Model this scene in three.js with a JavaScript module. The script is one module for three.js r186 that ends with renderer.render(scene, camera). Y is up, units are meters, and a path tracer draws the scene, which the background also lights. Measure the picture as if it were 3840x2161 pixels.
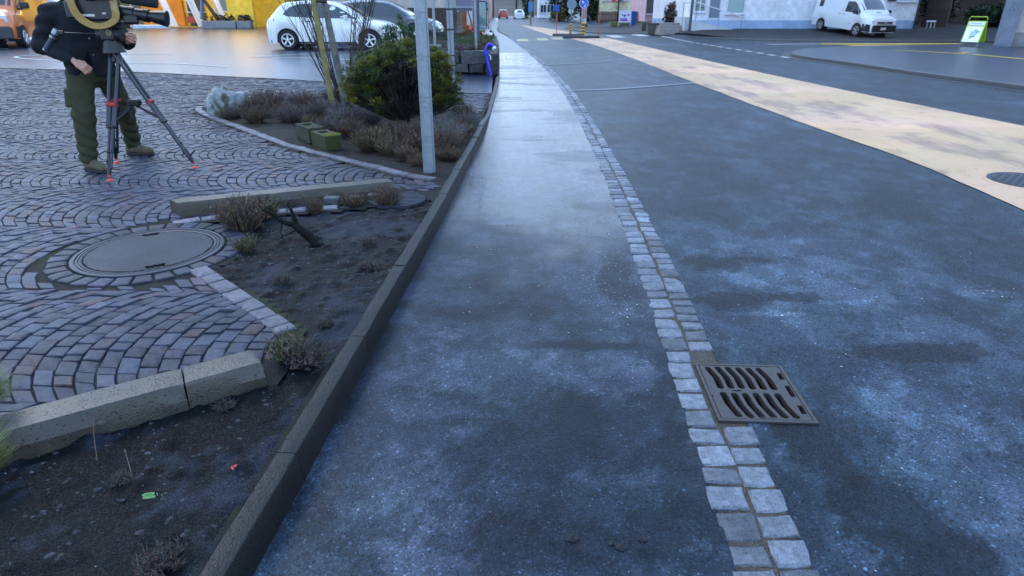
import * as THREE from 'three';
import { mergeGeometries, toCreasedNormals } from 'three/addons/utils/BufferGeometryUtils.js';
import { RoundedBoxGeometry } from 'three/addons/geometries/RoundedBoxGeometry.js';

// ---------------------------------------------------------------- camera, sky, light
const scene = new THREE.Scene();
const camera = new THREE.PerspectiveCamera(49.38, 1024 / 576, 0.05, 900);
camera.position.set(0, 1.5, 0);
camera.rotation.x = THREE.MathUtils.degToRad(-23.964);
camera.focus = 3.4;
camera.userData.fStop = 4.5;

const renderer = new THREE.WebGLRenderer({ antialias: true });
renderer.setSize(1024, 576);
renderer.toneMapping = THREE.LinearToneMapping;
renderer.toneMappingExposure = 1.13;
renderer.shadowMap.enabled = true;

{ // pale blue overcast evening sky, a little brighter low down, alike all round
  const W = 128, H = 64, d = new Float32Array(W * H * 4);
  for (let j = 0; j < H; j++) for (let i = 0; i < W; i++) {
    const el = Math.max(0, ((j + 0.5) / H - 0.5) * Math.PI), k = Math.pow(1 - Math.sin(el), 1.6), o = (j * W + i) * 4;
    d[o] = 0.55 + 1.08 * k; d[o + 1] = 0.97 + 1.14 * k; d[o + 2] = 1.72 + 1.08 * k; d[o + 3] = 1;
  }
  const t = new THREE.DataTexture(d, W, H, THREE.RGBAFormat, THREE.FloatType);
  t.mapping = THREE.EquirectangularReflectionMapping; t.magFilter = THREE.LinearFilter; t.needsUpdate = true;
  scene.background = t; scene.environment = t;
}
const sun = new THREE.DirectionalLight(0xfff8f0, 1.25);
sun.position.set(-22, 34, -30); sun.target.position.set(0, 0, -8); sun.shadow.radius = 40; sun.castShadow = true;
sun.shadow.mapSize.set(2048, 2048);
Object.assign(sun.shadow.camera, { left: -40, right: 40, top: 40, bottom: -40, near: 1, far: 120 });
scene.add(sun, sun.target);

// ---------------------------------------------------------------- helpers
const V = (x, y, z) => new THREE.Vector3(x, y, z);
const RNG = (s) => () => { s = (s + 0x6d2b79f5) | 0; let t = Math.imul(s ^ (s >>> 15), 1 | s); t = (t + Math.imul(t ^ (t >>> 7), 61 | t)) ^ t; return ((t ^ (t >>> 14)) >>> 0) / 4294967296; };
const clamp = (x, a = 0, b = 1) => Math.min(b, Math.max(a, x)), lerp = (a, b, t) => a + (b - a) * t;
const ss = (t) => { t = clamp(t); return t * t * (3 - 2 * t); };
const step = (x, a, b) => ss((x - a) / (b - a));
const h2 = (ix, iy) => { let n = (Math.imul(ix, 374761393) + Math.imul(iy, 668265263)) | 0; n = Math.imul(n ^ (n >>> 13), 1274126177); return ((n ^ (n >>> 16)) >>> 0) / 4294967296; };
function vn(x, y, p = 0) {
  const ix = Math.floor(x), iy = Math.floor(y), fx = ss(x - ix), fy = ss(y - iy), m = (a) => (p ? ((a % p) + p) % p : a);
  return lerp(lerp(h2(m(ix), m(iy)), h2(m(ix + 1), m(iy)), fx), lerp(h2(m(ix), m(iy + 1)), h2(m(ix + 1), m(iy + 1)), fx), fy);
}
function fbm(x, y, o = 4, p = 0) { let s = 0, a = 0.5, n = 0; for (let i = 0; i < o; i++) { s += a * vn(x + i * 17.3 * (p ? 0 : 1), y - i * 9.1 * (p ? 0 : 1), p); n += a; a *= 0.5; x *= 2; y *= 2; p *= 2; } return s / n; }
function curve(pts) { // smooth function through (t, value) points
  return (t) => {
    let i = 0; while (i < pts.length - 2 && t > pts[i + 1][0]) i++;
    const [a, va] = pts[i], [b, vb] = pts[i + 1], s = (k) => (k <= 0 ? (pts[1][1] - pts[0][1]) / (pts[1][0] - pts[0][0]) : k >= pts.length - 1 ? (pts[k][1] - pts[k - 1][1]) / (pts[k][0] - pts[k - 1][0]) : (pts[k + 1][1] - pts[k - 1][1]) / (pts[k + 1][0] - pts[k - 1][0]));
    const h = b - a, u = (t - a) / h;
    if (u < 0) return va + (t - a) * s(i); if (u > 1) return vb + (t - b) * s(i + 1);
    return (2 * u ** 3 - 3 * u * u + 1) * va + (u ** 3 - 2 * u * u + u) * h * s(i) + (-2 * u ** 3 + 3 * u * u) * vb + (u ** 3 - u * u) * h * s(i + 1);
  };
}
function inside(x, y, poly) { let c = false; for (let i = 0, j = poly.length - 1; i < poly.length; j = i++) { const [a, b] = poly[i], [e, f] = poly[j]; if ((b > y) !== (f > y) && x < ((e - a) * (y - b)) / (f - b) + a) c = !c; } return c; }
const taken = new Map();
function numbered(n) { const k = taken.get(n) ?? 0; taken.set(n, k + 1); return k ? n + '_' + String(k).padStart(3, '0') : n; }
function obj(name, geo, mat, parent = scene) {
  const m = new THREE.Mesh(Array.isArray(geo) ? merge(geo) : geo, mat);
  m.name = parent === scene ? numbered(name) : name; m.castShadow = m.receiveShadow = true; parent.add(m); return m;
}
function merge(list) { const l = list.map((g) => { g = g.index ? g.toNonIndexed() : g; for (const k of Object.keys(g.attributes)) if (!['position', 'normal', 'uv', 'color'].includes(k)) g.deleteAttribute(k); return g; }); const all = ['uv', 'color'].filter((k) => !l.every((g) => g.attributes[k])); l.forEach((g) => all.forEach((k) => g.deleteAttribute(k))); return mergeGeometries(l); }
function tag(o, label, category, group, kind) { o.userData.label = label; o.userData.category = category; if (group) o.userData.group = group; if (kind) o.userData.kind = kind; return o; }
function thing(name, label, category, [x, y, z] = [0, 0, 0], turn = 0, group) { const o = new THREE.Group(); o.name = numbered(name); o.position.set(x, y, z); o.rotation.y = turn; scene.add(o); return tag(o, label, category, group); }
function struct(name, geo, mat, parent = scene) { const m = obj(name, geo, mat, parent); if (parent === scene) m.userData.kind = 'structure'; return m; }
function structGroup(name) { const o = new THREE.Group(); o.name = numbered(name); o.userData.kind = 'structure'; scene.add(o); return o; }
function dup(root, [x, y, z], turn, label, scale = 1) { const r = root.clone(); r.name = numbered(root.name.replace(/_\d{3}$/, '')); scene.add(r); r.position.set(x, y, z); r.rotation.y = turn; r.scale.setScalar(scale); r.userData = { ...root.userData }; if (label) r.userData.label = label; return r; }
// triangle collector
class MB {
  constructor() { this.p = []; this.c = []; this.i = []; }
  get n() { return this.p.length / 3; }
  v(x, y, z, c) { this.p.push(x, y, z); if (c) this.c.push(c[0], c[1], c[2]); return this.n - 1; }
  f(...k) { for (let a = 1; a < k.length - 1; a++) this.i.push(k[0], k[a], k[a + 1]); return this; }
  tube(pts, rad, sides = 6, c, cap = true) {
    const N = pts.length, t = V(0, 0, 0), a = V(0, 0, 0), b = V(0, 0, 0); let prev = null, first = null;
    for (let k = 0; k < N; k++) {
      t.subVectors(pts[Math.min(N - 1, k + 1)], pts[Math.max(0, k - 1)]).normalize();
      if (k === 0) a.set(Math.abs(t.y) > 0.9 ? 1 : 0, Math.abs(t.y) > 0.9 ? 0 : 1, 0); else a.copy(b);
      b.crossVectors(t, a).normalize(); a.crossVectors(b, t).normalize(); const u = a.clone(), w = b.clone(); b.copy(u);
      const r = typeof rad === 'number' ? rad : rad[k], ring = [];
      for (let s = 0; s < sides; s++) { const th = (s / sides) * 6.28318, q = Math.cos(th) * r, e = Math.sin(th) * r; ring.push(this.v(pts[k].x + u.x * q + w.x * e, pts[k].y + u.y * q + w.y * e, pts[k].z + u.z * q + w.z * e, Array.isArray(c?.[0]) ? c[k] : c)); }
      if (prev) for (let s = 0; s < sides; s++) { const s2 = (s + 1) % sides; this.f(prev[s], ring[s], ring[s2], prev[s2]); }
      prev = ring; first ??= ring;
    }
    if (cap) { this.f(...prev); this.f(...[...first].reverse()); }
    return this;
  }
  blade(a, b, w, c, side) { // one thin leaf or needle
    const t = V(0, 0, 0).subVectors(b, a), s = side ?? V(t.z, 0.001, -t.x).normalize(); const i = this.v(a.x - s.x * w, a.y - s.y * w, a.z - s.z * w, c), j = this.v(a.x + s.x * w, a.y + s.y * w, a.z + s.z * w, c), k = this.v(b.x, b.y, b.z, c); this.f(i, j, k); return this;
  }
  quad(o, u, w, c) { const i = this.v(o.x - u.x - w.x, o.y - u.y - w.y, o.z - u.z - w.z, c); this.v(o.x + u.x - w.x, o.y + u.y - w.y, o.z + u.z - w.z, c); this.v(o.x + u.x + w.x, o.y + u.y + w.y, o.z + u.z + w.z, c); this.v(o.x - u.x + w.x, o.y - u.y + w.y, o.z - u.z + w.z, c); return this.f(i, i + 1, i + 2, i + 3); }
  geo(smooth = true) {
    let g = new THREE.BufferGeometry(); g.setAttribute('position', new THREE.BufferAttribute(new Float32Array(this.p), 3)); if (this.c.length) g.setAttribute('color', new THREE.BufferAttribute(new Float32Array(this.c), 3)); g.setIndex(this.i);
    if (!smooth) g = g.toNonIndexed(); g.computeVertexNormals(); return g;
  }
}
function mUV(g, s = 1) { // uv in metres, each face by the axis it faces
  g = g.index ? g.toNonIndexed() : g; if (!g.attributes.normal) g.computeVertexNormals(); const p = g.attributes.position, uv = new Float32Array(p.count * 2), a = V(0, 0, 0), b = V(0, 0, 0), c = V(0, 0, 0);
  for (let i = 0; i < p.count; i += 3) {
    a.fromBufferAttribute(p, i); b.fromBufferAttribute(p, i + 1); c.fromBufferAttribute(p, i + 2); const n = V(0, 0, 0).crossVectors(V(0, 0, 0).subVectors(b, a), V(0, 0, 0).subVectors(c, a)), x = Math.abs(n.x), y = Math.abs(n.y), z = Math.abs(n.z);
    [a, b, c].forEach((q, k) => { const o = (i + k) * 2; if (y >= x && y >= z) { uv[o] = q.x / s; uv[o + 1] = -q.z / s; } else if (x >= z) { uv[o] = q.z / s; uv[o + 1] = q.y / s; } else { uv[o] = q.x / s; uv[o + 1] = q.y / s; } });
  }
  g.setAttribute('uv', new THREE.BufferAttribute(uv, 2)); return g;
}
const box = (w, h, d, x = 0, y = 0, z = 0) => new THREE.BoxGeometry(w, h, d).translate(x, y, z);
const rbox = (w, h, d, r, x = 0, y = 0, z = 0, s = 2) => new RoundedBoxGeometry(w, h, d, s, r).translate(x, y, z);
const rod = (a, b, r, r2 = r, sides = 10) => new MB().tube([a, b], [r, r2], sides).geo(false);
const rods = (pts, r, sides = 8) => new MB().tube(pts, r, sides).geo();
const crease = (g, a = 0.6) => toCreasedNormals(g, a);
function grid(us, vs, fn, { col, skip, uvs = 1 } = {}) { // fn(u, v) -> [x, y, z]
  const nu = us.length, nv = vs.length, P = new Float32Array(nu * nv * 3), U = new Float32Array(nu * nv * 2), C = col && new Float32Array(nu * nv * 3), I = [];
  for (let j = 0; j < nv; j++) for (let i = 0; i < nu; i++) { const k = j * nu + i, q = fn(us[i], vs[j]); P.set(q, k * 3); U[k * 2] = q[0] / uvs; U[k * 2 + 1] = -q[2] / uvs; if (col) C.set(col(q[0], -q[2]), k * 3); }
  const up = (P[3] - P[0]) * (P[2] - P[nu * 3 + 2]) - (P[nu * 3] - P[0]) * (P[2] - P[5]) > 0;
  for (let j = 0; j < nv - 1; j++) for (let i = 0; i < nu - 1; i++) { const a = j * nu + i, b = a + 1, c = a + nu, e = c + 1; if (skip && skip([a, b, c, e].map((k) => [P[k * 3], -P[k * 3 + 2]]))) continue; if (up) I.push(a, b, e, a, e, c); else I.push(a, e, b, a, c, e); }
  const g = new THREE.BufferGeometry(); g.setAttribute('position', new THREE.BufferAttribute(P, 3)); g.setAttribute('uv', new THREE.BufferAttribute(U, 2)); if (col) g.setAttribute('color', new THREE.BufferAttribute(C, 3)); g.setIndex(I); g.computeVertexNormals();
  return g;
}
function range(a, b, s0, growth = 1) { const r = [a]; let s = s0, x = a; while (x + s < b) { x += s; r.push(x); s *= growth; } r.push(b); return r; }
function polyPrism(pts, y0, y1, bevel = 0) { // pts [x, d], counter-clockwise seen from above or not
  const s = new THREE.Shape(pts.map(([x, d]) => new THREE.Vector2(x, d))); const g = new THREE.ExtrudeGeometry(s, { depth: y1 - y0 - 2 * bevel, bevelEnabled: bevel > 0, bevelSize: bevel, bevelThickness: bevel, bevelOffset: -bevel, bevelSegments: 1 });
  return g.rotateX(-Math.PI / 2).translate(0, y0 + bevel, 0);
}
function surfaceNets(lo, hi, cell, sdf) { // a smooth closed surface round sdf < 0
  const n = [0, 1, 2].map((k) => Math.ceil((hi[k] - lo[k]) / cell) + 1), [nx, ny, nz] = n, F = new Float32Array(nx * ny * nz), at = (x, y, z) => (z * ny + y) * nx + x;
  for (let z = 0; z < nz; z++) for (let y = 0; y < ny; y++) for (let x = 0; x < nx; x++) F[at(x, y, z)] = sdf(lo[0] + x * cell, lo[1] + y * cell, lo[2] + z * cell);
  const id = new Int32Array(F.length).fill(-1), P = [], I = [], E = [[0, 1], [0, 2], [0, 4], [1, 3], [1, 5], [2, 3], [2, 6], [3, 7], [4, 5], [4, 6], [5, 7], [6, 7]];
  for (let z = 0; z < nz - 1; z++) for (let y = 0; y < ny - 1; y++) for (let x = 0; x < nx - 1; x++) {
    const v = []; let m = 0; for (let k = 0; k < 8; k++) { v[k] = F[at(x + (k & 1), y + ((k >> 1) & 1), z + (k >> 2))]; if (v[k] < 0) m |= 1 << k; }
    if (m === 0 || m === 255) continue; let sx = 0, sy = 0, sz = 0, c = 0;
    for (const [a, b] of E) if (((m >> a) ^ (m >> b)) & 1) { const t = v[a] / (v[a] - v[b]); sx += lerp(a & 1, b & 1, t); sy += lerp((a >> 1) & 1, (b >> 1) & 1, t); sz += lerp(a >> 2, b >> 2, t); c++; }
    id[at(x, y, z)] = P.length / 3; P.push(lo[0] + (x + sx / c) * cell, lo[1] + (y + sy / c) * cell, lo[2] + (z + sz / c) * cell);
  }
  for (let z = 1; z < nz - 1; z++) for (let y = 1; y < ny - 1; y++) for (let x = 1; x < nx - 1; x++) {
    const a = F[at(x, y, z)] < 0;
    for (let k = 0; k < 3; k++) {
      const q = [x, y, z]; q[k]++; const b = F[at(...q)] < 0; if (a === b) continue;
      const u = (k + 1) % 3, w = (k + 2) % 3, g = (du, dw) => { const r = [x, y, z]; r[u] -= du; r[w] -= dw; return id[at(...r)]; }, f = [g(0, 0), g(1, 0), g(1, 1), g(0, 1)]; if (f.some((e) => e < 0)) continue; if (!a) f.reverse(); I.push(f[0], f[1], f[2], f[0], f[2], f[3]);
    }
  }
  const g = new THREE.BufferGeometry(); g.setAttribute('position', new THREE.BufferAttribute(new Float32Array(P), 3)); g.setIndex(I); g.computeVertexNormals(); return g;
}
const smin = (a, b, k) => { const h = Math.max(k - Math.abs(a - b), 0) / k; return Math.min(a, b) - h * h * k * 0.25; };
function capsule(ax, ay, az, ra, bx, by, bz, rb, sx = 1, sz = 1) { // tapered; sx, sz squash it in x and z
  const dx = bx - ax, dy = by - ay, dz = bz - az, L = dx * dx + dy * dy + dz * dz;
  return (x, y, z) => { const t = clamp(((x - ax) * dx + (y - ay) * dy + (z - az) * dz) / L), ex = (x - ax - dx * t) / sx, ey = y - ay - dy * t, ez = (z - az - dz * t) / sz; return Math.sqrt(ex * ex + ey * ey + ez * ez) - lerp(ra, rb, t); };
}

// ---------------------------------------------------------------- textures (linear values, about 0.5 in the mean)
function tex(data, n, m = n, rep = true) { const t = new THREE.DataTexture(data, n, m, THREE.RGBAFormat); t.wrapS = t.wrapT = rep ? THREE.RepeatWrapping : THREE.ClampToEdgeWrapping; t.magFilter = THREE.LinearFilter; t.needsUpdate = true; return t; }
function pair(n, fn) { const c = new Uint8Array(n * n * 4), b = new Uint8Array(n * n * 4); for (let y = 0; y < n; y++) for (let x = 0; x < n; x++) { const [r, g, l, h] = fn(x / n, y / n), o = (y * n + x) * 4; c[o] = clamp(r) * 255; c[o + 1] = clamp(g) * 255; c[o + 2] = clamp(l) * 255; b[o] = b[o + 1] = b[o + 2] = clamp(h) * 255; c[o + 3] = b[o + 3] = 255; } return [tex(c, n), tex(b, n)]; }
function chips(n, count, rmin, rmax, seed, tone) { // stone chips set in a binder
  const C = new Float32Array(n * n * 3), B = new Float32Array(n * n), r = RNG(seed);
  for (let y = 0; y < n; y++) for (let x = 0; x < n; x++) { const k = y * n + x, v = 0.10 + 0.14 * fbm(x / n * 40, y / n * 40, 3, 40); C[k * 3] = v; C[k * 3 + 1] = v; C[k * 3 + 2] = v; B[k] = 0.15 + 0.2 * fbm(x / n * 60, y / n * 60, 2, 60); }
  for (let k = 0; k < count; k++) {
    const cx = r() * n, cy = r() * n, rx = rmin + (rmax - rmin) * r() * r(), ry = rx * (0.55 + 0.45 * r()), a = r() * 3.14, ca = Math.cos(a), sa = Math.sin(a), [tr, tg, tb] = tone(r), top = 0.45 + 0.55 * r(), R = Math.ceil(rx);
    for (let y = -R; y <= R; y++) for (let x = -R; x <= R; x++) { const e = ((x * ca + y * sa) / rx) ** 2 + ((y * ca - x * sa) / ry) ** 2; if (e > 1) continue; const o = ((((cy + y) | 0) + n) % n) * n + ((((cx + x) | 0) + n) % n), hh = top * (1 - 0.5 * e); if (hh < B[o]) continue; B[o] = hh; C[o * 3] = tr; C[o * 3 + 1] = tg; C[o * 3 + 2] = tb; }
  }
  const c = new Uint8Array(n * n * 4), b = new Uint8Array(n * n * 4); for (let k = 0; k < n * n; k++) { for (let q = 0; q < 3; q++) { c[k * 4 + q] = clamp(C[k * 3 + q]) * 255; b[k * 4 + q] = clamp(B[k]) * 255; } c[k * 4 + 3] = b[k * 4 + 3] = 255; } return [tex(c, n), tex(b, n)];
}
const [asphaltMap, asphaltBump] = chips(1024, 44000, 1.4, 5.0, 11, (r) => { const k = r(), v = k < 0.74 ? 0.04 + 0.22 * r() : k < 0.982 ? 0.24 + 0.18 * r() : 0.6 + 0.3 * r(), w = 0.04 * (r() - 0.5); return [v + w, v, v - w * 0.5 + 0.01]; });
const [concreteMap, concreteBump] = pair(512, (u, v) => { const a = fbm(u * 8, v * 8, 5, 8), s = vn(u * 128, v * 128, 128), p = vn(u * 60 + 3, v * 60, 60) > 0.86 ? 1 : 0, k = 0.36 + 0.26 * a + 0.12 * s - 0.16 * p; return [k, k * 0.985, k * 0.96, 0.45 + 0.3 * a + 0.2 * s - 0.4 * p]; });
const [graniteMap, graniteBump] = pair(512, (u, v) => { const a = fbm(u * 10, v * 10, 4, 10), s = vn(u * 150, v * 150, 150), q = vn(u * 90, v * 90, 90), k = 0.12 + 0.42 * a + 0.36 * s - (q > 0.78 ? 0.2 : 0) + (q < 0.12 ? 0.25 : 0); return [k, k, k, 0.3 + 0.45 * a + 0.25 * s]; });
const [soilMap, soilBump] = chips(512, 9000, 1.2, 5.5, 29, (r) => { const k = r(), v = k < 0.88 ? 0.18 + 0.3 * r() : k < 0.985 ? 0.5 + 0.2 * r() : 0.95; return [v * (1 + 0.1 * r()), v, v * 0.94]; });
const [grainMap, grainBump] = pair(256, (u, v) => { const s = 0.4 + 0.2 * vn(u * 128, v * 128, 128) + 0.2 * fbm(u * 6, v * 6, 4, 6); return [s, s, s, s]; });
const [zincMap, zincBump] = pair(256, (u, v) => { const a = fbm(u * 10, v * 4, 4, 4), s = vn(u * 40, v * 20, 20), k = 0.4 + 0.2 * a + 0.1 * s; return [k, k, k, s]; });
const [barkMap, barkBump] = pair(256, (u, v) => { const a = fbm(u * 16, v * 4, 4, 4), k = 0.3 + 0.4 * a; return [k, k * 0.97, k * 0.92, a]; });
const [paintMap, paintBump] = pair(1024, (u, v) => {
  const a = fbm(u * 5, v * 5, 5, 5), b = fbm(u * 14 + 2.3, v * 14, 4, 14), s = vn(u * 300, v * 300, 300); let cr = 1; for (const [f, ph] of [[6, 0.2], [9, 0.7]]) { const e = Math.abs(fbm(u * f + ph, v * f, 4, f) - 0.5); if (e < 0.006) cr = Math.min(cr, 0.55 + e * 70); }
  const worn = step(b + 0.3 * s, 0.78, 0.95), k = (0.46 + 0.16 * (a - 0.5) + 0.05 * (s - 0.5)) * (1 - 0.25 * worn) * lerp(1, cr, 0.7); return [k * (1.02 + 0.1 * (vn(u * 7, v * 7, 7) - 0.5)), k * 0.99, k * (0.98 + 0.16 * (vn(u * 6 + 0.5, v * 6, 6) - 0.5)), 0.5 + 0.3 * s - 0.2 * (1 - cr)];
});
const rep = (t, sx, sy = sx) => { const c = t.clone(); c.repeat.set(1 / sx, 1 / sy); c.needsUpdate = true; return c; };
const lin = (r, g, b) => new THREE.Color().setRGB(r, g, b);
const std = (c, o = {}) => new THREE.MeshStandardMaterial({ color: lin(...c), roughness: 0.7, ...o });
const phy = (c, o = {}) => new THREE.MeshPhysicalMaterial({ color: lin(...c), roughness: 0.5, ...o });
const vcol = (o = {}) => std([1, 1, 1], { vertexColors: true, side: THREE.DoubleSide, ...o });
const mapped = (c, [m, b], size, bump, o = {}) => phy(c.map((x) => x * 2.1), { map: rep(m, size), bumpMap: rep(b, size), bumpScale: bump, ior: 1.34, ...o });
// ---------------------------------------------------------------- ground levels and lines (x to the right, d = distance ahead, both in metres)
const kerbX = curve([[0, -0.86], [1.32, -0.76], [2.55, -0.68], [5.22, -0.52], [8.9, -0.36], [16.6, -0.32], [27.4, -0.54], [48, -1.3], [60, -2], [130, -4]]);
const gutL = curve([[0, 0.55], [1.32, 0.64], [2.24, 0.705], [2.85, 0.745], [4.52, 0.835], [6.87, 0.93], [10.95, 1.0], [16.6, 0.96], [23.4, 0.69], [40, -0.25], [52, -1.15], [130, -3]]);
const gutR = curve([[0, 0.80], [1.32, 0.89], [2.05, 0.945], [2.53, 0.97], [3.86, 1.05], [6.49, 1.14], [10.95, 1.23], [13.4, 1.23], [18.1, 1.09], [26.3, 0.70], [39.9, -0.09], [52.6, -0.96], [130, -2.6]]);
const edgeD = curve([[-60, 26], [-12.2, 15.8], [-8.6, 15.0], [-5.8, 14.05], [-1.07, 12.8], [0, 12.7]]);
const hl = (x, d) => 0.10 + 0.15 * step(d, 9, 18) * ss((-x - 1.5) / 4) - 0.09 * step(d, 9.2, 11.7) * ss((x + 2) / 1.2);
const hr = (x, d) => 0.33 * step(d, 36, 42) * step(x, 9, 12);
const blob = (x, d, cx, cd, rx, rd, s = 0, edge = 0.12) => { const q = Math.hypot((x - cx) / rx, (d - cd) / rd); if (q > 1.9) return 0; return 1 - step(q + (fbm(x * 5 / Math.max(rx, 0.25) * 0.35 + s, d * 5 / Math.max(rd, 0.25) * 0.35 - s, 3) - 0.5) * 0.9 + (fbm(x * 13 + s, d * 13, 3) - 0.5) * 0.6 + (vn(x * 75, d * 75 + s) - 0.5) * 0.38, 0.92 - edge, 0.92 + edge); };
// drain grate in the road edge
const GR = { x: 1.028, d: 2.273, w: 0.392, l: 0.442, a: -0.047 };
const inGrate = (x, d, m = 0) => { const dx = x - GR.x, dd = d - GR.d, lx = dx * Math.cos(GR.a) + dd * Math.sin(GR.a), ld = -dx * Math.sin(GR.a) + dd * Math.cos(GR.a); return Math.abs(lx) < GR.w / 2 - m && Math.abs(ld) < GR.l / 2 - m; };

// asphalt
const roadMat = mapped([0.056, 0.094, 0.142], [asphaltMap, asphaltBump], 1.45, 0.004, { vertexColors: true, roughness: 0.42, specularIntensity: 0.7 });
const lotMat = mapped([0.060, 0.092, 0.160], [asphaltMap, asphaltBump], 1.9, 0.0012, { ior: 1.5, vertexColors: true, roughness: 0.26 });
const farMat = mapped([0.050, 0.078, 0.132], [asphaltMap, asphaltBump], 1.9, 0.002, { vertexColors: true, roughness: 0.32, ior: 1.5 });
function roadTone(x, d) {
  const n = fbm(x * 0.55 + 3, d * 0.32, 5), m = fbm(x * 3.1, d * 2.3 + 9, 4), f = fbm(x * 14, d * 14, 3);
  let k = 0.62 + 1.5 * n * n * n + 0.7 * (m - 0.42) + 0.5 * (f - 0.5); k = Math.max(0.18, k) * (0.70 + 0.48 * step(fbm(x * 6.5, d * 5.5, 4) + 0.16 * (vn(x * 60, d * 60) - 0.5), 0.45, 0.54)) * (0.8 + 0.4 * step(fbm(x * 2.4 + 50, d * 2.0, 5), 0.45, 0.52));
  const dark = Math.max(blob(x, d, 1.27, 3.76, 0.2, 0.13, 1), blob(x, d, 1.25, 3.2, 0.22, 0.12, 2), blob(x, d, 1.62, 3.25, 0.19, 0.09, 3), blob(x, d, 1.6, 3.83, 0.16, 0.06, 9), blob(x, d, 1.15, 2.0, 0.12, 0.35, 4), blob(x, d, 2.0, 2.62, 0.45, 0.1, 5), blob(x, d, 1.22, 1.5, 0.2, 0.4, 6));
  k *= 1 - 0.68 * dark;
  const light = Math.max(0.7 * blob(x, d, 1.52, 4.1, 0.12, 0.07, 7, 0.1), 0.5 * blob(x, d, 1.5, 3.55, 0.3, 0.2, 8), 0.8 * blob(x, d, 1.42, 3.03, 0.25, 0.03, 9), 0.6 * blob(x, d, 1.87, 3.12, 0.17, 0.1, 10), 0.9 * blob(x, d, 2.76, 3.3, 0.2, 0.05, 11), 0.75 * blob(x, d, 1.62, 2.12, 0.33, 0.24, 12), 0.4 * blob(x, d, 1.5, 1.65, 0.4, 0.2, 15), 0.5 * blob(x, d, 2.2, 4.2, 0.3, 0.05, 13));
  k = k * (1 + 0.7 * light) + 0.22 * light;
  const pu = 0.3 * (fbm(x * 1.7, d * 1.7 + 40, 3) - 0.5), gl = 0.16 * clamp(k - 0.8);
  return [k * (1 + pu + gl), k * (1 + gl * 0.3), k * (1.02 + pu * 0.4 - gl * 0.3)];
}
function paveTone(x, d) {
  const n = fbm(x * 0.9 + 7, d * 0.6 + 2, 4), m = fbm(x * 3.3 + 20, d * 2.6, 4), f = fbm(x * 16, d * 16 + 5, 3);
  let k = 0.72 + 1.0 * (n - 0.4) + 0.8 * (m - 0.45) + 0.5 * (f - 0.5); k = Math.max(0.2, k) * (0.70 + 0.48 * step(fbm(x * 7, d * 6 + 31, 4) + 0.16 * (vn(x * 60, d * 60) - 0.5), 0.45, 0.54)) * (0.8 + 0.4 * step(fbm(x * 2.6 + 90, d * 2.2, 5), 0.45, 0.52));
  const dark = Math.max(blob(x, d, 0.64, 3.5, 0.14, 0.36, 21), blob(x, d, 0.42, 2.68, 0.22, 0.05, 22), 0.75 * blob(x, d, 0.3, 1.95, 0.55, 0.3, 23), 0.6 * blob(x, d, -0.1, 3.05, 0.5, 0.1, 24), 0.5 * blob(x, d, 0.25, 1.5, 0.5, 0.2, 25), 0.35 * blob(x, d, 0.15, 4.0, 0.4, 0.18, 26));
  k *= 1 - 0.68 * dark;
  const light = Math.max(0.75 * blob(x, d, -0.05, 2.48, 0.58, 0.26, 31, 0.07), 0.5 * blob(x, d, 0.35, 2.42, 0.3, 0.16, 32, 0.08), 0.5 * blob(x, d, 0.55, 2.8, 0.18, 0.1, 33), 0.45 * blob(x, d, -0.5, 1.42, 0.35, 0.25, 34), 0.6 * blob(x, d, -0.3, 3.79, 0.07, 0.05, 36, 0.08), 0.5 * blob(x, d, -0.1, 4.6, 0.35, 0.03, 37), 0.35 * blob(x, d, 0.2, 1.25, 0.3, 0.1, 38));
  k = k * (1 + 0.7 * light) + 0.3 * light;
  const pu = 0.4 * (fbm(x * 1.9 + 60, d * 1.9, 3) - 0.42), gl = 0.3 * clamp(k - 0.75);
  return [k * (1 + pu + gl), k * (1 - 0.1 * pu + gl * 0.3), k * (1.03 + pu * 0.4)];
}
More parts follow.
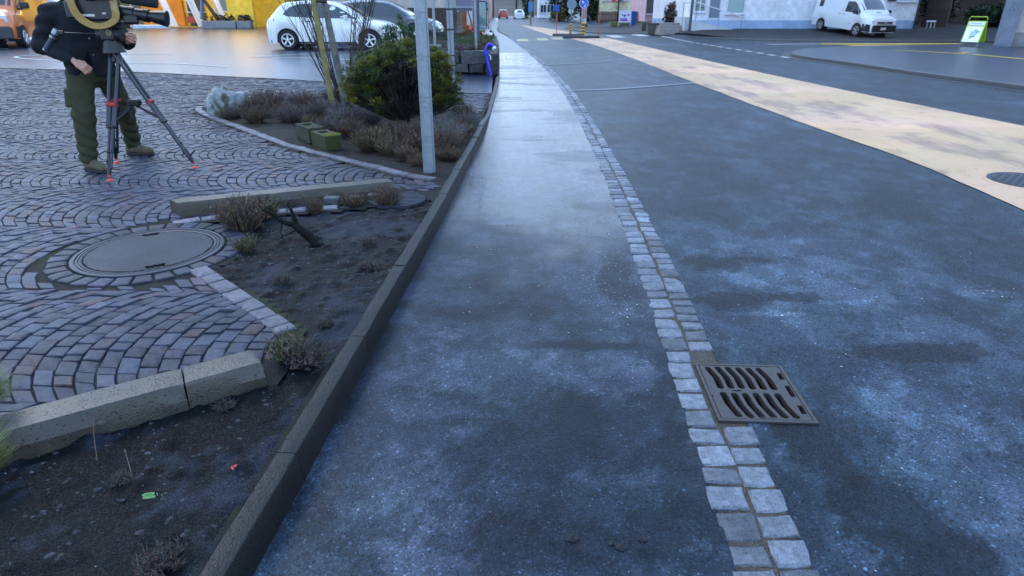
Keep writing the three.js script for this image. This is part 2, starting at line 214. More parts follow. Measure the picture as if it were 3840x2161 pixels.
// footpath between kerb and gutter
const rows = [...range(0.6, 3.4, 0.0145), ...range(3.42, 25.35, 0.022, 1.007)], rowsFar = range(25.35, 130, 0.3, 1.03), cols = Array.from({ length: 103 }, (_, i) => i / 102);
const paveGeo = grid(cols, rows, (u, d) => [lerp(kerbX(d) - 0.02, gutL(d) + 0.015, u), 0.006 * (fbm(u * 3, d * 0.8, 3) - 0.5), -d], { col: paveTone });
{ // wet and dry areas of the footpath: a map of its own over x -1.4 .. 1.8, d 0 .. 26
  const W = 192, H = 1024, a = new Uint8Array(W * H * 4);
  for (let j = 0; j < H; j++) for (let i = 0; i < W; i++) {
    const x = -1.4 + (i / W) * 3.2, d = (j / H) * 26, n = fbm(x * 1.6 + 5, d * 0.9, 5), f = fbm(x * 9, d * 7 + 3, 3), film = step(d + (n - 0.5) * 3.2 + (f - 0.5) * 0.8, 3.7, 5.3);
    let r = lerp(0.40 + 0.35 * (n - 0.5), 0.10 + 0.10 * (n - 0.5) + 0.2 * step(fbm(x * 1.1 + 9, d * 2.4, 4), 0.50, 0.70), film) + 0.1 * (f - 0.5); r -= 0.1 * blob(x, d, 0.75, 1.9, 0.12, 0.5, 41); const o = (j * W + i) * 4; a[o] = a[o + 1] = a[o + 2] = clamp(r, 0.06, 1) * 255; a[o + 3] = lerp(0.35, 1, film) * 255;
  }
  const t = tex(a, W, H, false); t.channel = 1;
  const p = paveGeo.attributes.position, uv = new Float32Array(p.count * 2); for (let i = 0; i < p.count; i++) { uv[i * 2] = (p.getX(i) + 1.4) / 3.2; uv[i * 2 + 1] = -p.getZ(i) / 26; } paveGeo.setAttribute('uv1', new THREE.BufferAttribute(uv, 2));
  var paveMat = mapped([0.060, 0.090, 0.132], [asphaltMap, asphaltBump], 1.35, 0.0013, { ior: 1.5, vertexColors: true, roughness: 1, roughnessMap: t, specularIntensityMap: t });
}
struct('sidewalk', paveGeo, paveMat);
struct('sidewalk', grid(cols.filter((_, i) => i % 6 === 0), rowsFar, (u, d) => [lerp(kerbX(d) - 0.02, gutL(d) + 0.015, u), 0, -d], { col: (x, d) => { const k = 0.75 + 0.5 * fbm(x, d * 0.5, 4); return [k, k, k]; } }), farMat);
// carriageway
const roadU = [...range(0, 1.8, 0.0145), ...range(1.82, 90, 0.022, 1.03)];
struct('road', grid(roadU, [...range(0.7, 3.4, 0.0145), ...range(3.42, 230, 0.022, 1.02)], (u, d) => [gutR(d) - 0.01 + u, 0.004 * (fbm(u * 0.9, d * 0.5, 3) - 0.5) + hr(gutR(d) + u, d) * 0.98, -d], { col: roadTone, skip: (q) => q.every(([x, d]) => inGrate(x, d)) }), roadMat);
// everything farther off
struct('ground', grid(range(-300, 300, 20), range(-40, 500, 20), (x, d) => [x, -0.45, -d], { col: () => [0.9, 0.9, 0.9] }), farMat);

// ---- gutter of two rows of granite setts
const SETT = (c, o = {}) => mapped(c, [graniteMap, graniteBump], 0.22, 0.006, { vertexColors: true, roughness: 0.42, ...o });
const graniteMat = SETT([1, 1, 1]);
function sett(mb, q, y, depth, ch, c, r, mids = true, tilt = 0.004) { // q: four corners [x, d] in order; irregular outline, worn edges
  if ((q[1][0] - q[0][0]) * (q[2][1] - q[0][1]) - (q[1][1] - q[0][1]) * (q[2][0] - q[0][0]) < 0) q = [...q].reverse();
  const out = [], cx = (q[0][0] + q[1][0] + q[2][0] + q[3][0]) / 4, cd = (q[0][1] + q[1][1] + q[2][1] + q[3][1]) / 4, j = ch * 0.7, tx = (r() - 0.5) * tilt * 20, td = (r() - 0.5) * tilt * 20;
  for (let k = 0; k < 4; k++) { const a = q[k], b = q[(k + 1) % 4]; out.push([a[0] + (cx - a[0]) * 0.025 + (r() - 0.5) * j, a[1] + (cd - a[1]) * 0.025 + (r() - 0.5) * j]); if (mids) out.push([(a[0] + b[0]) / 2 + (r() - 0.5) * j, (a[1] + b[1]) / 2 + (r() - 0.5) * j]); }
  const n = out.length, ring = (s, dy, jit) => out.map(([x, d]) => { const L = Math.hypot(x - cx, d - cd), k = Math.max(0, 1 - s / L), X = cx + (x - cx) * k, D = cd + (d - cd) * k; return mb.v(X, y + dy + (X - cx) * tx + (D - cd) * td + (r() - 0.5) * jit, -D, c); });
  const b = ring(0, -depth, 0), u = ring(0, -ch, ch * 0.4), t = ring(ch * 1.1, 0, ch * 0.35), m = mb.v(cx, y + ch * 0.12, -cd, c);
  for (let k = 0; k < n; k++) { const e = (k + 1) % n; mb.f(b[k], b[e], u[e], u[k]); mb.f(u[k], u[e], t[e], t[k]); mb.f(t[k], t[e], m); }
}
const finish = (mb, s = 1) => mUV(crease(mb.geo(), 0.75), s);
{
  const g = structGroup('gutter'), r = RNG(5), bedMat = mapped([0.13, 0.115, 0.095], [soilMap, soilBump], 0.3, 0.004, { roughness: 0.6 });
  obj('joint_bed', grid([0, 0.12, 0.24, 0.36, 0.48, 0.6, 0.72, 0.84, 1], range(0.5, 60, 0.03, 1.01), (u, d) => [lerp(gutL(d) - 0.005, gutR(d) + 0.01, u), -0.004, -d], { skip: (q) => q.every(([x, d]) => inGrate(x, d)) }), bedMat, g);
  const list = [];
  for (const row of [0, 1]) {
    let d = 0.55 + row * 0.06;
    while (d < 40) {
      const L = (row ? 0.105 : 0.112) * (0.85 + 0.4 * r()) * (d > 12 ? 1.6 : 1), e = d + L, mid = (t) => lerp(gutL(t), gutR(t), 0.52), a = (t) => (row ? mid(t) + 0.004 : gutL(t)), b = (t) => (row ? gutR(t) : Math.min(mid(t) - 0.004 + 0.012 * (vn(t * 9, 3) - 0.5), t > 1.98 && t < 2.57 ? 0.811 + (t - 2.05) * 0.047 : 9)), gap = 0.006;
      const w = (r() - 0.5) * 0.012, q = [[a(d) + w, d + gap], [b(d) + w * 0.5 + 0.006 * (r() - 0.5), d + gap], [b(e) + w * 0.5, e - gap], [a(e) + w, e - gap]];
      if ((!row || !q.some(([x, dd]) => inGrate(x, dd, -0.012))) && !inGrate((q[0][0] + q[1][0]) / 2, (d + e) / 2)) {
        const k = 0.085 + 0.13 * r() + (r() < 0.15 ? 0.07 : 0), c = [k * (0.86 + 0.06 * r()), k * 0.97, k * (1.12 + 0.05 * r())]; list.push([q, c, d]);
      }
      d = e;
    }
  }
  list.sort((p, q) => p[2] - q[2]);
  const far = new MB();
  list.forEach(([q, c], i) => { const mb = i < 300 ? new MB() : far; sett(mb, q, 0.004 + (r() - 0.5) * 0.009, 0.06, 0.008, c, r, true, 0.007); if (i < 300) obj('cobble', finish(mb), graniteMat, g); });
  if (far.n) obj('cobbles', finish(far), graniteMat, g).userData.kind = 'stuff';
}

// ---- the cast iron drain grate
{
  const t = thing('drain_grate', 'square cast iron drain grate with bent slots set beside the gutter', 'drain grate', [GR.x, 0.008, -GR.d], GR.a), iron = mapped([0.06, 0.053, 0.052], [grainMap, grainBump], 0.08, 0.0012, { metalness: 0.4, roughness: 0.46 });
  const rect = (w, l) => { const s = new THREE.Shape(); s.moveTo(-w / 2, -l / 2); s.lineTo(w / 2, -l / 2); s.lineTo(w / 2, l / 2); s.lineTo(-w / 2, l / 2); s.closePath(); return s; };
  const flat = (s, depth, y) => new THREE.ExtrudeGeometry(s, { depth: depth - 0.003, bevelEnabled: true, bevelSize: 0.0015, bevelThickness: 0.0015, bevelOffset: -0.0015, bevelSegments: 1, curveSegments: 6 }).rotateX(-Math.PI / 2).translate(0, y - depth + 0.0015, 0);
  const fr = rect(GR.w, GR.l); fr.holes.push(rect(0.364, 0.414)); obj('frame', mUV(flat(fr, 0.07, 0.001)), iron, t);
  const pl = rect(0.358, 0.408), slot = (x, y, up) => { // a bent slot, rounded at its ends
    const h = new THREE.Path(), w = 0.0148, L = 0.076, c = [[x - (up ? 0.014 : -0.0), y + L], [x + (up ? 0.004 : 0.0), y], [x + (up ? 0.004 : 0.018), y - L]]; if (!up) c[0][0] = x - 0.004;
    c.forEach(([a, b], i) => (i ? h.lineTo(a + w, b) : h.moveTo(a + w, b))); h.absarc(c[2][0], c[2][1], w, 0, Math.PI, true); [...c].reverse().forEach(([a, b]) => h.lineTo(a - w, b)); h.absarc(c[0][0], c[0][1], w, Math.PI, 0, true); return h;
  };
  for (let k = 0; k < 6; k++) { const s = k === 1 || k === 2 ? -0.008 : 0; pl.holes.push(slot(-0.130 + k * 0.0455, 0.102 - s * 0.5, true), slot(-0.124 + k * 0.0455, -0.104 + s * 0.5, false)); }
  { const o = new THREE.Path(); o.absellipse(-0.064, -0.001, 0.022, 0.006, 0, 6.2832, true); pl.holes.push(o); }
  for (const [y, l] of [[0.125, 0.055], [0.005, 0.085], [-0.13, 0.06]]) { const o = new THREE.Path(); o.moveTo(0.152, y - l / 2); o.lineTo(0.152, y + l / 2); o.lineTo(0.174, y + l / 2); o.lineTo(0.174, y - l / 2); o.closePath(); pl.holes.push(o); }
  const cv = obj('cover', mUV(flat(pl, 0.03, 0)), iron, t);
  obj('hinge', [rbox(0.010, 0.004, 0.05, 0.002, -0.178, 0.0015, 0.02)], iron, cv);
  obj('cast_lettering', [0, 1, 2, 3, 4, 5, 6, 7].map((k) => box(0.0035, 0.0016, 0.006 + (k % 3) * 0.002, -0.02 + k * 0.0075, 0.0006, 0.193)), iron, cv);
  const pit = mapped([0.07, 0.07, 0.075], [concreteMap, concreteBump], 0.4, 0.003, { roughness: 0.5, side: THREE.DoubleSide });
  obj('pit', [box(0.01, 0.5, 0.44, -0.19, -0.32, 0), box(0.01, 0.5, 0.44, 0.19, -0.32, 0), box(0.4, 0.5, 0.01, 0, -0.32, -0.215), box(0.4, 0.5, 0.01, 0, -0.32, 0.215), box(0.4, 0.01, 0.44, 0, -0.57, 0)].map((g) => mUV(g)), pit, t);
}

// ---- kerb stones between beds and footpath
const kerbMat = mapped([0.009, 0.0085, 0.0085], [concreteMap, concreteBump], 0.5, 0.004, { vertexColors: true, roughness: 0.46 });
{
  const g = structGroup('kerb'), r = RNG(8); let d = 0.5;
  const bounds = [0.5, 1.72, 2.55, 3.42, 4.2, 5.0, 5.85, 6.7, 7.5, 8.3, 9.1, 10, 11, 12, 13, 14, 15, 16];
  for (let k = 0; k < bounds.length - 1; k++) {
    const a = bounds[k] + 0.0015, b = bounds[k + 1] - 0.0015, N = 10, mb = new MB(), rings = [], ts = 0.9 + 0.2 * r();
    for (let i = 0; i <= N; i++) {
      const t = lerp(a, b, i / N), top = lerp(0.125, 0.018, step(t, 8.2, 10.2)) + (r() - 0.5) * 0.004 + ((k * 37) % 7 - 3) * 0.0012, x = kerbX(t) + 0.006 * (fbm(t * 3, k, 2) - 0.5), w = 0.072, c = 0.009 + 0.012 * r() * r(), prof = [[-w, -0.2], [-w, top - c * 0.6], [-w + c * 0.6, top], [-c, top - 0.002], [-c * 0.3, top - c * 0.4], [0.002, top - c * 1.3], [0.008, top * 0.5], [0.012, -0.02], [0.012, -0.2]];
      rings.push(prof.map(([px, py]) => { const k2 = ts * (0.75 + 0.5 * fbm(t * 4 + px * 20, py * 30 + k, 4)); return mb.v(x + px, py, -t, [k2, k2 * 0.98, k2 * 0.97]); }));
    }
    for (let i = 0; i < N; i++) for (let s = 0; s < rings[0].length - 1; s++) mb.f(rings[i][s], rings[i][s + 1], rings[i + 1][s + 1], rings[i + 1][s]);
    mb.f(...rings[0].slice().reverse()); mb.f(...rings[N]);
    obj('kerb_stone', mUV(crease(mb.geo(), 0.5)), kerbMat, g);
  }
}

// ---------------------------------------------------------------- plaza paved in arcs
const bed1 = [[-0.93, 0.4], [-3.6, 0.4], [-2.6, 1.15], [-1.76, 1.76], [-0.98, 2.26], [-1.02, 2.66], [-1.82, 3.46], [-1.735, 3.62], [-1.72, 3.86], [-1.82, 4.08], [-2.0, 4.2], [-2.4, 4.27], [-2.04, 4.47], [-1.23, 4.68], [-0.66, 5.05], [-0.6, 4.6], [-0.66, 3.6], [-0.74, 2.55], [-0.84, 1.3]];
const bed2 = [[-4.9, 10.0], [-4.78, 9.72], [-4.34, 9.14], [-2.52, 7.02], [-1.06, 5.73], [-0.74, 5.5], [-0.6, 5.62], [-0.46, 8.0], [-0.45, 8.96], [-0.72, 9.8], [-1.6, 10.7], [-2.94, 11.6], [-4.2, 11.0], [-4.75, 10.5]];
const MH = { x: -2.30, d: 3.74, r: 0.44 }, DR = { x: -0.93, d: 4.93, r: 0.27 };
const settMat = mapped([1, 1, 1], [graniteMap, graniteBump], 0.25, 0.006, { vertexColors: true, roughness: 0.40, specularIntensity: 0.75 });
const settTone = (r, x, d) => { const k = 0.009 + 0.045 * r() * r() + 0.040 * fbm(x * 0.8, d * 0.8, 4), p = r(); return p < 0.1 ? [k * 1.3, k * 0.98, k * 1.25] : p < 0.45 ? [k * 0.98, k * 0.98, k * 1.5] : [k * 0.82, k * 1.0, k * 1.5]; };
const plaza = structGroup('cobbled_plaza');
{
  const r = RNG(21), list = [], w = 1.06, n = 11, R = 0.70, pitch = 0.089;
  for (let k = -1; k < 13; k++) {
    const vc = 2.62 + k * w, rowOff = (k % 2) * 0.047 + 0.02 * k, big = k > 6 ? 1.25 : 1;
    const pos = (u, v) => { const a = R - Math.sqrt(Math.max(0.02, R * R - v * v)), x = u + a; return [x, vc + v - 0.035 * (x + 3)]; };
    for (let j = 0; j < 190; j++) {
      const u0 = -15 + j * pitch * big + rowOff, u1 = u0 + pitch * big, nn = Math.round(n / big), off = j % 2 ? 0.5 : 0, cuts = [-w / 2]; for (let i = 0; i < nn + 1; i++) { const v = -w / 2 + ((i + off + (r() - 0.5) * 0.46) * w) / nn; if (v > -w / 2 + 0.03 && v < w / 2 - 0.03) cuts.push(v); } cuts.push(w / 2);
      for (let i = 0; i < cuts.length - 1; i++) {
        const va = cuts[i] + 0.0025, vb = cuts[i + 1] - 0.0025, g = 0.0034 * (0.5 + 1.0 * r()), q = [pos(u0 + g, va), pos(u1 - g, va), pos(u1 - g, vb), pos(u0 + g, vb)], x = (q[0][0] + q[2][0]) / 2, d = (q[0][1] + q[2][1]) / 2;
        if (d < 0.9 || d > edgeD(x) - 0.14 || x < -1.6 - 0.8 * d || x > kerbX(d) - 0.15) continue;
        if (q.some(([a, b]) => inside(a, b, bed1) || inside(a, b, bed2) || Math.hypot(a - MH.x, b - MH.d) < MH.r + 0.145 || Math.hypot(a - DR.x, b - DR.d) < DR.r + 0.03)) continue;
        list.push([q, d + 0.35 * Math.max(0, -x - 1.9 - 0.6 * d) * 3, x, d]);
      }
    }
  }
  list.sort((a, b) => a[1] - b[1]);
  const mid = new MB(), far = new MB();
  list.forEach(([q, , x, d], i) => {
    const one = i < 300 ? new MB() : d < 9 ? mid : far; sett(one, q, hl(x, d) + (r() - 0.5) * 0.009, 0.03, 0.0038, settTone(r, x, d), r, d < 7, 0.005); if (i < 300) obj('sett', finish(one), settMat, plaza);
  });
  obj('setts', finish(mid), settMat, plaza).userData.kind = 'stuff';
  obj('setts_farther', finish(far), settMat, plaza).userData.kind = 'stuff';
  // ring of radial setts round the manhole, edging slabs of the beds
  for (let k = 0; k < 30; k++) { const a = (k / 30) * 6.2832, b = ((k + 1) / 30) * 6.2832 - 0.022, p = (t, rr) => [MH.x + Math.cos(t) * rr, MH.d + Math.sin(t) * rr], mb = new MB(), q = [p(a, MH.r + 0.012), p(b, MH.r + 0.012), p(b, MH.r + 0.115 + 0.02 * r()), p(a, MH.r + 0.115 + 0.02 * r())]; sett(mb, q, 0.103, 0.04, 0.006, settTone(r, 0, 0), r); obj('ring_sett', finish(mb), settMat, plaza); }
  const slabRow = (pts, w, lens, tone, lift) => { // a row of slabs along a line
    for (let k = 0; k < pts.length - 1; k++) { const [ax, ad] = pts[k], [bx, bd] = pts[k + 1], L = Math.hypot(bx - ax, bd - ad), ux = (bx - ax) / L, ud = (bd - ad) / L, nx = -ud, nd = ux; let s = 0; while (s < L - 0.05) { const l = Math.min(L - s, lens * (0.75 + 0.5 * r())), e = s + l - 0.008, q = [[s, 0], [e, 0], [e, w], [s, w]].map(([a, b]) => [ax + ux * a + nx * b, ad + ud * a + nd * b]), mb = new MB(), t = tone * (0.85 + 0.3 * r()); sett(mb, q, hl(q[0][0], q[0][1]) + lift, 0.06, 0.007, [t * 1.02, t * 0.97, t * 1.12], r); obj('edging_slab', finish(mb), settMat, plaza); s += l; } }
  };
  slabRow([[-1.82, 3.47], [-1.03, 2.68]], -0.105, 0.15, 0.12, 0.006);
  slabRow([[-2.42, 4.27], [-2.04, 4.48], [-1.3, 4.68]], 0.085, 0.2, 0.19, 0.004);
  slabRow([[-0.74, 5.5], [-1.06, 5.73], [-2.52, 7.02], [-4.34, 9.14], [-4.78, 9.72], [-4.9, 10.0], [-4.75, 10.5], [-4.2, 11.0], [-2.94, 11.6]], -0.1, 0.34, 0.12, 0.012);
  // joint bed under the stones, mossy in places
  const tone = (x, d) => { const m = step(fbm(x * 2.2 + 8, d * 2.2, 4) + 0.25 * (vn(x * 30, d * 30) - 0.5), 0.5, 0.66), k = 0.6 + 0.8 * vn(x * 40, d * 40); return [lerp(0.030, 0.034, m) * k, lerp(0.029, 0.050, m) * k, lerp(0.030, 0.014, m) * k]; };
  obj('joint_bed', grid(range(0, 11, 0.05, 1.01), range(0.4, 15.9, 0.05, 1.003), (u, d) => { const x = kerbX(d) - 0.06 - u; return [x, hl(x, d) - 0.009, -d]; }, { col: tone, skip: (q) => q.every(([x, d]) => d > edgeD(x) || inside(x, d, bed1) || inside(x, d, bed2)) }), mapped([1, 1, 1], [soilMap, soilBump], 0.25, 0.006, { vertexColors: true, roughness: 0.8 }), plaza);
  // moss tufts standing in the joints
  const moss = new MB();
  for (let k = 0; k < 9000; k++) { const d = 1.8 + 6.5 * r() * r() + r(), x = kerbX(d) - 0.3 - r() * (0.8 * d + 1); if (fbm(x * 2.2 + 8, d * 2.2, 4) < 0.49 || inside(x, d, bed1) || inside(x, d, bed2) || Math.hypot(x - MH.x, d - MH.d) < 0.58) continue; const v = ((((d + 0.035 * (x + 3) - 2.62 + w / 2) % w) + w) % w) - w / 2, a = R - Math.sqrt(Math.max(0.02, R * R - v * v)), ph = (((x - a + 15) % pitch) + pitch) % pitch; if (ph > 0.009 && ph < pitch - 0.009) continue; const y = hl(x, d) - 0.012, h = 0.006 + 0.012 * r(), c = [0.028 + 0.03 * r(), 0.05 + 0.04 * r(), 0.014]; for (let e = 0; e < 3; e++) moss.blade(V(x, y, -d), V(x + (r() - 0.5) * 0.014, y + h, -d + (r() - 0.5) * 0.014), 0.004, c); }
  tag(obj('moss', moss.geo(false), vcol({ roughness: 0.9 })), 'green moss growing in the joints of the cobbled plaza', 'moss', null, 'stuff');
}
// wet parking lot beyond the plaza
const lotTone = (x, d) => { const k = 0.7 + 0.5 * fbm(x * 0.25, d * 0.5, 4) + 0.2 * (fbm(x * 3, d * 3, 3) - 0.5); return [k, k, k * 1.02]; };
struct('parking_lot', grid([...range(0, 12, 0.25), ...range(12.5, 70, 0.6, 1.05).slice(1)], range(0, 80, 0.12, 1.04), (u, v) => { const x = -0.40 - u - 0.02 * v; return [x, hl(x, edgeD(x) + v) - 0.002, -(edgeD(x) + v)]; }, { col: lotTone, skip: (q) => q.some(([x, d]) => x > kerbX(d) - 0.05 && d > 14) }), lotMat);
// ---------------------------------------------------------------- painted markings, right-hand pavements
const creamMat = mapped([0.62, 0.41, 0.245], [paintMap, paintBump], 4.2, 0.002, { vertexColors: true, roughness: 0.5 });
const paleYellow = mapped([0.40, 0.37, 0.20], [paintMap, paintBump], 1.5, 0.001, { vertexColors: true, roughness: 0.5 });
const stripTone = (x, d) => { const n = fbm(x * 0.9, d * 0.35, 4), p = fbm(x * 1.6 + 30, d * 0.8, 3), dirt = step(fbm(x * 2.2, d * 0.8 + 14, 5) + 0.2 * (vn(x * 18, d * 9) - 0.5), 0.52, 0.66), k = (0.78 + 0.4 * n) * (1 - 0.3 * dirt * (0.5 + vn(x * 9, d * 4))); return [k * (1 + 0.12 * (p - 0.5)), k * (1 - 0.02 * dirt), k * (1 + 0.16 * (0.5 - p) + 0.12 * dirt)]; };
const sL = curve([[1, 3.75], [4.9, 4.16], [6.7, 4.3], [9.2, 4.2], [14.6, 4.08], [21.8, 4.05], [30.5, 3.83], [38.5, 3.3]]), sR = curve([[1, 7.7], [9, 7.19], [12.3, 6.84], [17.5, 6.45], [24.9, 6.1], [35.2, 5.66], [38.5, 5.45]]);
const mark = (name, mat, a, b, l, rr, y = 0.0055, n = 9) => struct(name, grid(Array.from({ length: n }, (_, i) => i / (n - 1)), range(a, b, 0.08, 1.015), (u, d) => { const x = lerp(l(d) + 0.05 * (fbm(d * 2.2, 3, 3) - 0.5), rr(d) + 0.05 * (fbm(d * 2.2, 8, 3) - 0.5), u); return [x, y + hr(x, d), -d]; }, { col: stripTone }), mat);
mark('painted_median_strip', creamMat, 1, 38.3, sL, sR, 0.0055, 60);
mark('painted_median_strip', creamMat, 41.2, 69, curve([[41, 2.5], [55, 1.7], [69, 0.9]]), curve([[41, 4.9], [55, 3.6], [69, 1.5]]));
const whiteMat = mapped([0.50, 0.51, 0.52], [paintMap, paintBump], 1.5, 0.001, { vertexColors: true, roughness: 0.5 }), dullMat = mapped([0.16, 0.175, 0.20], [paintMap, paintBump], 1.2, 0.001, { vertexColors: true, roughness: 0.5 }), yellowMat = mapped([0.62, 0.44, 0.05], [paintMap, paintBump], 1.5, 0.001, { vertexColors: true, roughness: 0.5 });
function stroke(name, pts, w, mat, h, y = 0.0085) { // a painted line along points [x, d]
  const mb = new MB(), uvw = []; let prev = null; const one = [1, 1, 1];
  pts.forEach(([x, d], i) => { const a = pts[Math.max(0, i - 1)], b = pts[Math.min(pts.length - 1, i + 1)], L = Math.hypot(b[0] - a[0], b[1] - a[1]), nx = (-(b[1] - a[1]) / L) * w / 2, nd = ((b[0] - a[0]) / L) * w / 2, l = mb.v(x + nx, h(x + nx, d + nd) + y, -(d + nd), one), r = mb.v(x - nx, h(x - nx, d - nd) + y, -(d - nd), one); if (prev) mb.f(prev[1], r, l, prev[0]); prev = [l, r]; });
  return struct(name, mUV(mb.geo()), mat);
}
const dense = (pts, n = 12) => { const c = new THREE.CatmullRomCurve3(pts.map(([x, d]) => V(x, 0, d)), false, 'catmullrom', 0.5); return c.getPoints(n * (pts.length - 1)).map((p) => [p.x, p.z]); };
stroke('cross_joint', dense([[1.25, 13.2], [2.2, 13.5], [4.06, 14.6]]), 0.17, dullMat, hr);
stroke('cross_joint', dense([[1.0, 19.6], [2.4, 20.4], [4.0, 22.4]]), 0.14, dullMat, hr); stroke('cross_joint', dense([[1.6, 26.5], [3.9, 28.5]]), 0.2, dullMat, hr);
for (const [x, d] of [[0.55, 36], [1.65, 37], [2.55, 38]]) stroke('crossing_bar', [[x, d - 1.3], [x + 0.02, d + 1.3]], 0.6, paleYellow, hr);
for (const [x, d] of [[6.3, 41], [8.2, 43]]) stroke('crossing_bar', [[x, d - 1.6], [x - 0.05, d + 1.6]], 0.75, whiteMat, hr);
stroke('edge_line', dense([[8.98, 33.4], [9.1, 39], [9.4, 45.5]]), 0.14, whiteMat, hr);
for (let k = 0; k < 10; k++) { const a = 22.6 + k * 1.08, x = (d) => lerp(9.38, 8.98, (d - 22.4) / 11); stroke('junction_dash', [[x(a), a], [x(a + 0.55), a + 0.55]], 0.2, whiteMat, hr); }
stroke('stop_line', [[12.0, 31.5], [14.5, 32.0]], 0.3, whiteMat, hr);
const lotW = (pts, w = 0.11) => stroke('parking_line', dense(pts), w, whiteMat, hl, 0.006);
lotW([[-6.9, 16.0], [-8.58, 16.85], [-10.54, 17.1], [-13.2, 18.3], [-14.3, 19.2], [-14.2, 20.0], [-12.6, 20.4], [-10.5, 20.4]]); lotW([[-7.5, 19.2], [-4.3, 18.35]], 0.09); lotW([[-7.4, 19.3], [-5.4, 22.0]], 0.07); lotW([[-20, 23.6], [-17.6, 23.4]], 0.1);
// pavement peninsula at the junction, raised behind its kerb
const pen = dense([[10.5, 6], [10.4, 13.2], [10.05, 16.4], [9.92, 19.4], [9.7, 22.2], [9.98, 23.9], [11.2, 26.1], [12.8, 27.6], [16, 29.0], [24, 30.2], [45, 31]], 5);
{
  const g = structGroup('junction_pavement'), off = (p, s) => p.map(([x, d], i) => { const a = p[Math.max(0, i - 1)], b = p[Math.min(p.length - 1, i + 1)], L = Math.hypot(b[0] - a[0], b[1] - a[1]); return [x + ((b[1] - a[1]) / L) * s, d - ((b[0] - a[0]) / L) * s]; });
  const pinn = [...off(pen, 0.02), [45, 6]];
  const kb = [...pen, ...off(pen, 0.16).reverse()], kg = mUV(polyPrism(kb, -0.1, 0.09, 0.01)); kg.setAttribute('color', new THREE.BufferAttribute(new Float32Array(kg.attributes.position.count * 3).fill(1), 3)); obj('kerb', kg, mapped([0.07, 0.075, 0.085], [concreteMap, concreteBump], 0.8, 0.004, { vertexColors: true, roughness: 0.45 }), g);
  obj('surface', grid(range(9.5, 45, 0.14, 1.004), range(6, 31.2, 0.14), (x, d) => [x, 0.083, -d], { col: (x, d) => { const k = 0.8 + 0.5 * fbm(x * 0.5, d * 0.6, 4); return [k, k, k]; }, skip: (q) => q.some(([x, d]) => !inside(x, d, pinn)) }), farMat, g);
  const gut = [...off(pen, -0.3), ...off(pen, -0.02).reverse()]; const gg = mUV(polyPrism(gut, -0.02, 0.006)); gg.setAttribute('color', new THREE.BufferAttribute(new Float32Array(gg.attributes.position.count * 3).fill(1), 3)); obj('gutter', gg, mapped([0.022, 0.025, 0.03], [graniteMap, graniteBump], 0.5, 0.006, { vertexColors: true, roughness: 0.4 }), g);
}
const H09 = () => 0.083;
for (let k = 0; k < 3; k++) stroke('yellow_crossing_bar', [[14.6 + k * 0.7, 31.9 - k * 1.2], [21.5 + k * 0.4, 32.2 - k * 1.1]], 0.75, yellowMat, hr, 0.01);
stroke('yellow_line', [[14.6, 25.6], [15.8, 23.4]], 0.22, yellowMat, H09, 0.006); stroke('yellow_line', [[15.55, 23.3], [16.4, 24.0]], 0.2, yellowMat, H09, 0.006); stroke('yellow_line', dense([[15.9, 23.0], [16.0, 21.2], [16.3, 18]]), 0.22, yellowMat, H09, 0.006);
{ // yard pavement before the white building, its kerb along the road
  const line = dense([[4.5, 58], [5.5, 46.6], [8.9, 44.4], [10.9, 38.4], [13.4, 35.2], [16, 34.2], [26, 33.4], [45, 33.2]], 6), g = structGroup('yard_pavement'), off = (s) => line.map(([x, d], i) => { const a = line[Math.max(0, i - 1)], b = line[Math.min(line.length - 1, i + 1)], L = Math.hypot(b[0] - a[0], b[1] - a[1]); return [x - ((b[1] - a[1]) / L) * s, d + ((b[0] - a[0]) / L) * s]; });
  const inn = [...off(0.05), [60, 40], [60, 70], [6, 70]];
  obj('surface', grid(range(4, 48, 0.16, 1.003), range(33, 64, 0.16, 1.004), (x, d) => [x, 0.08 + hr(x, d), -d], { col: (x, d) => { const k = 0.7 + 0.55 * fbm(x * 0.4, d * 0.5, 4); return [k * 1.05, k * 0.98, k * 0.95]; }, skip: (q) => q.some(([x, d]) => !inside(x, d, inn)) }), mapped([0.060, 0.060, 0.066], [asphaltMap, asphaltBump], 1.9, 0.004, { vertexColors: true, roughness: 0.6 }), g);
  const kg = mUV(polyPrism([...line, ...off(0.2).reverse()], -0.1, 0.085, 0.01)); obj('kerb', kg, mapped([0.10, 0.105, 0.11], [concreteMap, concreteBump], 0.8, 0.004, { roughness: 0.55 }), g);
}
// ---------------------------------------------------------------- planting beds
const soilMat = mapped([1, 1, 1], [soilMap, soilBump], 0.36, 0.012, { vertexColors: true, roughness: 0.62, specularIntensity: 0.7 });
const soilH = (x, d) => 0.024 * (fbm(x * 4, d * 4, 4) - 0.5) + 0.05 * Math.max(0, fbm(x * 13, d * 13, 3) - 0.5) * 1.6 + 0.014 * Math.max(0, vn(x * 45, d * 45) - 0.6);
function soil(poly, cell, base, tone) {
  const xs = poly.map((p) => p[0]), ds = poly.map((p) => p[1]);
  return grid(range(Math.min(...xs), Math.max(...xs), cell), range(Math.min(...ds), Math.max(...ds), cell), (x, d) => [x, hl(x, d) + base + soilH(x, d), -d], { col: tone, skip: (q) => q.every(([x, d]) => !inside(x, d, poly)) });
}
struct('near_bed_soil', soil(bed1.map(([x, d], i) => [x + (i > 14 || i === 0 ? 0.03 : 0), d]), 0.018, -0.022, (x, d) => { const ash = step(fbm(x * 2.6, d * 2.6 + 4, 5) + 0.3 * (vn(x * 26, d * 26) - 0.5), 0.44, 0.60), k = 0.75 + 0.5 * fbm(x * 9, d * 9, 3); return [lerp(0.0045, 0.036, ash) * k, lerp(0.006, 0.048, ash) * k, lerp(0.0095, 0.078, ash) * k]; }), soilMat);
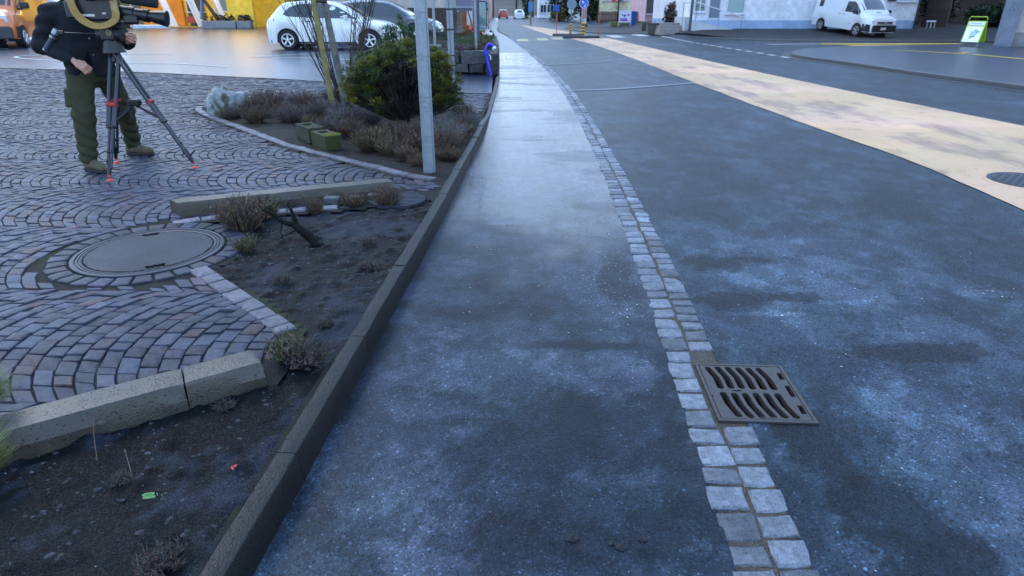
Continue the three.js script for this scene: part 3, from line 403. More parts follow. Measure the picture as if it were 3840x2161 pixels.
struct('pine_bed_soil', soil(bed2, 0.06, -0.012, (x, d) => { const k = 0.7 + 0.6 * fbm(x * 6, d * 6, 3); return [0.022 * k, 0.018 * k, 0.016 * k]; }), soilMat);
const onBed = (x, d) => hl(x, d) - 0.022 + soilH(x, d);

{ // stones, chips and litter lying in the near bed and on the asphalt
  const r = RNG(77), peb = new MB(), chip = (mb, x, y, d, s, c) => { const n = 5 + ((r() * 3) | 0), a0 = r() * 6.28, ring = []; for (let k = 0; k < n; k++) { const a = a0 + (k / n) * 6.28, q = s * (0.6 + 0.6 * r()); ring.push(mb.v(x + Math.cos(a) * q, y, -d + Math.sin(a) * q * 0.8, c)); } const t = mb.v(x + (r() - 0.5) * s * 0.5, y + s * (0.35 + 0.4 * r()), -d, c); for (let k = 0; k < n; k++) mb.f(ring[(k + 1) % n], ring[k], t); };
  for (let k = 0; k < 6500; k++) { const x = -3.2 + 2.7 * r(), d = 0.6 + 4.4 * r(); if (!inside(x, d, bed1)) continue; const p = r(), t = p < 0.14 ? 0.16 + 0.3 * r() : 0.012 + 0.05 * r() * r(), s = p < 0.14 ? 0.0015 + 0.004 * r() * r() : 0.003 + 0.016 * r() * r(); chip(peb, x, onBed(x, d) - 0.001, d, s, [t * 0.85, t, t * 1.3]); }
  for (let k = 0; k < 700; k++) { const x = -4.6 + 4.1 * r(), d = 5.6 + 5 * r(); if (!inside(x, d, bed2)) continue; const t = 0.03 + 0.1 * r() * r(); chip(peb, x, onBed(x, d), d, 0.006 + 0.012 * r(), [t, t * 0.9, t * 0.85]); }
  tag(obj('gravel', peb.geo(false), vcol({ roughness: 0.6 })), 'small stones and crumbs strewn over the dark bed soil', 'gravel', null, 'stuff');
  const fl = new MB();
  const flake = (x, d, s, t) => { const n = 7, a0 = r() * 6, ring = [], k = t * (0.4 + 0.6 * r()), c = [k, k, k * 1.03]; for (let e = 0; e < n; e++) { const a = a0 + (e / n) * 6.283, q = s * (0.4 + 1.0 * r()); ring.push(fl.v(x + Math.cos(a) * q, 0.0035, -d + Math.sin(a) * q, c)); } const m = fl.v(x, 0.0055, -d, c); for (let e = 0; e < n; e++) fl.f(ring[(e + 1) % n], ring[e], m); };
  for (let k = 0; k < 300; k++) { const a = r() * 6.28, q = Math.sqrt(r()); const x = 0.62 + Math.cos(a) * q * 0.2, d = 3.5 + Math.sin(a) * q * 0.6; if (x < gutL(d) - 0.02) flake(x, d, 0.0015 + 0.006 * r() * r() * r(), 0.5); }
  for (let k = 0; k < 60; k++) { const d = 2.8 + 1.6 * r(), x = lerp(-0.3, gutL(d) - 0.05, r()); flake(x, d, 0.002 + 0.004 * r(), 0.45); }
  for (let k = 0; k < 60; k++) { const d = 1.3 + 3.5 * r(), x = gutR(d) + 0.05 + 2 * r(); if (!inGrate(x, d)) flake(x, d, 0.002 + 0.004 * r(), 0.45); }
  for (let k = 0; k < 26; k++) flake(1.3 + 0.26 * r(), 3.0 + 0.05 * r(), 0.002 + 0.006 * r() * r(), 0.45);
  for (let k = 0; k < 30; k++) flake(2.6 + 0.35 * r(), 3.24 + 0.14 * r(), 0.002 + 0.006 * r() * r(), 0.45);
  tag(obj('paint_flakes', fl.geo(false), vcol({ roughness: 0.7 })), 'white flakes and crumbs scattered on the wet asphalt', 'flakes', null, 'stuff');
  // loose asphalt crumbs, each a stone of its own
  const crumbMat = mapped([0.05, 0.056, 0.07], [asphaltMap, asphaltBump], 0.4, 0.003, { roughness: 0.5 });
  [[0.19, 1.46, 0.028], [0.31, 1.44, 0.016], [0.335, 1.425, 0.022], [0.40, 1.455, 0.020]].forEach(([x, d, s], i) => { const mb = new MB(); chip(mb, 0, 0, 0, s, null); tag(obj('asphalt_crumb', mUV(mb.geo(false)), crumbMat), ['largest loose dark asphalt crumb on the near footpath', 'smallest loose asphalt crumb on the near footpath', 'flat loose asphalt crumb between two others on the footpath', 'loose asphalt crumb closest to the gutter on the near footpath'][i], 'asphalt crumb', 'loose crumbs on the footpath').position.set(x, 0.004, -d); });
  // green cap and red scraps
  const cap = thing('bottle_lid', 'small oval light green plastic cap lying on dark soil', 'lid', [-1.135, 0.104, -1.525], 0.25), green = phy([0.22, 0.42, 0.16], { roughness: 0.45 });
  const ov = (a, b) => { const s = new THREE.Shape(); s.absellipse(0, 0, a, b, 0, 6.2832); return s; }, ex = (s, dd, y) => new THREE.ExtrudeGeometry(s, { depth: dd, bevelEnabled: true, bevelSize: 0.0015, bevelThickness: 0.0015, bevelSegments: 2, curveSegments: 20 }).rotateX(-Math.PI / 2).translate(0, y, 0);
  obj('rim', ex(ov(0.036, 0.020), 0.003, 0), green, cap); { const s = ov(0.024, 0.011); s.holes.push(new THREE.Path().absellipse(0, 0, 0.018, 0.006, 0, 6.2832, true)); obj('grip', ex(s, 0.009, 0.004), green, cap); }
  const red = phy([0.5, 0.07, 0.04], { roughness: 0.5, side: THREE.DoubleSide }), scrap = (x, y, d, s, label) => { const mb = new MB(); for (let k = 0; k < 4; k++) { const a = k * 1.5 + r(), p = V((r() - 0.5) * s, 0.003 + r() * 0.006, (r() - 0.5) * s); mb.quad(p, V(Math.cos(a) * s * 0.5, 0.002 * r(), Math.sin(a) * s * 0.5), V(-Math.sin(a) * s * 0.16, 0.002, Math.cos(a) * s * 0.16)); } tag(obj('plastic_scrap', mb.geo(false), red), label, 'scrap').position.set(x, y, -d); };
  scrap(-0.93, 0.098, 1.67, 0.016, 'torn red plastic scrap lying on the dark soil'); scrap(-3.05, 0.106, 4.18, 0.02, 'red plastic scrap lying on the cobbles by the manhole');
}

// ---------------------------------------------------------------- manhole cover, round drain, manhole in the painted strip
const ironMat = mapped([0.034, 0.038, 0.05], [grainMap, grainBump], 0.1, 0.001, { metalness: 0.3, roughness: 0.42 });
const coverMat = mapped([0.052, 0.072, 0.105], [asphaltMap, asphaltBump], 0.8, 0.003, { vertexColors: true, roughness: 0.45 });
{
  const t = thing('manhole_cover', 'large round concrete filled manhole cover among the cobbles', 'manhole cover', [MH.x, 0.102, -MH.d], 0);
  const prof = [[0.372, -0.03], [0.372, 0], [0.378, 0.002], [0.386, 0.002], [0.388, -0.004], [0.392, -0.004], [0.394, 0.002], [0.404, 0.002], [0.406, -0.005], [0.411, -0.005], [0.413, 0.003], [0.432, 0.003], [0.437, 0], [0.44, -0.04]].map(([x, y]) => new THREE.Vector2(x, y));
  obj('iron_rim', mUV(crease(new THREE.LatheGeometry(prof, 72).toNonIndexed(), 0.4)), ironMat, t);
  const s = new THREE.Shape(); s.absarc(0, 0, 0.3735, 0, 6.2832); for (const [a, rr] of [[2.05, 0.335], [-1.0, 0.325]]) { const h = new THREE.Path(), c = Math.cos(a), k = Math.sin(a), P = (u, v) => [c * (rr + v) - k * u, k * (rr + v) + c * u]; h.moveTo(...P(-0.04, -0.011)); h.lineTo(...P(-0.04, 0.011)); h.lineTo(...P(0.04, 0.011)); h.lineTo(...P(0.04, -0.011)); h.closePath(); s.holes.push(h); }
  let g = mUV(new THREE.ExtrudeGeometry(s, { depth: 0.03, bevelEnabled: false, curveSegments: 72 }).rotateX(-Math.PI / 2).translate(0, -0.031, 0));
  const cp = g.attributes.position, cc = new Float32Array(cp.count * 3).fill(1); g.setAttribute('color', new THREE.BufferAttribute(cc, 3));
  // a finer top so that stains show
  const top = grid(range(-0.372, 0.372, 0.012), range(-0.372, 0.372, 0.012), (x, d) => [x, 0.0012, -d], { col: (x, d) => { const k = 0.55 + 0.75 * fbm(x * 7 + 4, d * 7, 4) + 0.4 * blob(x, d, -0.15, -0.05, 0.16, 0.12, 3) + 0.2 * blob(x, d, 0.05, 0.28, 0.2, 0.07, 5); return [k, k, k * 1.02]; }, skip: (q) => q.some(([x, d]) => Math.hypot(x, d) > 0.371) || q.some(([x, d]) => [[2.05, 0.335], [-1.0, 0.325]].some(([a, rr]) => { const u = -x * Math.sin(a) + d * Math.cos(a), v = x * Math.cos(a) + d * Math.sin(a) - rr; return Math.abs(u) < 0.045 && Math.abs(v) < 0.014; })) });
  const body = obj('concrete_body', g, coverMat, t); obj('worn_surface', top, coverMat, body);
  for (const [a, rr] of [[2.05, 0.335], [-1.0, 0.325]]) { const q = obj('lifting_slot', box(0.078, 0.004, 0.02, 0, -0.027, 0), std([0.01, 0.01, 0.012]), t); q.position.set(Math.cos(a) * rr, 0, -Math.sin(a) * rr); q.rotation.y = a + Math.PI / 2; }
  const d = thing('round_drain', 'round drain cover with parallel slots beside the kerb', 'drain cover', [DR.x, 0.100, -DR.d], 0.06);
  const rs = new THREE.Shape(); rs.absarc(0, 0, DR.r, 0, 6.2832); rs.holes.push(new THREE.Path().absarc(0, 0, DR.r - 0.035, 0, 6.2832, true)); obj('frame', mUV(new THREE.ExtrudeGeometry(rs, { depth: 0.03, bevelEnabled: false, curveSegments: 40 }).rotateX(-Math.PI / 2).translate(0, -0.025, 0)), ironMat, d);
  for (let k = -5; k <= 5; k++) { const z = k * 0.04, w = 2 * Math.sqrt((DR.r - 0.034) ** 2 - z * z); obj('bar', mUV(rbox(w, 0.022, 0.022, 0.004, 0, -0.008, z)), ironMat, d); }
  const m2 = thing('manhole_cover', 'dark round manhole cover set into the cream painted strip', 'manhole cover', [4.93, 0.009, -5.88], 0);
  obj('rim', mUV(crease(new THREE.LatheGeometry([[0.29, 0], [0.3, 0.004], [0.33, 0.004], [0.335, -0.01]].map(([x, y]) => new THREE.Vector2(x, y)), 48).toNonIndexed(), 0.4)), ironMat, m2);
  obj('plate', mUV(new THREE.CylinderGeometry(0.288, 0.288, 0.006, 48).translate(0, 0.0005, 0)), ironMat, m2);
  for (let i = -6; i <= 6; i++) for (let j = -6; j <= 6; j++) if (Math.hypot(i, j) < 6.4 && (i + j) % 2 === 0) obj('stud', rbox(0.03, 0.005, 0.03, 0.002, i * 0.042, 0.0045, j * 0.042, 1), ironMat, m2);
}

// ---------------------------------------------------------------- concrete parking stops
const stopMat = mapped([0.040, 0.036, 0.030], [concreteMap, concreteBump], 0.55, 0.005, { vertexColors: true, roughness: 0.40, ior: 1.45 });
function parkingStop(parts, label, x, d, turn, y, seed, tint) { // cross-section with a chamfer, worn edges; each piece its own length
  const t = thing('parking_stop', label, 'parking stop', [x, y, -d], turn, 'concrete parking stops'), r = RNG(seed);
  parts.forEach(([a, b, skew0, skew1], pi) => {
    const N = 24, prof = [[-0.085, -0.05], [-0.085, 0.075], [-0.078, 0.100], [-0.062, 0.106], [0.056, 0.103], [0.068, 0.092], [0.086, 0.046], [0.088, -0.05]], mb = new MB(), rings = [];
    for (let i = 0; i <= N; i++) { const u = i / N; rings.push(prof.map(([pz, py], k) => { const xx = lerp(a, b, u) + (i === 0 ? skew0 * pz : i === N ? skew1 * pz : lerp(skew0, skew1, u) * pz) + (i === 0 || i === N ? 0.006 * (r() - 0.5) : 0), w = 0.006 * (fbm(xx * 9, k * 3 + seed, 3) - 0.5) * (k > 1 && k < 7 ? 1 : 0), n = 0.7 + 0.6 * fbm(xx * 5 + seed, pz * 20 + py * 20, 4), al = tint * step(fbm(xx * 3.5 + 2, py * 10 + pz * 6 + seed, 4) + 0.15 * (vn(xx * 60, py * 80 + pz * 60) - 0.5), 0.42, 0.6); return mb.v(xx, py + w - (i === 0 || i === N ? 0.004 : 0), pz + w, [n * lerp(1, 0.9, al), n * lerp(1, 0.82, al), n * lerp(1, 0.6, al)]); })); }
    for (let i = 0; i < N; i++) for (let k = 0; k < prof.length - 1; k++) mb.f(rings[i][k], rings[i + 1][k], rings[i + 1][k + 1], rings[i][k + 1]);
    mb.f(...rings[0]); mb.f(...rings[N].slice().reverse());
    obj('block', mUV(crease(mb.geo(), 0.35)), stopMat, t);
  });
  return t;
}
parkingStop([[-1.25, 0.322, 0, -0.1], [0.328, 0.60, -0.1, 0.1]], 'cracked concrete parking stop nearest, its front face over dark soil', -1.56, 1.925, 0.583, 0.085, 3, 0.8);
parkingStop([[-0.81, 0.81, 0.45, 0.1]], 'pale concrete parking stop behind the burnt stump', -1.76, 4.82, 0.405, 0.10, 9, 1.0);
for (const [x, d, s] of [[-1.26, 4.86, 0.05], [-1.42, 4.80, 0.06], [-1.12, 4.93, 0.045]]) { const g = rbox(s * 2, s, s * 1.2, 0.01); tag(obj('loose_sett', mUV(g), graniteDark()), 'loose dark sett wedged under the pale parking stop', 'sett', 'loose setts under the parking stop').position.set(x, 0.10 + s * 0.4, -d); }
function graniteDark() { return (graniteDark.m ??= mapped([0.09, 0.09, 0.10], [graniteMap, graniteBump], 0.2, 0.004, { roughness: 0.5 })); }

// ---------------------------------------------------------------- cinder blocks and boulder in the pine bed
{
  const mat = mapped([1, 1, 1], [concreteMap, concreteBump], 0.3, 0.008, { vertexColors: true, roughness: 0.7 }), dx = 0.60, dd = -0.72, L = Math.hypot(0.6, 0.75);
  const mk = (x, d, label, hue) => { const t = thing('hollow_block', label, 'concrete block', [x, onBed(x, d) - 0.01, -d], -0.93, 'mossy hollow blocks');
    const s = new THREE.Shape(); s.moveTo(-0.21, -0.1); s.lineTo(0.21, -0.1); s.lineTo(0.21, 0.07); s.lineTo(0.14, 0.1); s.lineTo(-0.06, 0.1); s.lineTo(-0.1, 0.085); s.lineTo(-0.21, 0.1); s.closePath(); const h = new THREE.Path(); h.moveTo(-0.14, -0.055); h.lineTo(-0.14, 0.05); h.lineTo(-0.01, 0.05); h.lineTo(-0.01, -0.055); h.closePath(); s.holes.push(h);
    let g = mUV(new THREE.ExtrudeGeometry(s, { depth: 0.16, bevelEnabled: true, bevelSize: 0.008, bevelThickness: 0.008, bevelOffset: -0.008, bevelSegments: 2 }).rotateX(-Math.PI / 2)); const p = g.attributes.position, c = new Float32Array(p.count * 3);
    for (let i = 0; i < p.count; i++) { const X = p.getX(i), Y = p.getY(i), Z = p.getZ(i), n = 0.7 + 0.6 * fbm(X * 14 + hue, Z * 14 + Y * 9, 4), m = step(fbm(X * 6 + hue * 3, Z * 6 + Y * 4, 4) + (hue > 1 ? clamp(X * 1.6) : 0), 0.58, 0.70); c[i * 3] = lerp(0.034, 0.032, m) * n; c[i * 3 + 1] = lerp(0.034, 0.038, m) * n; c[i * 3 + 2] = lerp(0.028, 0.012, m) * n; }
    g.setAttribute('color', new THREE.BufferAttribute(c, 3)); obj('block', g, mat, t);
    const mo = new MB(), r = RNG(91 + hue); for (let k = 0; k < 260; k++) { const X = lerp(hue > 1 ? 0.06 : -0.2, 0.21, r()), Z = lerp(-0.1, 0.1, r()); if (X > -0.16 && X < 0.01 && Z > -0.07 && Z < 0.07) continue; mo.blade(V(X, 0.164, Z), V(X + (r() - 0.5) * 0.02, 0.17 + 0.012 * r(), Z + (r() - 0.5) * 0.02), 0.005, hue > 1 ? [0.17 + 0.12 * r(), 0.20 + 0.1 * r(), 0.012] : [0.06, 0.08 + 0.04 * r(), 0.02]); } obj('moss_patch', mo.geo(false), vcol({ roughness: 0.9 }), t).userData.kind = 'stuff';
  };
  mk(-2.36, 7.46, 'mossy hollow concrete block farther from the steel pole', 0.4); mk(-2.06, 7.05, 'hollow concrete block with bright yellow moss on its end', 1.7);
  const b = thing('boulder', 'white and grey boulder at the tip of the planting bed', 'boulder', [-4.14, hl(-4.14, 9.45) - 0.04, -9.45], 0.3), g = new THREE.IcosahedronGeometry(1, 12), p = g.attributes.position, c = new Float32Array(p.count * 3);
  for (let i = 0; i < p.count; i++) { let x = p.getX(i), y = p.getY(i), z = p.getZ(i); const n = 0.78 + 0.34 * fbm(x * 1.3 + 7, y * 1.3 + z * 1.1, 3) + 0.10 * (fbm(x * 5 + z * 3, y * 5, 3) - 0.5); y = Math.min(y, 0.72 - 0.25 * x); c.set((() => { const m = step(fbm(x * 3 + 2, y * 3 + z * 2, 4), 0.52, 0.62), k = (0.7 + 0.5 * fbm(x * 8, y * 8 + z * 5, 3)); return [lerp(0.24, 0.07, m) * k, lerp(0.26, 0.075, m) * k, lerp(0.27, 0.05, m) * k]; })(), i * 3); p.setXYZ(i, x * n * 0.30, y * n * 0.36 + 0.14, z * n * 0.26); }
  g.setAttribute('color', new THREE.BufferAttribute(c, 3)); g.computeVertexNormals(); obj('stone', mUV(crease(g, 0.5)), mapped([1, 1, 1], [graniteMap, graniteBump], 0.3, 0.008, { vertexColors: true, roughness: 0.6 }), b);
}

// ---------------------------------------------------------------- plants
const plantMat = vcol({ roughness: 0.85 }), needleMat = vcol({ roughness: 0.6 });
function tuftGeo(seed, R, H, stems, pal, twig = 5) { // dry bushy shrub of thin stems and small leaves
  const r = RNG(seed), mb = new MB();
  for (let k = 0; k < stems; k++) {
    const a = r() * 6.283, q = Math.sqrt(r()), bx = Math.cos(a) * q * R * 0.35, bz = Math.sin(a) * q * R * 0.35, h = H * (0.5 + 0.5 * r()) * (1 - 0.3 * q), ox = Math.cos(a) * q * R, oz = Math.sin(a) * q * R, c = pal[(r() * pal.length) | 0], k2 = 0.7 + 0.6 * r(), cc = c.map((v) => v * k2), pts = [V(bx, 0, bz), V(lerp(bx, ox, 0.45) + (r() - 0.5) * 0.03, h * 0.55, lerp(bz, oz, 0.45) + (r() - 0.5) * 0.03), V(ox + (r() - 0.5) * 0.05, h, oz + (r() - 0.5) * 0.05)];
    mb.tube(pts, [0.0028, 0.002, 0.0009], 3, cc, false);
    for (let e = 0; e < twig; e++) { const t = 0.35 + 0.65 * r(), p = t < 0.55 ? pts[0].clone().lerp(pts[1], t / 0.55) : pts[1].clone().lerp(pts[2], (t - 0.55) / 0.45), s = 0.014 + 0.028 * r(); mb.blade(p, V(p.x + (r() - 0.5) * s * 1.6, p.y + s * (0.2 + 0.8 * r()), p.z + (r() - 0.5) * s * 1.6), 0.0028, pal[(r() * pal.length) | 0].map((v) => v * (0.6 + 0.8 * r()))); }
  }
  return mb.geo(false);
}
const HEATH = [[0.085, 0.048, 0.028], [0.13, 0.085, 0.055], [0.05, 0.03, 0.02], [0.11, 0.09, 0.08]], LAV = [[0.14, 0.14, 0.155], [0.10, 0.09, 0.085], [0.18, 0.18, 0.195], [0.075, 0.05, 0.036]], STRAW = [[0.19, 0.125, 0.06], [0.10, 0.065, 0.035], [0.06, 0.038, 0.022], [0.07, 0.065, 0.028], [0.04, 0.028, 0.02]], CHAR = [[0.035, 0.028, 0.026], [0.055, 0.04, 0.035], [0.08, 0.06, 0.05]], OLIVE = [[0.08, 0.085, 0.03], [0.11, 0.09, 0.04], [0.05, 0.04, 0.03]];
const shrubProto = {
  heath: [tuftGeo(1, 0.26, 0.34, 330, HEATH, 9), tuftGeo(2, 0.22, 0.28, 290, [...HEATH, ...STRAW], 9)], lav: [tuftGeo(3, 0.24, 0.27, 360, LAV, 10), tuftGeo(4, 0.28, 0.3, 340, [...LAV, ...HEATH], 9)], straw: [tuftGeo(5, 0.25, 0.27, 330, STRAW, 8), tuftGeo(6, 0.2, 0.24, 260, [...STRAW, ...HEATH], 8)],
  char: [tuftGeo(7, 0.12, 0.12, 110, CHAR, 6), tuftGeo(8, 0.1, 0.06, 90, CHAR, 5)], burnt: [tuftGeo(9, 0.16, 0.24, 230, [...CHAR, ...HEATH, ...STRAW], 7)], olive: [tuftGeo(10, 0.09, 0.15, 90, OLIVE, 10)],
};
const SHRUB = { heath: ['heather_shrub', 'brown dry heather shrub in the pine bed'], lav: ['lavender_shrub', 'grey lavender shrub with dry stems in the pine bed'], straw: ['dry_shrub', 'straw coloured dry shrub in the pine bed'] };
function shrub(kind, v, x, d, s, turn, label, group, name) { const m = obj(name ?? SHRUB[kind]?.[0] ?? 'shrub', shrubProto[kind][v % shrubProto[kind].length], plantMat); m.position.set(x, onBed(x, d) - 0.01, -d); m.rotation.y = turn; m.scale.setScalar(s); return tag(m, label ?? SHRUB[kind][1], 'shrub', group ?? 'dry shrubs of the pine bed: ' + kind); }
{
  const r = RNG(303);
  [['heath', -3.72, 9.35, 1.1], ['heath', -3.3, 9.3, 1.05], ['heath', -3.5, 8.75, 0.9], ['lav', -3.05, 8.85, 1.05], ['heath', -3.1, 9.8, 1.1], ['lav', -2.75, 9.3, 1.05], ['heath', -3.75, 10.0, 1.1], ['lav', -3.35, 10.3, 1.1], ['heath', -2.65, 10.1, 1.15], ['straw', -2.62, 8.45, 0.9], ['lav', -2.35, 8.95, 1.1], ['lav', -2.15, 8.35, 1.1], ['lav', -1.9, 8.5, 0.9], ['lav', -2.3, 8.0, 0.85], ['heath', -1.95, 7.7, 0.9], ['straw', -1.62, 7.45, 0.95], ['straw', -1.55, 6.95, 1.0], ['straw', -1.28, 6.7, 1.0], ['heath', -1.32, 7.2, 1.05], ['straw', -1.0, 6.95, 1.0], ['heath', -1.05, 7.4, 1.1], ['straw', -1.08, 6.42, 0.8], ['heath', -0.72, 6.75, 0.95], ['straw', -0.66, 6.45, 0.75], ['lav', -0.74, 7.25, 1.05], ['heath', -0.64, 7.75, 1.0], ['lav', -0.62, 8.3, 0.95], ['heath', -0.66, 8.85, 0.9], ['lav', -0.95, 7.9, 1.0], ['heath', -0.72, 9.35, 0.8], ['heath', -4.0, 9.05, 0.7], ['lav', -2.95, 10.8, 1.0], ['heath', -2.2, 10.4, 1.0], ['heath', -1.5, 10.1, 0.9], ['straw', -0.9, 6.15, 0.6]]
    .forEach(([k, x, d, s], i) => shrub(k, i, x, d, s * (0.92 + 0.16 * r()), r() * 6));
  const bg = (k, v, x, d, s, label, name) => shrub(k, v, x, d, s, x * 7, label, null, name);
  bg('burnt', 0, -1.90, 4.22, 1.25, 'half burnt brown shrub beside the stump, tallest in the near bed', 'burnt_shrub'); delete scene.children.at(-1).userData.group;
  bg('straw', 1, -1.25, 4.78, 0.62, 'pale straw coloured twigs in front of the pale parking stop', 'dry_twigs'); bg('burnt', 0, -0.98, 4.78, 0.85, 'brown twiggy shrub growing over the round drain cover', 'burnt_shrub'); bg('burnt', 0, -1.5, 4.6, 0.55, 'small singed shrub between stump and pale parking stop', 'burnt_shrub');
  bg('olive', 0, -0.985, 2.38, 1.0, 'small green shrub at the cracked end of the near parking stop', 'green_shrub'); bg('olive', 0, -1.72, 3.78, 0.9, 'olive green clump at the foot of the burnt stump', 'green_shrub'); bg('olive', 0, -1.84, 4.5, 1.35, 'upright yellow green sprig behind the burnt stump', 'green_shrub'); bg('char', 0, -0.90, 2.36, 1.0, 'black twiggy shrub next to the small green shrub', 'charred_shrub');
  [[-0.92, 2.74], [-0.86, 3.5], [-1.3, 3.25], [-0.8, 4.2], [-0.95, 3.9], [-1.12, 2.05], [-0.98, 1.28], [-1.28, 1.62]].forEach(([x, d], i) => { shrub('char', i, x, d, 0.4 + 0.4 * r(), i, 'low black charred tuft sticking out of the dark soil', 'charred tufts in the near bed', 'charred_tuft'); });
}
{ // evergreen sprig at the left edge, close to the camera
  const r = RNG(17), mb = new MB(); for (let k = 0; k < 900; k++) { const a = r() * 6.28, q = Math.sqrt(r()), t = r(), p = V(Math.cos(a) * q * 0.05, 0.04 + t * 0.1, Math.sin(a) * q * 0.05), L = 0.045 + 0.02 * r(), dirx = Math.cos(a) * (0.3 + q), dirz = Math.sin(a) * (0.3 + q); mb.blade(p, V(p.x + dirx * L, p.y + L * (0.5 + 0.5 * r()), p.z + dirz * L), 0.0016, [0.09 + 0.06 * r(), 0.11 + 0.05 * r(), 0.02]); } mb.tube([V(0, -0.01, 0), V(0, 0.1, 0)], [0.008, 0.004], 5, [0.05, 0.035, 0.025]);
  const g = mb.geo(false), m = tag(obj('pine_sprig', g, needleMat), 'yellow green pine sprig in front of the near parking stop', 'sprig', 'pine sprigs in the near bed'); m.position.set(-1.72, onBed(-1.72, 1.62), -1.62);
  dup(m, [-1.86, 0.17, -1.86], 2, 'pine sprig at the picture edge behind the near parking stop'); dup(m, [-1.36, 0.08, -1.16], 1, 'small low pine sprig in the bottom corner of the bed', 0.4); dup(m, [-1.12, 0.08, -1.12], 4, 'low yellowed pine sprig nearest to the camera', 0.5);
}
{ // burnt stump: forked trunk leaning out of the soil
  const t = thing('burnt_stump', 'black charred forked tree stump leaning out of the soil', 'stump', [-1.33, onBed(-1.33, 3.92), -3.92]), charMat = mapped([0.008, 0.008, 0.009], [barkMap, barkBump], 0.12, 0.008, { roughness: 0.8, specularIntensity: 0.4 });
  const limb = (pts, rad) => { const c = new THREE.CatmullRomCurve3(pts), N = 14, q = c.getPoints(N), r = RNG(4); return mUV(new MB().tube(q.map((p) => p.add(V((r() - 0.5) * 0.006, (r() - 0.5) * 0.006, (r() - 0.5) * 0.006))), q.map((_, i) => lerp(rad[0], rad[1], i / N) * (0.9 + 0.25 * vn(i * 0.8, rad[0] * 99))), 9).geo()); };
  const tr = obj('trunk', limb([V(0.06, -0.03, 0.02), V(0, 0.05, 0.0), V(-0.1, 0.13, -0.03), V(-0.16, 0.17, -0.05)], [0.048, 0.034]), charMat, t);
  obj('branch', limb([V(-0.13, 0.155, -0.04), V(-0.14, 0.22, -0.05), V(-0.165, 0.31, -0.06)], [0.028, 0.014]), charMat, t);
  obj('branch', limb([V(-0.14, 0.16, -0.05), V(-0.25, 0.19, -0.05), V(-0.33, 0.26, -0.06), V(-0.42, 0.30, -0.05)], [0.026, 0.008]), charMat, t);
  obj('twig', limb([V(-0.15, 0.28, -0.06), V(-0.2, 0.33, -0.1), V(-0.17, 0.37, -0.12)], [0.008, 0.003]), charMat, t); obj('twig', limb([V(-0.1, 0.13, -0.03), V(-0.2, 0.10, 0.05), V(-0.27, 0.07, 0.09)], [0.008, 0.003]), charMat, t); obj('twig', limb([V(-0.25, 0.2, -0.05), V(-0.25, 0.12, 0.02), V(-0.22, 0.03, 0.05)], [0.007, 0.003]), charMat, t);
  t.scale.setScalar(0.74); obj('root', limb([V(0.05, 0.0, 0.02), V(0.11, 0.0, 0.04), V(0.16, -0.02, 0.03)], [0.03, 0.01]), charMat, t);
  const tw = (a, b, c, label) => { const g = rods(new THREE.CatmullRomCurve3([a, b, c]).getPoints(6), 0.0014, 5); tag(obj('dry_twig', g, std([0.10, 0.07, 0.045])), label, 'twig'); };
  tw(V(-1.42, 0.09, -1.72), V(-1.46, 0.14, -1.79), V(-1.47, 0.2, -1.83), 'thin dry twig leaning against the near parking stop'); tw(V(-1.36, 0.09, -1.78), V(-1.3, 0.1, -1.7), V(-1.24, 0.095, -1.62), 'thin pale twig lying before the near parking stop');
}
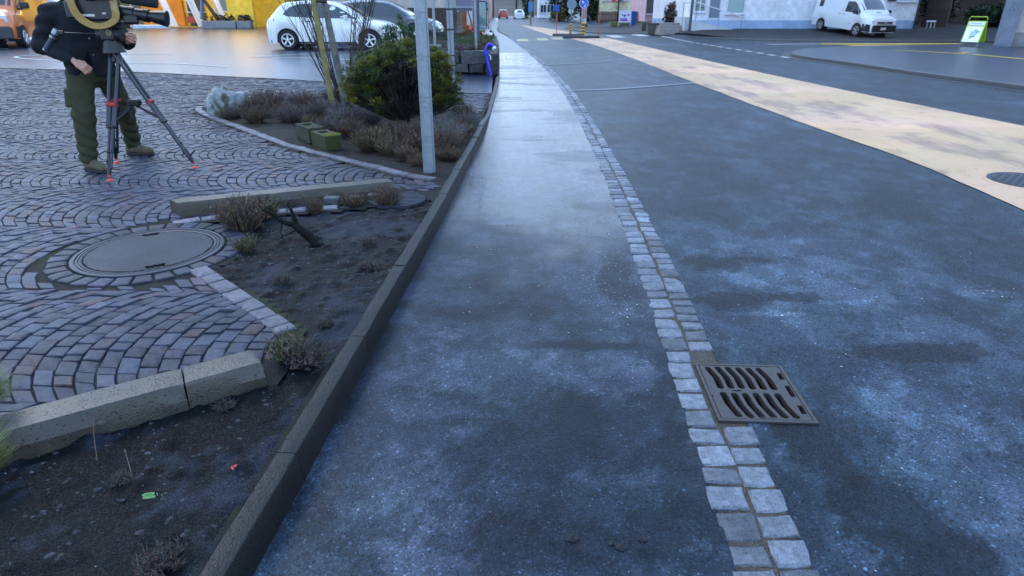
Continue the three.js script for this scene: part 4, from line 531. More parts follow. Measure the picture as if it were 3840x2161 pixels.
{ // dwarf mountain pine: many upright shoots dense with needles
  const pine = (name, label, x, d, lobes, seed, dens, pal) => {
    const t = thing(name, label, 'pine', [x, onBed(x, d) - 0.01, -d]), r = RNG(seed), nd = new MB(), wd = new MB();
    const [rx, ry, rz, n] = lobes;
    for (let k = 0; k < n; k++) { // rounded cushions of shoots over a dome
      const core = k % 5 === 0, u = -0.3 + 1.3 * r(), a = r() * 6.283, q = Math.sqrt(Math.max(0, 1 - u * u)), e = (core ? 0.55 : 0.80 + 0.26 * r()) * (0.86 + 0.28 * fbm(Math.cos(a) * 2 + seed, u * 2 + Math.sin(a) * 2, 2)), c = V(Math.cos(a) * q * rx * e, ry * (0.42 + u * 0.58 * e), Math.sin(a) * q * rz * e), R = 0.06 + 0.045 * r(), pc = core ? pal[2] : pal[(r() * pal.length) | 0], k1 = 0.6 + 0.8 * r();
      if (c.y < 0.05) continue; const hollow = rx > 0.5 && c.z > 0 && Math.hypot((c.x - 0.06) / 0.3, (c.y - 0.46) / 0.36) < 1; if (hollow && k % 3) continue; wd.tube([V(0, 0.03, 0), V(c.x * 0.4, c.y * 0.45, c.z * 0.4), c], [0.016, 0.011, 0.005], 4, [0.03, 0.024, 0.02], false);
      for (let m = 0; m < 30; m++) { const uu = -0.5 + 1.5 * r(), aa = r() * 6.283, qq = Math.sqrt(Math.max(0, 1 - uu * uu)), dv = V(Math.cos(aa) * qq + Math.cos(a) * q * 0.4, uu + 0.35, Math.sin(aa) * qq + Math.sin(a) * q * 0.4).normalize(), o = c.clone().addScaledVector(dv, R * (0.5 + 0.5 * r())); for (let g = 0; g < 9; g++) { const f = g * 2.4 + m, nv = V(dv.x + Math.cos(f) * 0.55, dv.y + 0.2 + 0.3 * Math.sin(f * 1.7), dv.z + Math.sin(f) * 0.55).normalize(); nd.blade(o, o.clone().addScaledVector(nv, 0.028 + 0.016 * r()), 0.0030, (hollow ? [0.022, 0.017, 0.012] : pc).map((v) => v * k1 * (0.7 + 0.6 * r())), V(-nv.z, 0.3, nv.x).normalize()); } }
    }
    obj('branches', wd.geo(), plantMat, t); obj('foliage', nd.geo(false), needleMat, t);
  };
  const G1 = [[0.075, 0.095, 0.009], [0.12, 0.13, 0.012], [0.025, 0.05, 0.010], [0.17, 0.165, 0.02], [0.05, 0.08, 0.012]], G2 = [[0.03, 0.10, 0.018], [0.05, 0.13, 0.024], [0.018, 0.06, 0.014]];
  pine('mountain_pine', 'wide dark dwarf mountain pine behind the steel pole', -1.40, 8.45, [0.70, 1.0, 0.60, 700], 6, 0, G1);
  pine('mountain_pine', 'smaller bright green dwarf pine peeking over the dark one', -1.75, 10.4, [0.36, 1.24, 0.34, 190], 12, 0, G2);
}
{ // young bare tree tied to a wooden stake
  const t = thing('young_tree', 'young bare tree with thin upright branches tied to the stake', 'tree', [-2.60, onBed(-2.6, 9.95) - 0.02, -9.95]), r = RNG(44), bark = mapped([0.16, 0.155, 0.15], [barkMap, barkBump], 0.2, 0.004, { roughness: 0.7 }), tw = new MB();
  obj('trunk', mUV(new MB().tube([V(0.04, 0, 0), V(-0.02, 0.7, 0), V(-0.12, 1.6, 0), V(-0.16, 3.2, 0)], [0.055, 0.05, 0.045, 0.03], 10).geo()), bark, t);
  for (let k = 0; k < 22; k++) { const a = r() * 6.28, s = 0.35 + 0.5 * r(), sd = k % 2 ? 1 : -1, b = V(0.1 * sd * r() + 0.02, 0.03, 0.12 * (r() - 0.5)), p = [b, V(b.x + sd * s * 0.25, 0.55, b.z + Math.sin(a) * 0.1), V(b.x + sd * s * 0.6, 1.15 + 0.3 * r(), b.z + Math.sin(a) * 0.2), V(b.x + sd * s * (0.8 + 0.5 * r()), 1.8 + 0.5 * r(), b.z + Math.sin(a) * 0.3)], c = new THREE.CatmullRomCurve3(p), q = c.getPoints(8); tw.tube(q, q.map((_, i) => lerp(0.013, 0.003, i / 8)), 4, [0.055, 0.045, 0.042], false); for (let e = 0; e < 13; e++) { const o = c.getPoint(0.3 + 0.65 * r()), L = 0.16 + 0.3 * r(), an = r() * 6.28; const m = V(o.x + Math.cos(an) * L * 0.35, o.y + L * 0.55, o.z + Math.sin(an) * L * 0.35); tw.tube([o, m, V(m.x + Math.cos(an) * L * 0.15, m.y + L * 0.5, m.z + Math.sin(an) * L * 0.15)], [0.004, 0.003, 0.0016], 3, [0.06, 0.05, 0.045], false); } }
  obj('branches', tw.geo(), plantMat, t);
  const s = thing('tree_stake', 'leaning mossy wooden stake tied to the young tree', 'stake', [-2.68, onBed(-2.68, 9.6) - 0.03, -9.6]), wood = mapped([0.20, 0.17, 0.065], [barkMap, barkBump], 0.3, 0.003, { roughness: 0.7 });
  obj('post', mUV(rod(V(0.03, 0, 0), V(-0.20, 2.4, -0.16), 0.042, 0.038, 12)), wood, s); obj('tie', mUV(rbox(0.2, 0.07, 0.14, 0.03, -0.06, 1.56, -0.18)), std([0.04, 0.03, 0.022]), s);
}

// ---------------------------------------------------------------- steel poles
const zinc = mapped([0.21, 0.24, 0.27], [zincMap, zincBump], 0.35, 0.0015, { metalness: 0.45, roughness: 0.42 });
{
  const lathe = (r, h, n = 24) => mUV(new THREE.CylinderGeometry(r, r, h, n, 12).translate(0, h / 2, 0));
  const p = thing('steel_pole', 'thick galvanised steel pole standing in the pine bed', 'pole', [-0.785, 0.07, -5.9]); obj('tube', lathe(0.058, 4.2, 32), zinc, p); obj('seam', mUV(rod(V(0.052, 0.0, 0.03), V(0.052, 4.2, 0.03), 0.008, 0.008, 6)), zinc, p); obj('cap', mUV(new THREE.SphereGeometry(0.058, 24, 8, 0, 6.3, 0, 1.57).translate(0, 4.2, 0)), zinc, p);
  const p2 = thing('sign_pole', 'galvanised sign pole with clamped double tube before the stone wall', 'pole', [-1.24, hl(-1.24, 13.9) - 0.03, -13.9]); obj('tube', lathe(0.04, 3.4), zinc, p2); obj('tube', mUV(new THREE.CylinderGeometry(0.028, 0.028, 3.4, 16).translate(-0.062, 1.7, 0.0)), zinc, p2); for (const y of [0.62, 1.12, 1.5]) obj('clamp', mUV(rbox(0.15, 0.035, 0.09, 0.012, -0.02, y, 0)), std([0.05, 0.055, 0.06], { metalness: 0.5 }), p2);
  const sg = thing('traffic_sign', 'grey back of a traffic sign between two slim poles', 'sign', [-1.0, 1.42, -14.3]); obj('panel', rbox(0.34, 0.9, 0.02, 0.01, 0, 0.5, 0), std([0.14, 0.14, 0.2], { roughness: 0.5 }), sg); for (const y of [0.12, 0.6]) obj('mount', rbox(0.42, 0.04, 0.05, 0.01, 0, y, 0.03), zinc, sg);
  const p4 = thing('sign_pole', 'slim grey sign pole beside the lamp post in the stone bed', 'pole', [-0.92, 0.4, -17.2]); obj('tube', lathe(0.03, 3), zinc, p4);
  const p3 = thing('sign_pole', 'slim galvanised pole in a concrete foot on the stone bed', 'pole', [-1.96, 0.45, -17.1]); obj('tube', lathe(0.034, 3), zinc, p3); obj('concrete_foot', mUV(rbox(0.32, 0.26, 0.28, 0.03, 0, 0.1, 0)), stopLike(), p3);
  const lp = thing('lamp_post', 'dark grey lamp post rising from the stone walled bed', 'lamp post', [-1.04, 0.4, -20]); obj('shaft', mUV(new THREE.CylinderGeometry(0.07, 0.085, 6, 24).translate(0, 3, 0)), std([0.055, 0.06, 0.09], { roughness: 0.4, metalness: 0.3 }), lp); obj('base_collar', mUV(new THREE.CylinderGeometry(0.1, 0.11, 0.12, 24).translate(0, 0.06, 0)), std([0.055, 0.06, 0.08], { roughness: 0.4 }), lp);
}
function stopLike() { return (stopLike.m ??= mapped([0.16, 0.155, 0.15], [concreteMap, concreteBump], 0.5, 0.006, { roughness: 0.6 })); }
// ---------------------------------------------------------------- camera operator
{
  const t = thing('person', 'person in a black jacket and olive cargo trousers standing behind the tripod', 'person', [-3.96, 0.10, -6.22], 0.72);
  const un = (list, k) => (x, y, z) => { let d = 9; for (const f of list) d = smin(d, f(x, y, z), k); return d; };
  const C = capsule, wr = [-0.155, 0.985, 0.215];
  // skin: head, neck, trunk, arms, right hand with bent fingers
  const bodyF = un([C(0, 0.9, 0, 0.12, 0, 1.3, 0, 0.13, 1.1, 0.8), C(0, 1.36, -0.01, 0.062, 0, 1.52, 0.02, 0.056), C(0, 1.60, 0.03, 0.088, 0, 1.64, 0.02, 0.092, 0.86, 1.08), C(0, 1.535, 0.075, 0.045, 0, 1.56, 0.06, 0.055), C(0, 1.585, 0.125, 0.014, 0, 1.61, 0.115, 0.010), C(-0.2, 1.38, -0.02, 0.05, -0.32, 1.11, -0.05, 0.04), C(-0.32, 1.11, -0.05, 0.038, ...wr, 0.028), C(0.2, 1.38, 0, 0.05, 0.32, 1.13, 0.12, 0.04), C(0.32, 1.13, 0.12, 0.038, 0.28, 1.16, 0.37, 0.028), C(-0.1, 0.88, 0, 0.08, -0.17, 0.5, 0.16, 0.055), C(-0.17, 0.5, 0.16, 0.05, -0.23, 0.12, 0.22, 0.035), C(0.1, 0.88, 0, 0.08, 0.21, 0.5, -0.12, 0.055), C(0.21, 0.5, -0.12, 0.05, 0.25, 0.12, -0.32, 0.035), C(-0.078, 1.595, 0.02, 0.012, -0.085, 1.63, 0.012, 0.016), C(0.078, 1.595, 0.02, 0.012, 0.085, 1.63, 0.012, 0.016)], 0.03);
  const eye = (x, y, z) => Math.min(Math.hypot(x - 0.033, y - 1.618, z - 0.118), Math.hypot(x + 0.033, y - 1.618, z - 0.118)) - 0.016;
  const sk = surfaceNets([-0.5, 0.06, -0.5], [0.5, 1.78, 0.5], 0.0125, (x, y, z) => { const b = bodyF(x, y, z); return Math.max(b, -eye(x, y, z) * 0.8); });
  function hand(o, fwd, down, side, curl) { // a palm, four bent fingers of unequal length and a thumb from the side of the palm
    const F = fwd.clone().normalize(), D = down.clone().addScaledVector(F, -down.dot(F)).normalize(), S = V(0, 0, 0).crossVectors(F, D).multiplyScalar(side), P = (f, d, s) => V(o.x, o.y, o.z).addScaledVector(F, f).addScaledVector(D, d).addScaledVector(S, s), list = [], cp = (a, ra, b, rb) => list.push(C(a.x, a.y, a.z, ra, b.x, b.y, b.z, rb));
    cp(P(-0.02, 0, 0), 0.026, P(0.03, 0.002, -0.012), 0.024); cp(P(0.02, 0.002, 0.02), 0.018, P(0.072, 0.004, 0.026), 0.014); cp(P(0.02, 0.002, -0.02), 0.018, P(0.064, 0.004, -0.028), 0.013); cp(P(0.03, 0, 0), 0.02, P(0.072, 0.002, 0), 0.016);
    [[0.033, 0.040, 0.026], [0.011, 0.046, 0.030], [-0.011, 0.042, 0.028], [-0.031, 0.033, 0.022]].forEach(([s, l1, l2], k) => { const a = P(0.075 - Math.abs(s - 0.01) * 0.15, 0.002, s), b = P(0.075 + l1 * Math.cos(curl), 0.002 + l1 * Math.sin(curl), s * 1.06), e = P(0.075 + l1 * Math.cos(curl) + l2 * Math.cos(curl * 2.3), 0.002 + l1 * Math.sin(curl) + l2 * Math.sin(curl * 2.3), s * 1.0), g = P(0.075 + l1 * Math.cos(curl) + l2 * Math.cos(curl * 2.3) - 0.012, l1 * Math.sin(curl) + l2 * Math.sin(curl * 2.3) + 0.012, s * 0.98); cp(a, 0.0105, b, 0.0095); cp(b, 0.0095, e, 0.0085); cp(e, 0.0085, g, 0.0075); });
    { const a = P(0.0, 0.004, 0.024), b = P(0.034, 0.02, 0.046), e = P(0.064, 0.032, 0.040), g = P(0.082, 0.038, 0.030); cp(a, 0.014, b, 0.012); cp(b, 0.0115, e, 0.0098); cp(e, 0.0098, g, 0.0085); }
    const lo = [o.x - 0.15, o.y - 0.15, o.z - 0.15], hi = [o.x + 0.15, o.y + 0.15, o.z + 0.15], f = un(list, 0.006); return surfaceNets(lo, hi, 0.0035, f);
  }
  const skin = phy([0.46, 0.24, 0.17], { roughness: 0.5 });
  const bodyMesh = obj('body', merge([sk, hand(V(-0.135, 0.965, 0.24), V(0.62, -0.55, 0.62), V(0.35, -0.55, -0.3), 1, 0.75), hand(V(0.275, 1.17, 0.40), V(-0.05, 0.15, 1), V(0.8, -0.5, 0.1), -1, 0.6)]), skin, t);
  obj('hair', surfaceNets([-0.14, 1.52, -0.14], [0.14, 1.8, 0.16], 0.01, (x, y, z) => Math.max(C(0, 1.62, 0.01, 0.1, 0, 1.665, 0.0, 0.098, 0.92, 1.08)(x, y, z) + 0.006 * (vn(x * 90, y * 60 + z * 70) - 0.5), 1.60 + Math.max(0, z) * 0.75 - y)), std([0.03, 0.022, 0.018], { roughness: 0.8 }), bodyMesh);
  // jacket with folds, open hem, collar
  const fold = (x, y, z) => 0.026 * (fbm(x * 9 + z * 4 + 3, y * 11 - z * 6, 3) - 0.5) + 0.008 * Math.sin((y * 55 + x * 18 - z * 25)) * step(Math.hypot(x + 0.28, z - 0.02), 0.16, 0.06);
  const jacketF = un([C(0, 0.9, 0.02, 0.188, 0, 1.30, 0.0, 0.19, 1.08, 0.86), C(-0.17, 1.375, -0.01, 0.085, 0.17, 1.375, -0.01, 0.085), C(-0.205, 1.37, -0.02, 0.085, -0.325, 1.10, -0.06, 0.07), C(-0.325, 1.10, -0.06, 0.068, wr[0] - 0.014, wr[1] + 0.015, wr[2] - 0.03, 0.050), C(0.205, 1.37, 0, 0.08, 0.325, 1.13, 0.12, 0.066), C(0.325, 1.13, 0.12, 0.062, 0.28, 1.165, 0.345, 0.046), C(0, 1.40, 0, 0.085, 0, 1.475, 0.015, 0.074)], 0.055);
  const cuffA = (x, y, z) => (x - wr[0]) * 0.55 + (y - wr[1]) * -0.42 + (z - wr[2]) * 0.72 - 0.012;
  const jacketMat = mapped([0.012, 0.013, 0.017], [grainMap, grainBump], 0.12, 0.003, { roughness: 0.85, specularIntensity: 0.5 });
  const jk = obj('jacket', mUV(surfaceNets([-0.55, 0.74, -0.42], [0.55, 1.6, 0.5], 0.0115, (x, y, z) => { let d = jacketF(x, y, z) + fold(x, y, z); d = Math.max(d, 0.815 + 0.02 * vn(x * 8, z * 8) - y); if (z > 0.12 && y < 1.1 && x < 0) d = Math.max(d, cuffA(x, y, z)); if (z > 0.33) d = Math.max(d, z - 0.372); return Math.max(d, y - 1.505 - 0.02 * step(z, 0.02, -0.04)); })), jacketMat, t);
  for (const [y, s] of [[1.02, 0.2], [1.16, 0.19], [1.30, 0.18]]) obj('button', new THREE.SphereGeometry(0.009, 8, 6).translate(0.02, y, 0.185 - (y - 1) * 0.02), std([0.16, 0.15, 0.13], { metalness: 0.4, roughness: 0.4 }), jk);
  obj('collar', mUV(surfaceNets([-0.16, 1.40, -0.14], [0.16, 1.56, 0.16], 0.008, (x, y, z) => { const r = Math.hypot(x, z * 1.08 - 0.01), d = Math.abs(r - 0.092 - (y - 1.47) * 0.45) - 0.009; return Math.max(d, 1.43 - y, y - 1.525 + Math.max(0, z) * 0.35); })), jacketMat, jk);
  // trousers
  const trF = un([C(0, 0.88, 0, 0.165, 0, 0.98, 0, 0.165, 1.08, 0.86), C(-0.095, 0.86, 0.01, 0.115, -0.175, 0.5, 0.17, 0.088), C(-0.175, 0.5, 0.17, 0.086, -0.235, 0.13, 0.215, 0.075), C(0.095, 0.86, -0.01, 0.115, 0.215, 0.5, -0.12, 0.088), C(0.215, 0.5, -0.12, 0.086, 0.255, 0.13, -0.315, 0.075)], 0.035);
  const trFold = (x, y, z) => 0.022 * (fbm(x * 8 + 5, y * 9 + z * 7, 3) - 0.5) + 0.007 * Math.sin(y * 62 + x * 30 + z * 22 + 3 * vn(x * 9, y * 9)) * (0.3 + step(y, 0.5, 0.15) + 0.7 * step(Math.abs(y - 0.52), 0.14, 0.03));
  const trMat = mapped([0.034, 0.034, 0.019], [grainMap, grainBump], 0.1, 0.0025, { roughness: 0.85, specularIntensity: 0.5 });
  const tr = obj('trousers', mUV(surfaceNets([-0.45, 0.04, -0.5], [0.45, 1.0, 0.45], 0.0115, (x, y, z) => Math.max(trF(x, y, z) + trFold(x, y, z), 0.072 - y, y - 0.93))), trMat, t);
  obj('cargo_pocket', mUV(surfaceNets([-0.36, 0.5, -0.1], [-0.08, 0.78, 0.3], 0.009, (x, y, z) => Math.max(C(-0.19, 0.70, 0.07, 0.082, -0.21, 0.60, 0.11, 0.08)(x, y, z) + 0.008 * (fbm(x * 20, y * 20 + z * 9, 2) - 0.5), y - 0.735, 0.575 - y, x + 0.175))), trMat, tr);
  // boots, each with a sole
  const bootMat = mapped([0.085, 0.070, 0.042], [grainMap, grainBump], 0.08, 0.003, { roughness: 0.8 });
  for (const [hx, hz, tx, tz] of [[-0.245, 0.17, -0.165, 0.40], [0.225, -0.36, 0.36, -0.175]]) {
    const L = Math.hypot(tx - hx, tz - hz), ux = (tx - hx) / L, uz = (tz - hz) / L, f = un([C(hx, 0.055, hz, 0.044, hx + ux * 0.08, 0.062, hz + uz * 0.08, 0.046), C(hx + ux * 0.02, 0.06, hz + uz * 0.02, 0.045, hx + ux * 0.02, 0.16, hz + uz * 0.02, 0.052), C(hx + ux * 0.09, 0.062, hz + uz * 0.09, 0.047, tx, 0.046, tz, 0.042)], 0.03), lo = [Math.min(hx, tx) - 0.1, -0.01, Math.min(hz, tz) - 0.1], hi = [Math.max(hx, tx) + 0.1, 0.24, Math.max(hz, tz) + 0.1];
    const b = obj('boot', mUV(surfaceNets(lo, hi, 0.0085, (x, y, z) => Math.max(f(x, y, z) + 0.004 * (vn(x * 60, y * 60 + z * 40) - 0.5), 0.026 - y, y - 0.175))), bootMat, t);
    obj('sole', mUV(surfaceNets(lo, hi, 0.0085, (x, y, z) => Math.max(f(x, 0.05, z) - 0.004, y - 0.027, 0.001 - y))), std([0.018, 0.016, 0.014], { roughness: 0.8 }), b);
  }
}
// ---------------------------------------------------------------- tripod
const rimSteel = phy([0.28, 0.29, 0.30], { metalness: 0.8, roughness: 0.3 });
const blackPlastic = phy([0.010, 0.011, 0.013], { roughness: 0.45 }), carbon = phy([0.030, 0.036, 0.048], { roughness: 0.32, metalness: 0.2 }), redMat = phy([0.33, 0.012, 0.02], { roughness: 0.45 }), orangeRed = phy([0.62, 0.06, 0.02], { roughness: 0.5 });
{
  const t = thing('camera_tripod', 'black broadcast tripod with red clamps standing on the cobbles', 'tripod', [-3.545, 0.10, -5.96]), apex = V(0, 1.06, 0), feet = [[-0.05, 0.45, 1], [-0.40, -0.26, 1], [0.48, -0.05, 1]];
  obj('bowl', [new THREE.CylinderGeometry(0.075, 0.095, 0.07, 24).translate(0, 1.085, 0), new THREE.CylinderGeometry(0.06, 0.075, 0.05, 24).translate(0, 1.14, 0)], blackPlastic, t);
  obj('fluid_head', [rbox(0.12, 0.11, 0.14, 0.025, 0.0, 1.20, 0, 3), new THREE.CylinderGeometry(0.055, 0.055, 0.2, 20).rotateZ(Math.PI / 2).translate(0.0, 1.20, 0.0), rbox(0.26, 0.05, 0.09, 0.006, 0.04, 1.275, 0)], blackPlastic, t);
  { const e = obj('round_emblem', [new THREE.TorusGeometry(0.021, 0.0025, 6, 24), box(0.004, 0.022, 0.002, -0.006, 0, 0), box(0.004, 0.022, 0.002, 0.007, 0, 0), box(0.016, 0.004, 0.002, 0, 0.009, 0)], phy([0.42, 0.36, 0.18], { roughness: 0.4 }), t); e.position.set(0.03, 1.215, 0.072); }
  for (const [fx, fz] of feet) {
    const foot = V(fx, 0.035, fz), dir = foot.clone().sub(apex).normalize(), side = V(-dir.z, 0, dir.x).normalize(), at = (s, o = 0) => apex.clone().addScaledVector(dir, s).addScaledVector(side, o), L = foot.distanceTo(apex), g = new THREE.Group(); g.name = 'leg'; t.add(g);
    for (const o of [-0.034, 0.034]) obj('upper_tube', rod(at(0.02, o * 1.15), at(L * 0.60, o), 0.0145, 0.0145, 12), carbon, g);
    obj('hinge', [rod(at(-0.01, -0.04), at(-0.01, 0.04), 0.022, 0.022, 12), rod(at(0.0), at(0.1), 0.024, 0.018, 10)], blackPlastic, g);
    for (const o of [-0.017, 0.017]) obj('lower_tube', rod(at(L * 0.42, o), at(L * 0.93, o), 0.0125, 0.0125, 10), carbon, g);
    obj('clamp', [rod(at(L * 0.425, -0.046), at(L * 0.425, 0.046), 0.024, 0.024, 10)], redMat, g); obj('bracket', [rod(at(L * 0.60, -0.034), at(L * 0.60, 0.034), 0.02, 0.02, 10), rod(at(L * 0.80, -0.024), at(L * 0.80, 0.024), 0.018, 0.018, 10)], blackPlastic, g);
    obj('shoe', [rod(at(L * 0.86), at(L * 0.985), 0.026, 0.014, 10), rod(at(L * 0.93), at(L * 0.93).add(V(Math.sign(fx) * 0.04 + 0.03, 0.07, 0)), 0.009, 0.007, 8)], blackPlastic, g); obj('spike_pad', [new THREE.CylinderGeometry(0.014, 0.034, 0.018, 14).translate(fx, 0.009, fz), rod(foot, at(L * 0.93), 0.011, 0.011, 8)], orangeRed, g);
    const hub = V(0.05, 0.60, -0.02), knee = at(L * 0.585); obj('spreader_arm', rod(hub, knee, 0.012, 0.011, 8), blackPlastic, g);
  }
  obj('spreader_hub', [rbox(0.10, 0.06, 0.08, 0.015, 0.06, 0.615, -0.02), rbox(0.03, 0.14, 0.03, 0.008, 0.02, 0.54, 0.0)], blackPlastic, t);
  obj('pan_handle', [rod(V(-0.06, 1.205, 0.03), V(-0.36, 1.215, 0.10), 0.007, 0.007, 8), rod(V(-0.34, 1.215, 0.10), V(-0.40, 1.21, 0.105), 0.022, 0.022, 10)], blackPlastic, t);
  const gp = obj('handle_grip', [rod(V(-0.405, 1.215, 0.11), V(-0.52, 1.075, 0.13), 0.021, 0.023, 14)], phy([0.02, 0.026, 0.04], { roughness: 0.5 }), t); for (const g of [rod(V(-0.385, 1.24, 0.105), V(-0.412, 1.205, 0.112), 0.030, 0.030, 14), rod(V(-0.428, 1.188, 0.115), V(-0.437, 1.176, 0.116), 0.027, 0.027, 14), rod(V(-0.516, 1.08, 0.129), V(-0.523, 1.071, 0.131), 0.025, 0.022, 14)]) obj('handle_ring', g, rimSteel, gp);
}
// ---------------------------------------------------------------- broadcast camera on the tripod
{
  const t = thing('video_camera', 'black shoulder video camera with a long lens on the tripod', 'video camera', [-3.50, 1.40, -5.96], 0.12), dark = phy([0.008, 0.008, 0.010], { roughness: 0.35 }), gl = phy([0.02, 0.02, 0.03], { roughness: 0.08 });
  obj('housing', [rbox(0.36, 0.19, 0.13, 0.02, -0.10, 0.105, 0, 3), rbox(0.10, 0.14, 0.14, 0.015, -0.28, 0.1, 0), rbox(0.30, 0.05, 0.11, 0.02, -0.08, 0.225, 0), rbox(0.22, 0.03, 0.10, 0.01, -0.05, 0.0, 0)], dark, t);
  obj('top_handle', [rod(V(-0.16, 0.25, 0), V(-0.14, 0.32, 0), 0.014), rod(V(-0.14, 0.32, 0), V(0.08, 0.32, 0), 0.016), rod(V(0.08, 0.32, 0), V(0.09, 0.24, 0), 0.014)], dark, t);
  const ax = (s) => V(0.08 + s, 0.085 - 0.16 * s, 0), cy = (a, b, r1, r2) => rod(ax(a), ax(b), r1, r2, 24); obj('lens', [cy(0, 0.07, 0.052, 0.052), cy(0.07, 0.12, 0.056, 0.056), cy(0.12, 0.2, 0.047, 0.05), cy(0.2, 0.235, 0.055, 0.055), cy(0.235, 0.27, 0.043, 0.045), rbox(0.12, 0.075, 0.05, 0.02, 0.18, 0.02, 0.055)], dark, t); const hood = obj('lens_hood', [cy(0.27, 0.38, 0.05, 0.068)], dark, t); obj('front_glass', cy(0.376, 0.381, 0.058, 0.058), gl, hood);
  obj('viewfinder', [rbox(0.16, 0.07, 0.07, 0.015, 0.02, 0.21, 0.1), rod(V(-0.06, 0.21, 0.1), V(-0.12, 0.205, 0.1), 0.035, 0.042, 16)], dark, t); obj('microphone', [rod(V(0.02, 0.20, 0.05), V(0.18, 0.19, 0.05), 0.014), rod(V(0.14, 0.19, 0.05), V(0.42, 0.15, 0.05), 0.04, 0.042, 16)], std([0.012, 0.012, 0.014], { roughness: 0.95 }), t); for (const g of [rbox(0.12, 0.02, 0.004, 0.001, -0.16, 0.055, 0.068), rbox(0.03, 0.015, 0.004, 0.001, -0.02, 0.07, 0.068)]) obj('side_panel', g, phy([0.5, 0.45, 0.42], { roughness: 0.25 }), t);
  // tan shoulder strap hanging in a loop
  const path = new THREE.CatmullRomCurve3([V(-0.24, 0.24, 0.09), V(-0.245, 0.14, 0.11), V(-0.20, 0.03, 0.115), V(-0.10, -0.028, 0.115), V(0.0, -0.02, 0.11), V(0.075, 0.03, 0.10), V(0.085, 0.12, 0.09), V(0.082, 0.2, 0.085)]), mb = new MB(), N = 40; let pv = null;
  for (let i = 0; i <= N; i++) { const p = path.getPoint(i / N), q = path.getTangent(i / N), s = V(0, 0, 0).crossVectors(q, V(0.1, lerp(0.9, 0.25, Math.abs(i / N - 0.5) * 2), 1)).normalize(), n = V(0, 0, 0).crossVectors(q, s).normalize(), w = 0.030, h = 0.004, ring = [[-w, -h], [w, -h], [w, h], [-w, h]].map(([a, b]) => mb.v(p.x + s.x * a + n.x * b, p.y + s.y * a + n.y * b, p.z + s.z * a + n.z * b)); if (pv) for (let k = 0; k < 4; k++) mb.f(pv[k], pv[(k + 1) % 4], ring[(k + 1) % 4], ring[k]); pv = ring; }
  obj('strap', mUV(mb.geo(false)), mapped([0.24, 0.15, 0.045], [grainMap, grainBump], 0.05, 0.002, { roughness: 0.6 }), t);
  obj('strap_end', mUV(rbox(0.052, 0.13, 0.008, 0.003, 0.085, 0.12, 0.094)), mapped([0.30, 0.22, 0.10], [grainMap, grainBump], 0.05, 0.002, { roughness: 0.7 }), t);
}
// ---------------------------------------------------------------- vehicles
const paint = (c, o = {}) => phy(c, { roughness: 0.35, clearcoat: 1, clearcoatRoughness: 0.06, ...o });
const glassDark = phy([0.02, 0.025, 0.032], { roughness: 0.06, metalness: 0.0, clearcoat: 1 }), tyreMat = std([0.012, 0.012, 0.013], { roughness: 0.85 }), rimMat = phy([0.55, 0.56, 0.58], { metalness: 0.7, roughness: 0.28 }), trimMat = phy([0.016, 0.016, 0.019], { roughness: 0.55 }), lampMat = phy([0.45, 0.5, 0.55], { roughness: 0.12, clearcoat: 1 }), tailMat = phy([0.45, 0.01, 0.012], { roughness: 0.15, clearcoat: 1 });
function plateTexture(text) { const c = document.createElement('canvas'); c.width = 256; c.height = 64; const x = c.getContext('2d'); x.fillStyle = '#f4f4f0'; x.fillRect(0, 0, 256, 64); x.fillStyle = '#c22'; x.fillRect(8, 14, 26, 32); x.fillStyle = '#151515'; x.font = 'bold 46px sans-serif'; x.fillText(text, 44, 49); const t = new THREE.CanvasTexture(c); t.colorSpace = THREE.SRGBColorSpace; return t; }
const plateMat = phy([1, 1, 1], { map: plateTexture('ZH 1840'), roughness: 0.4 });
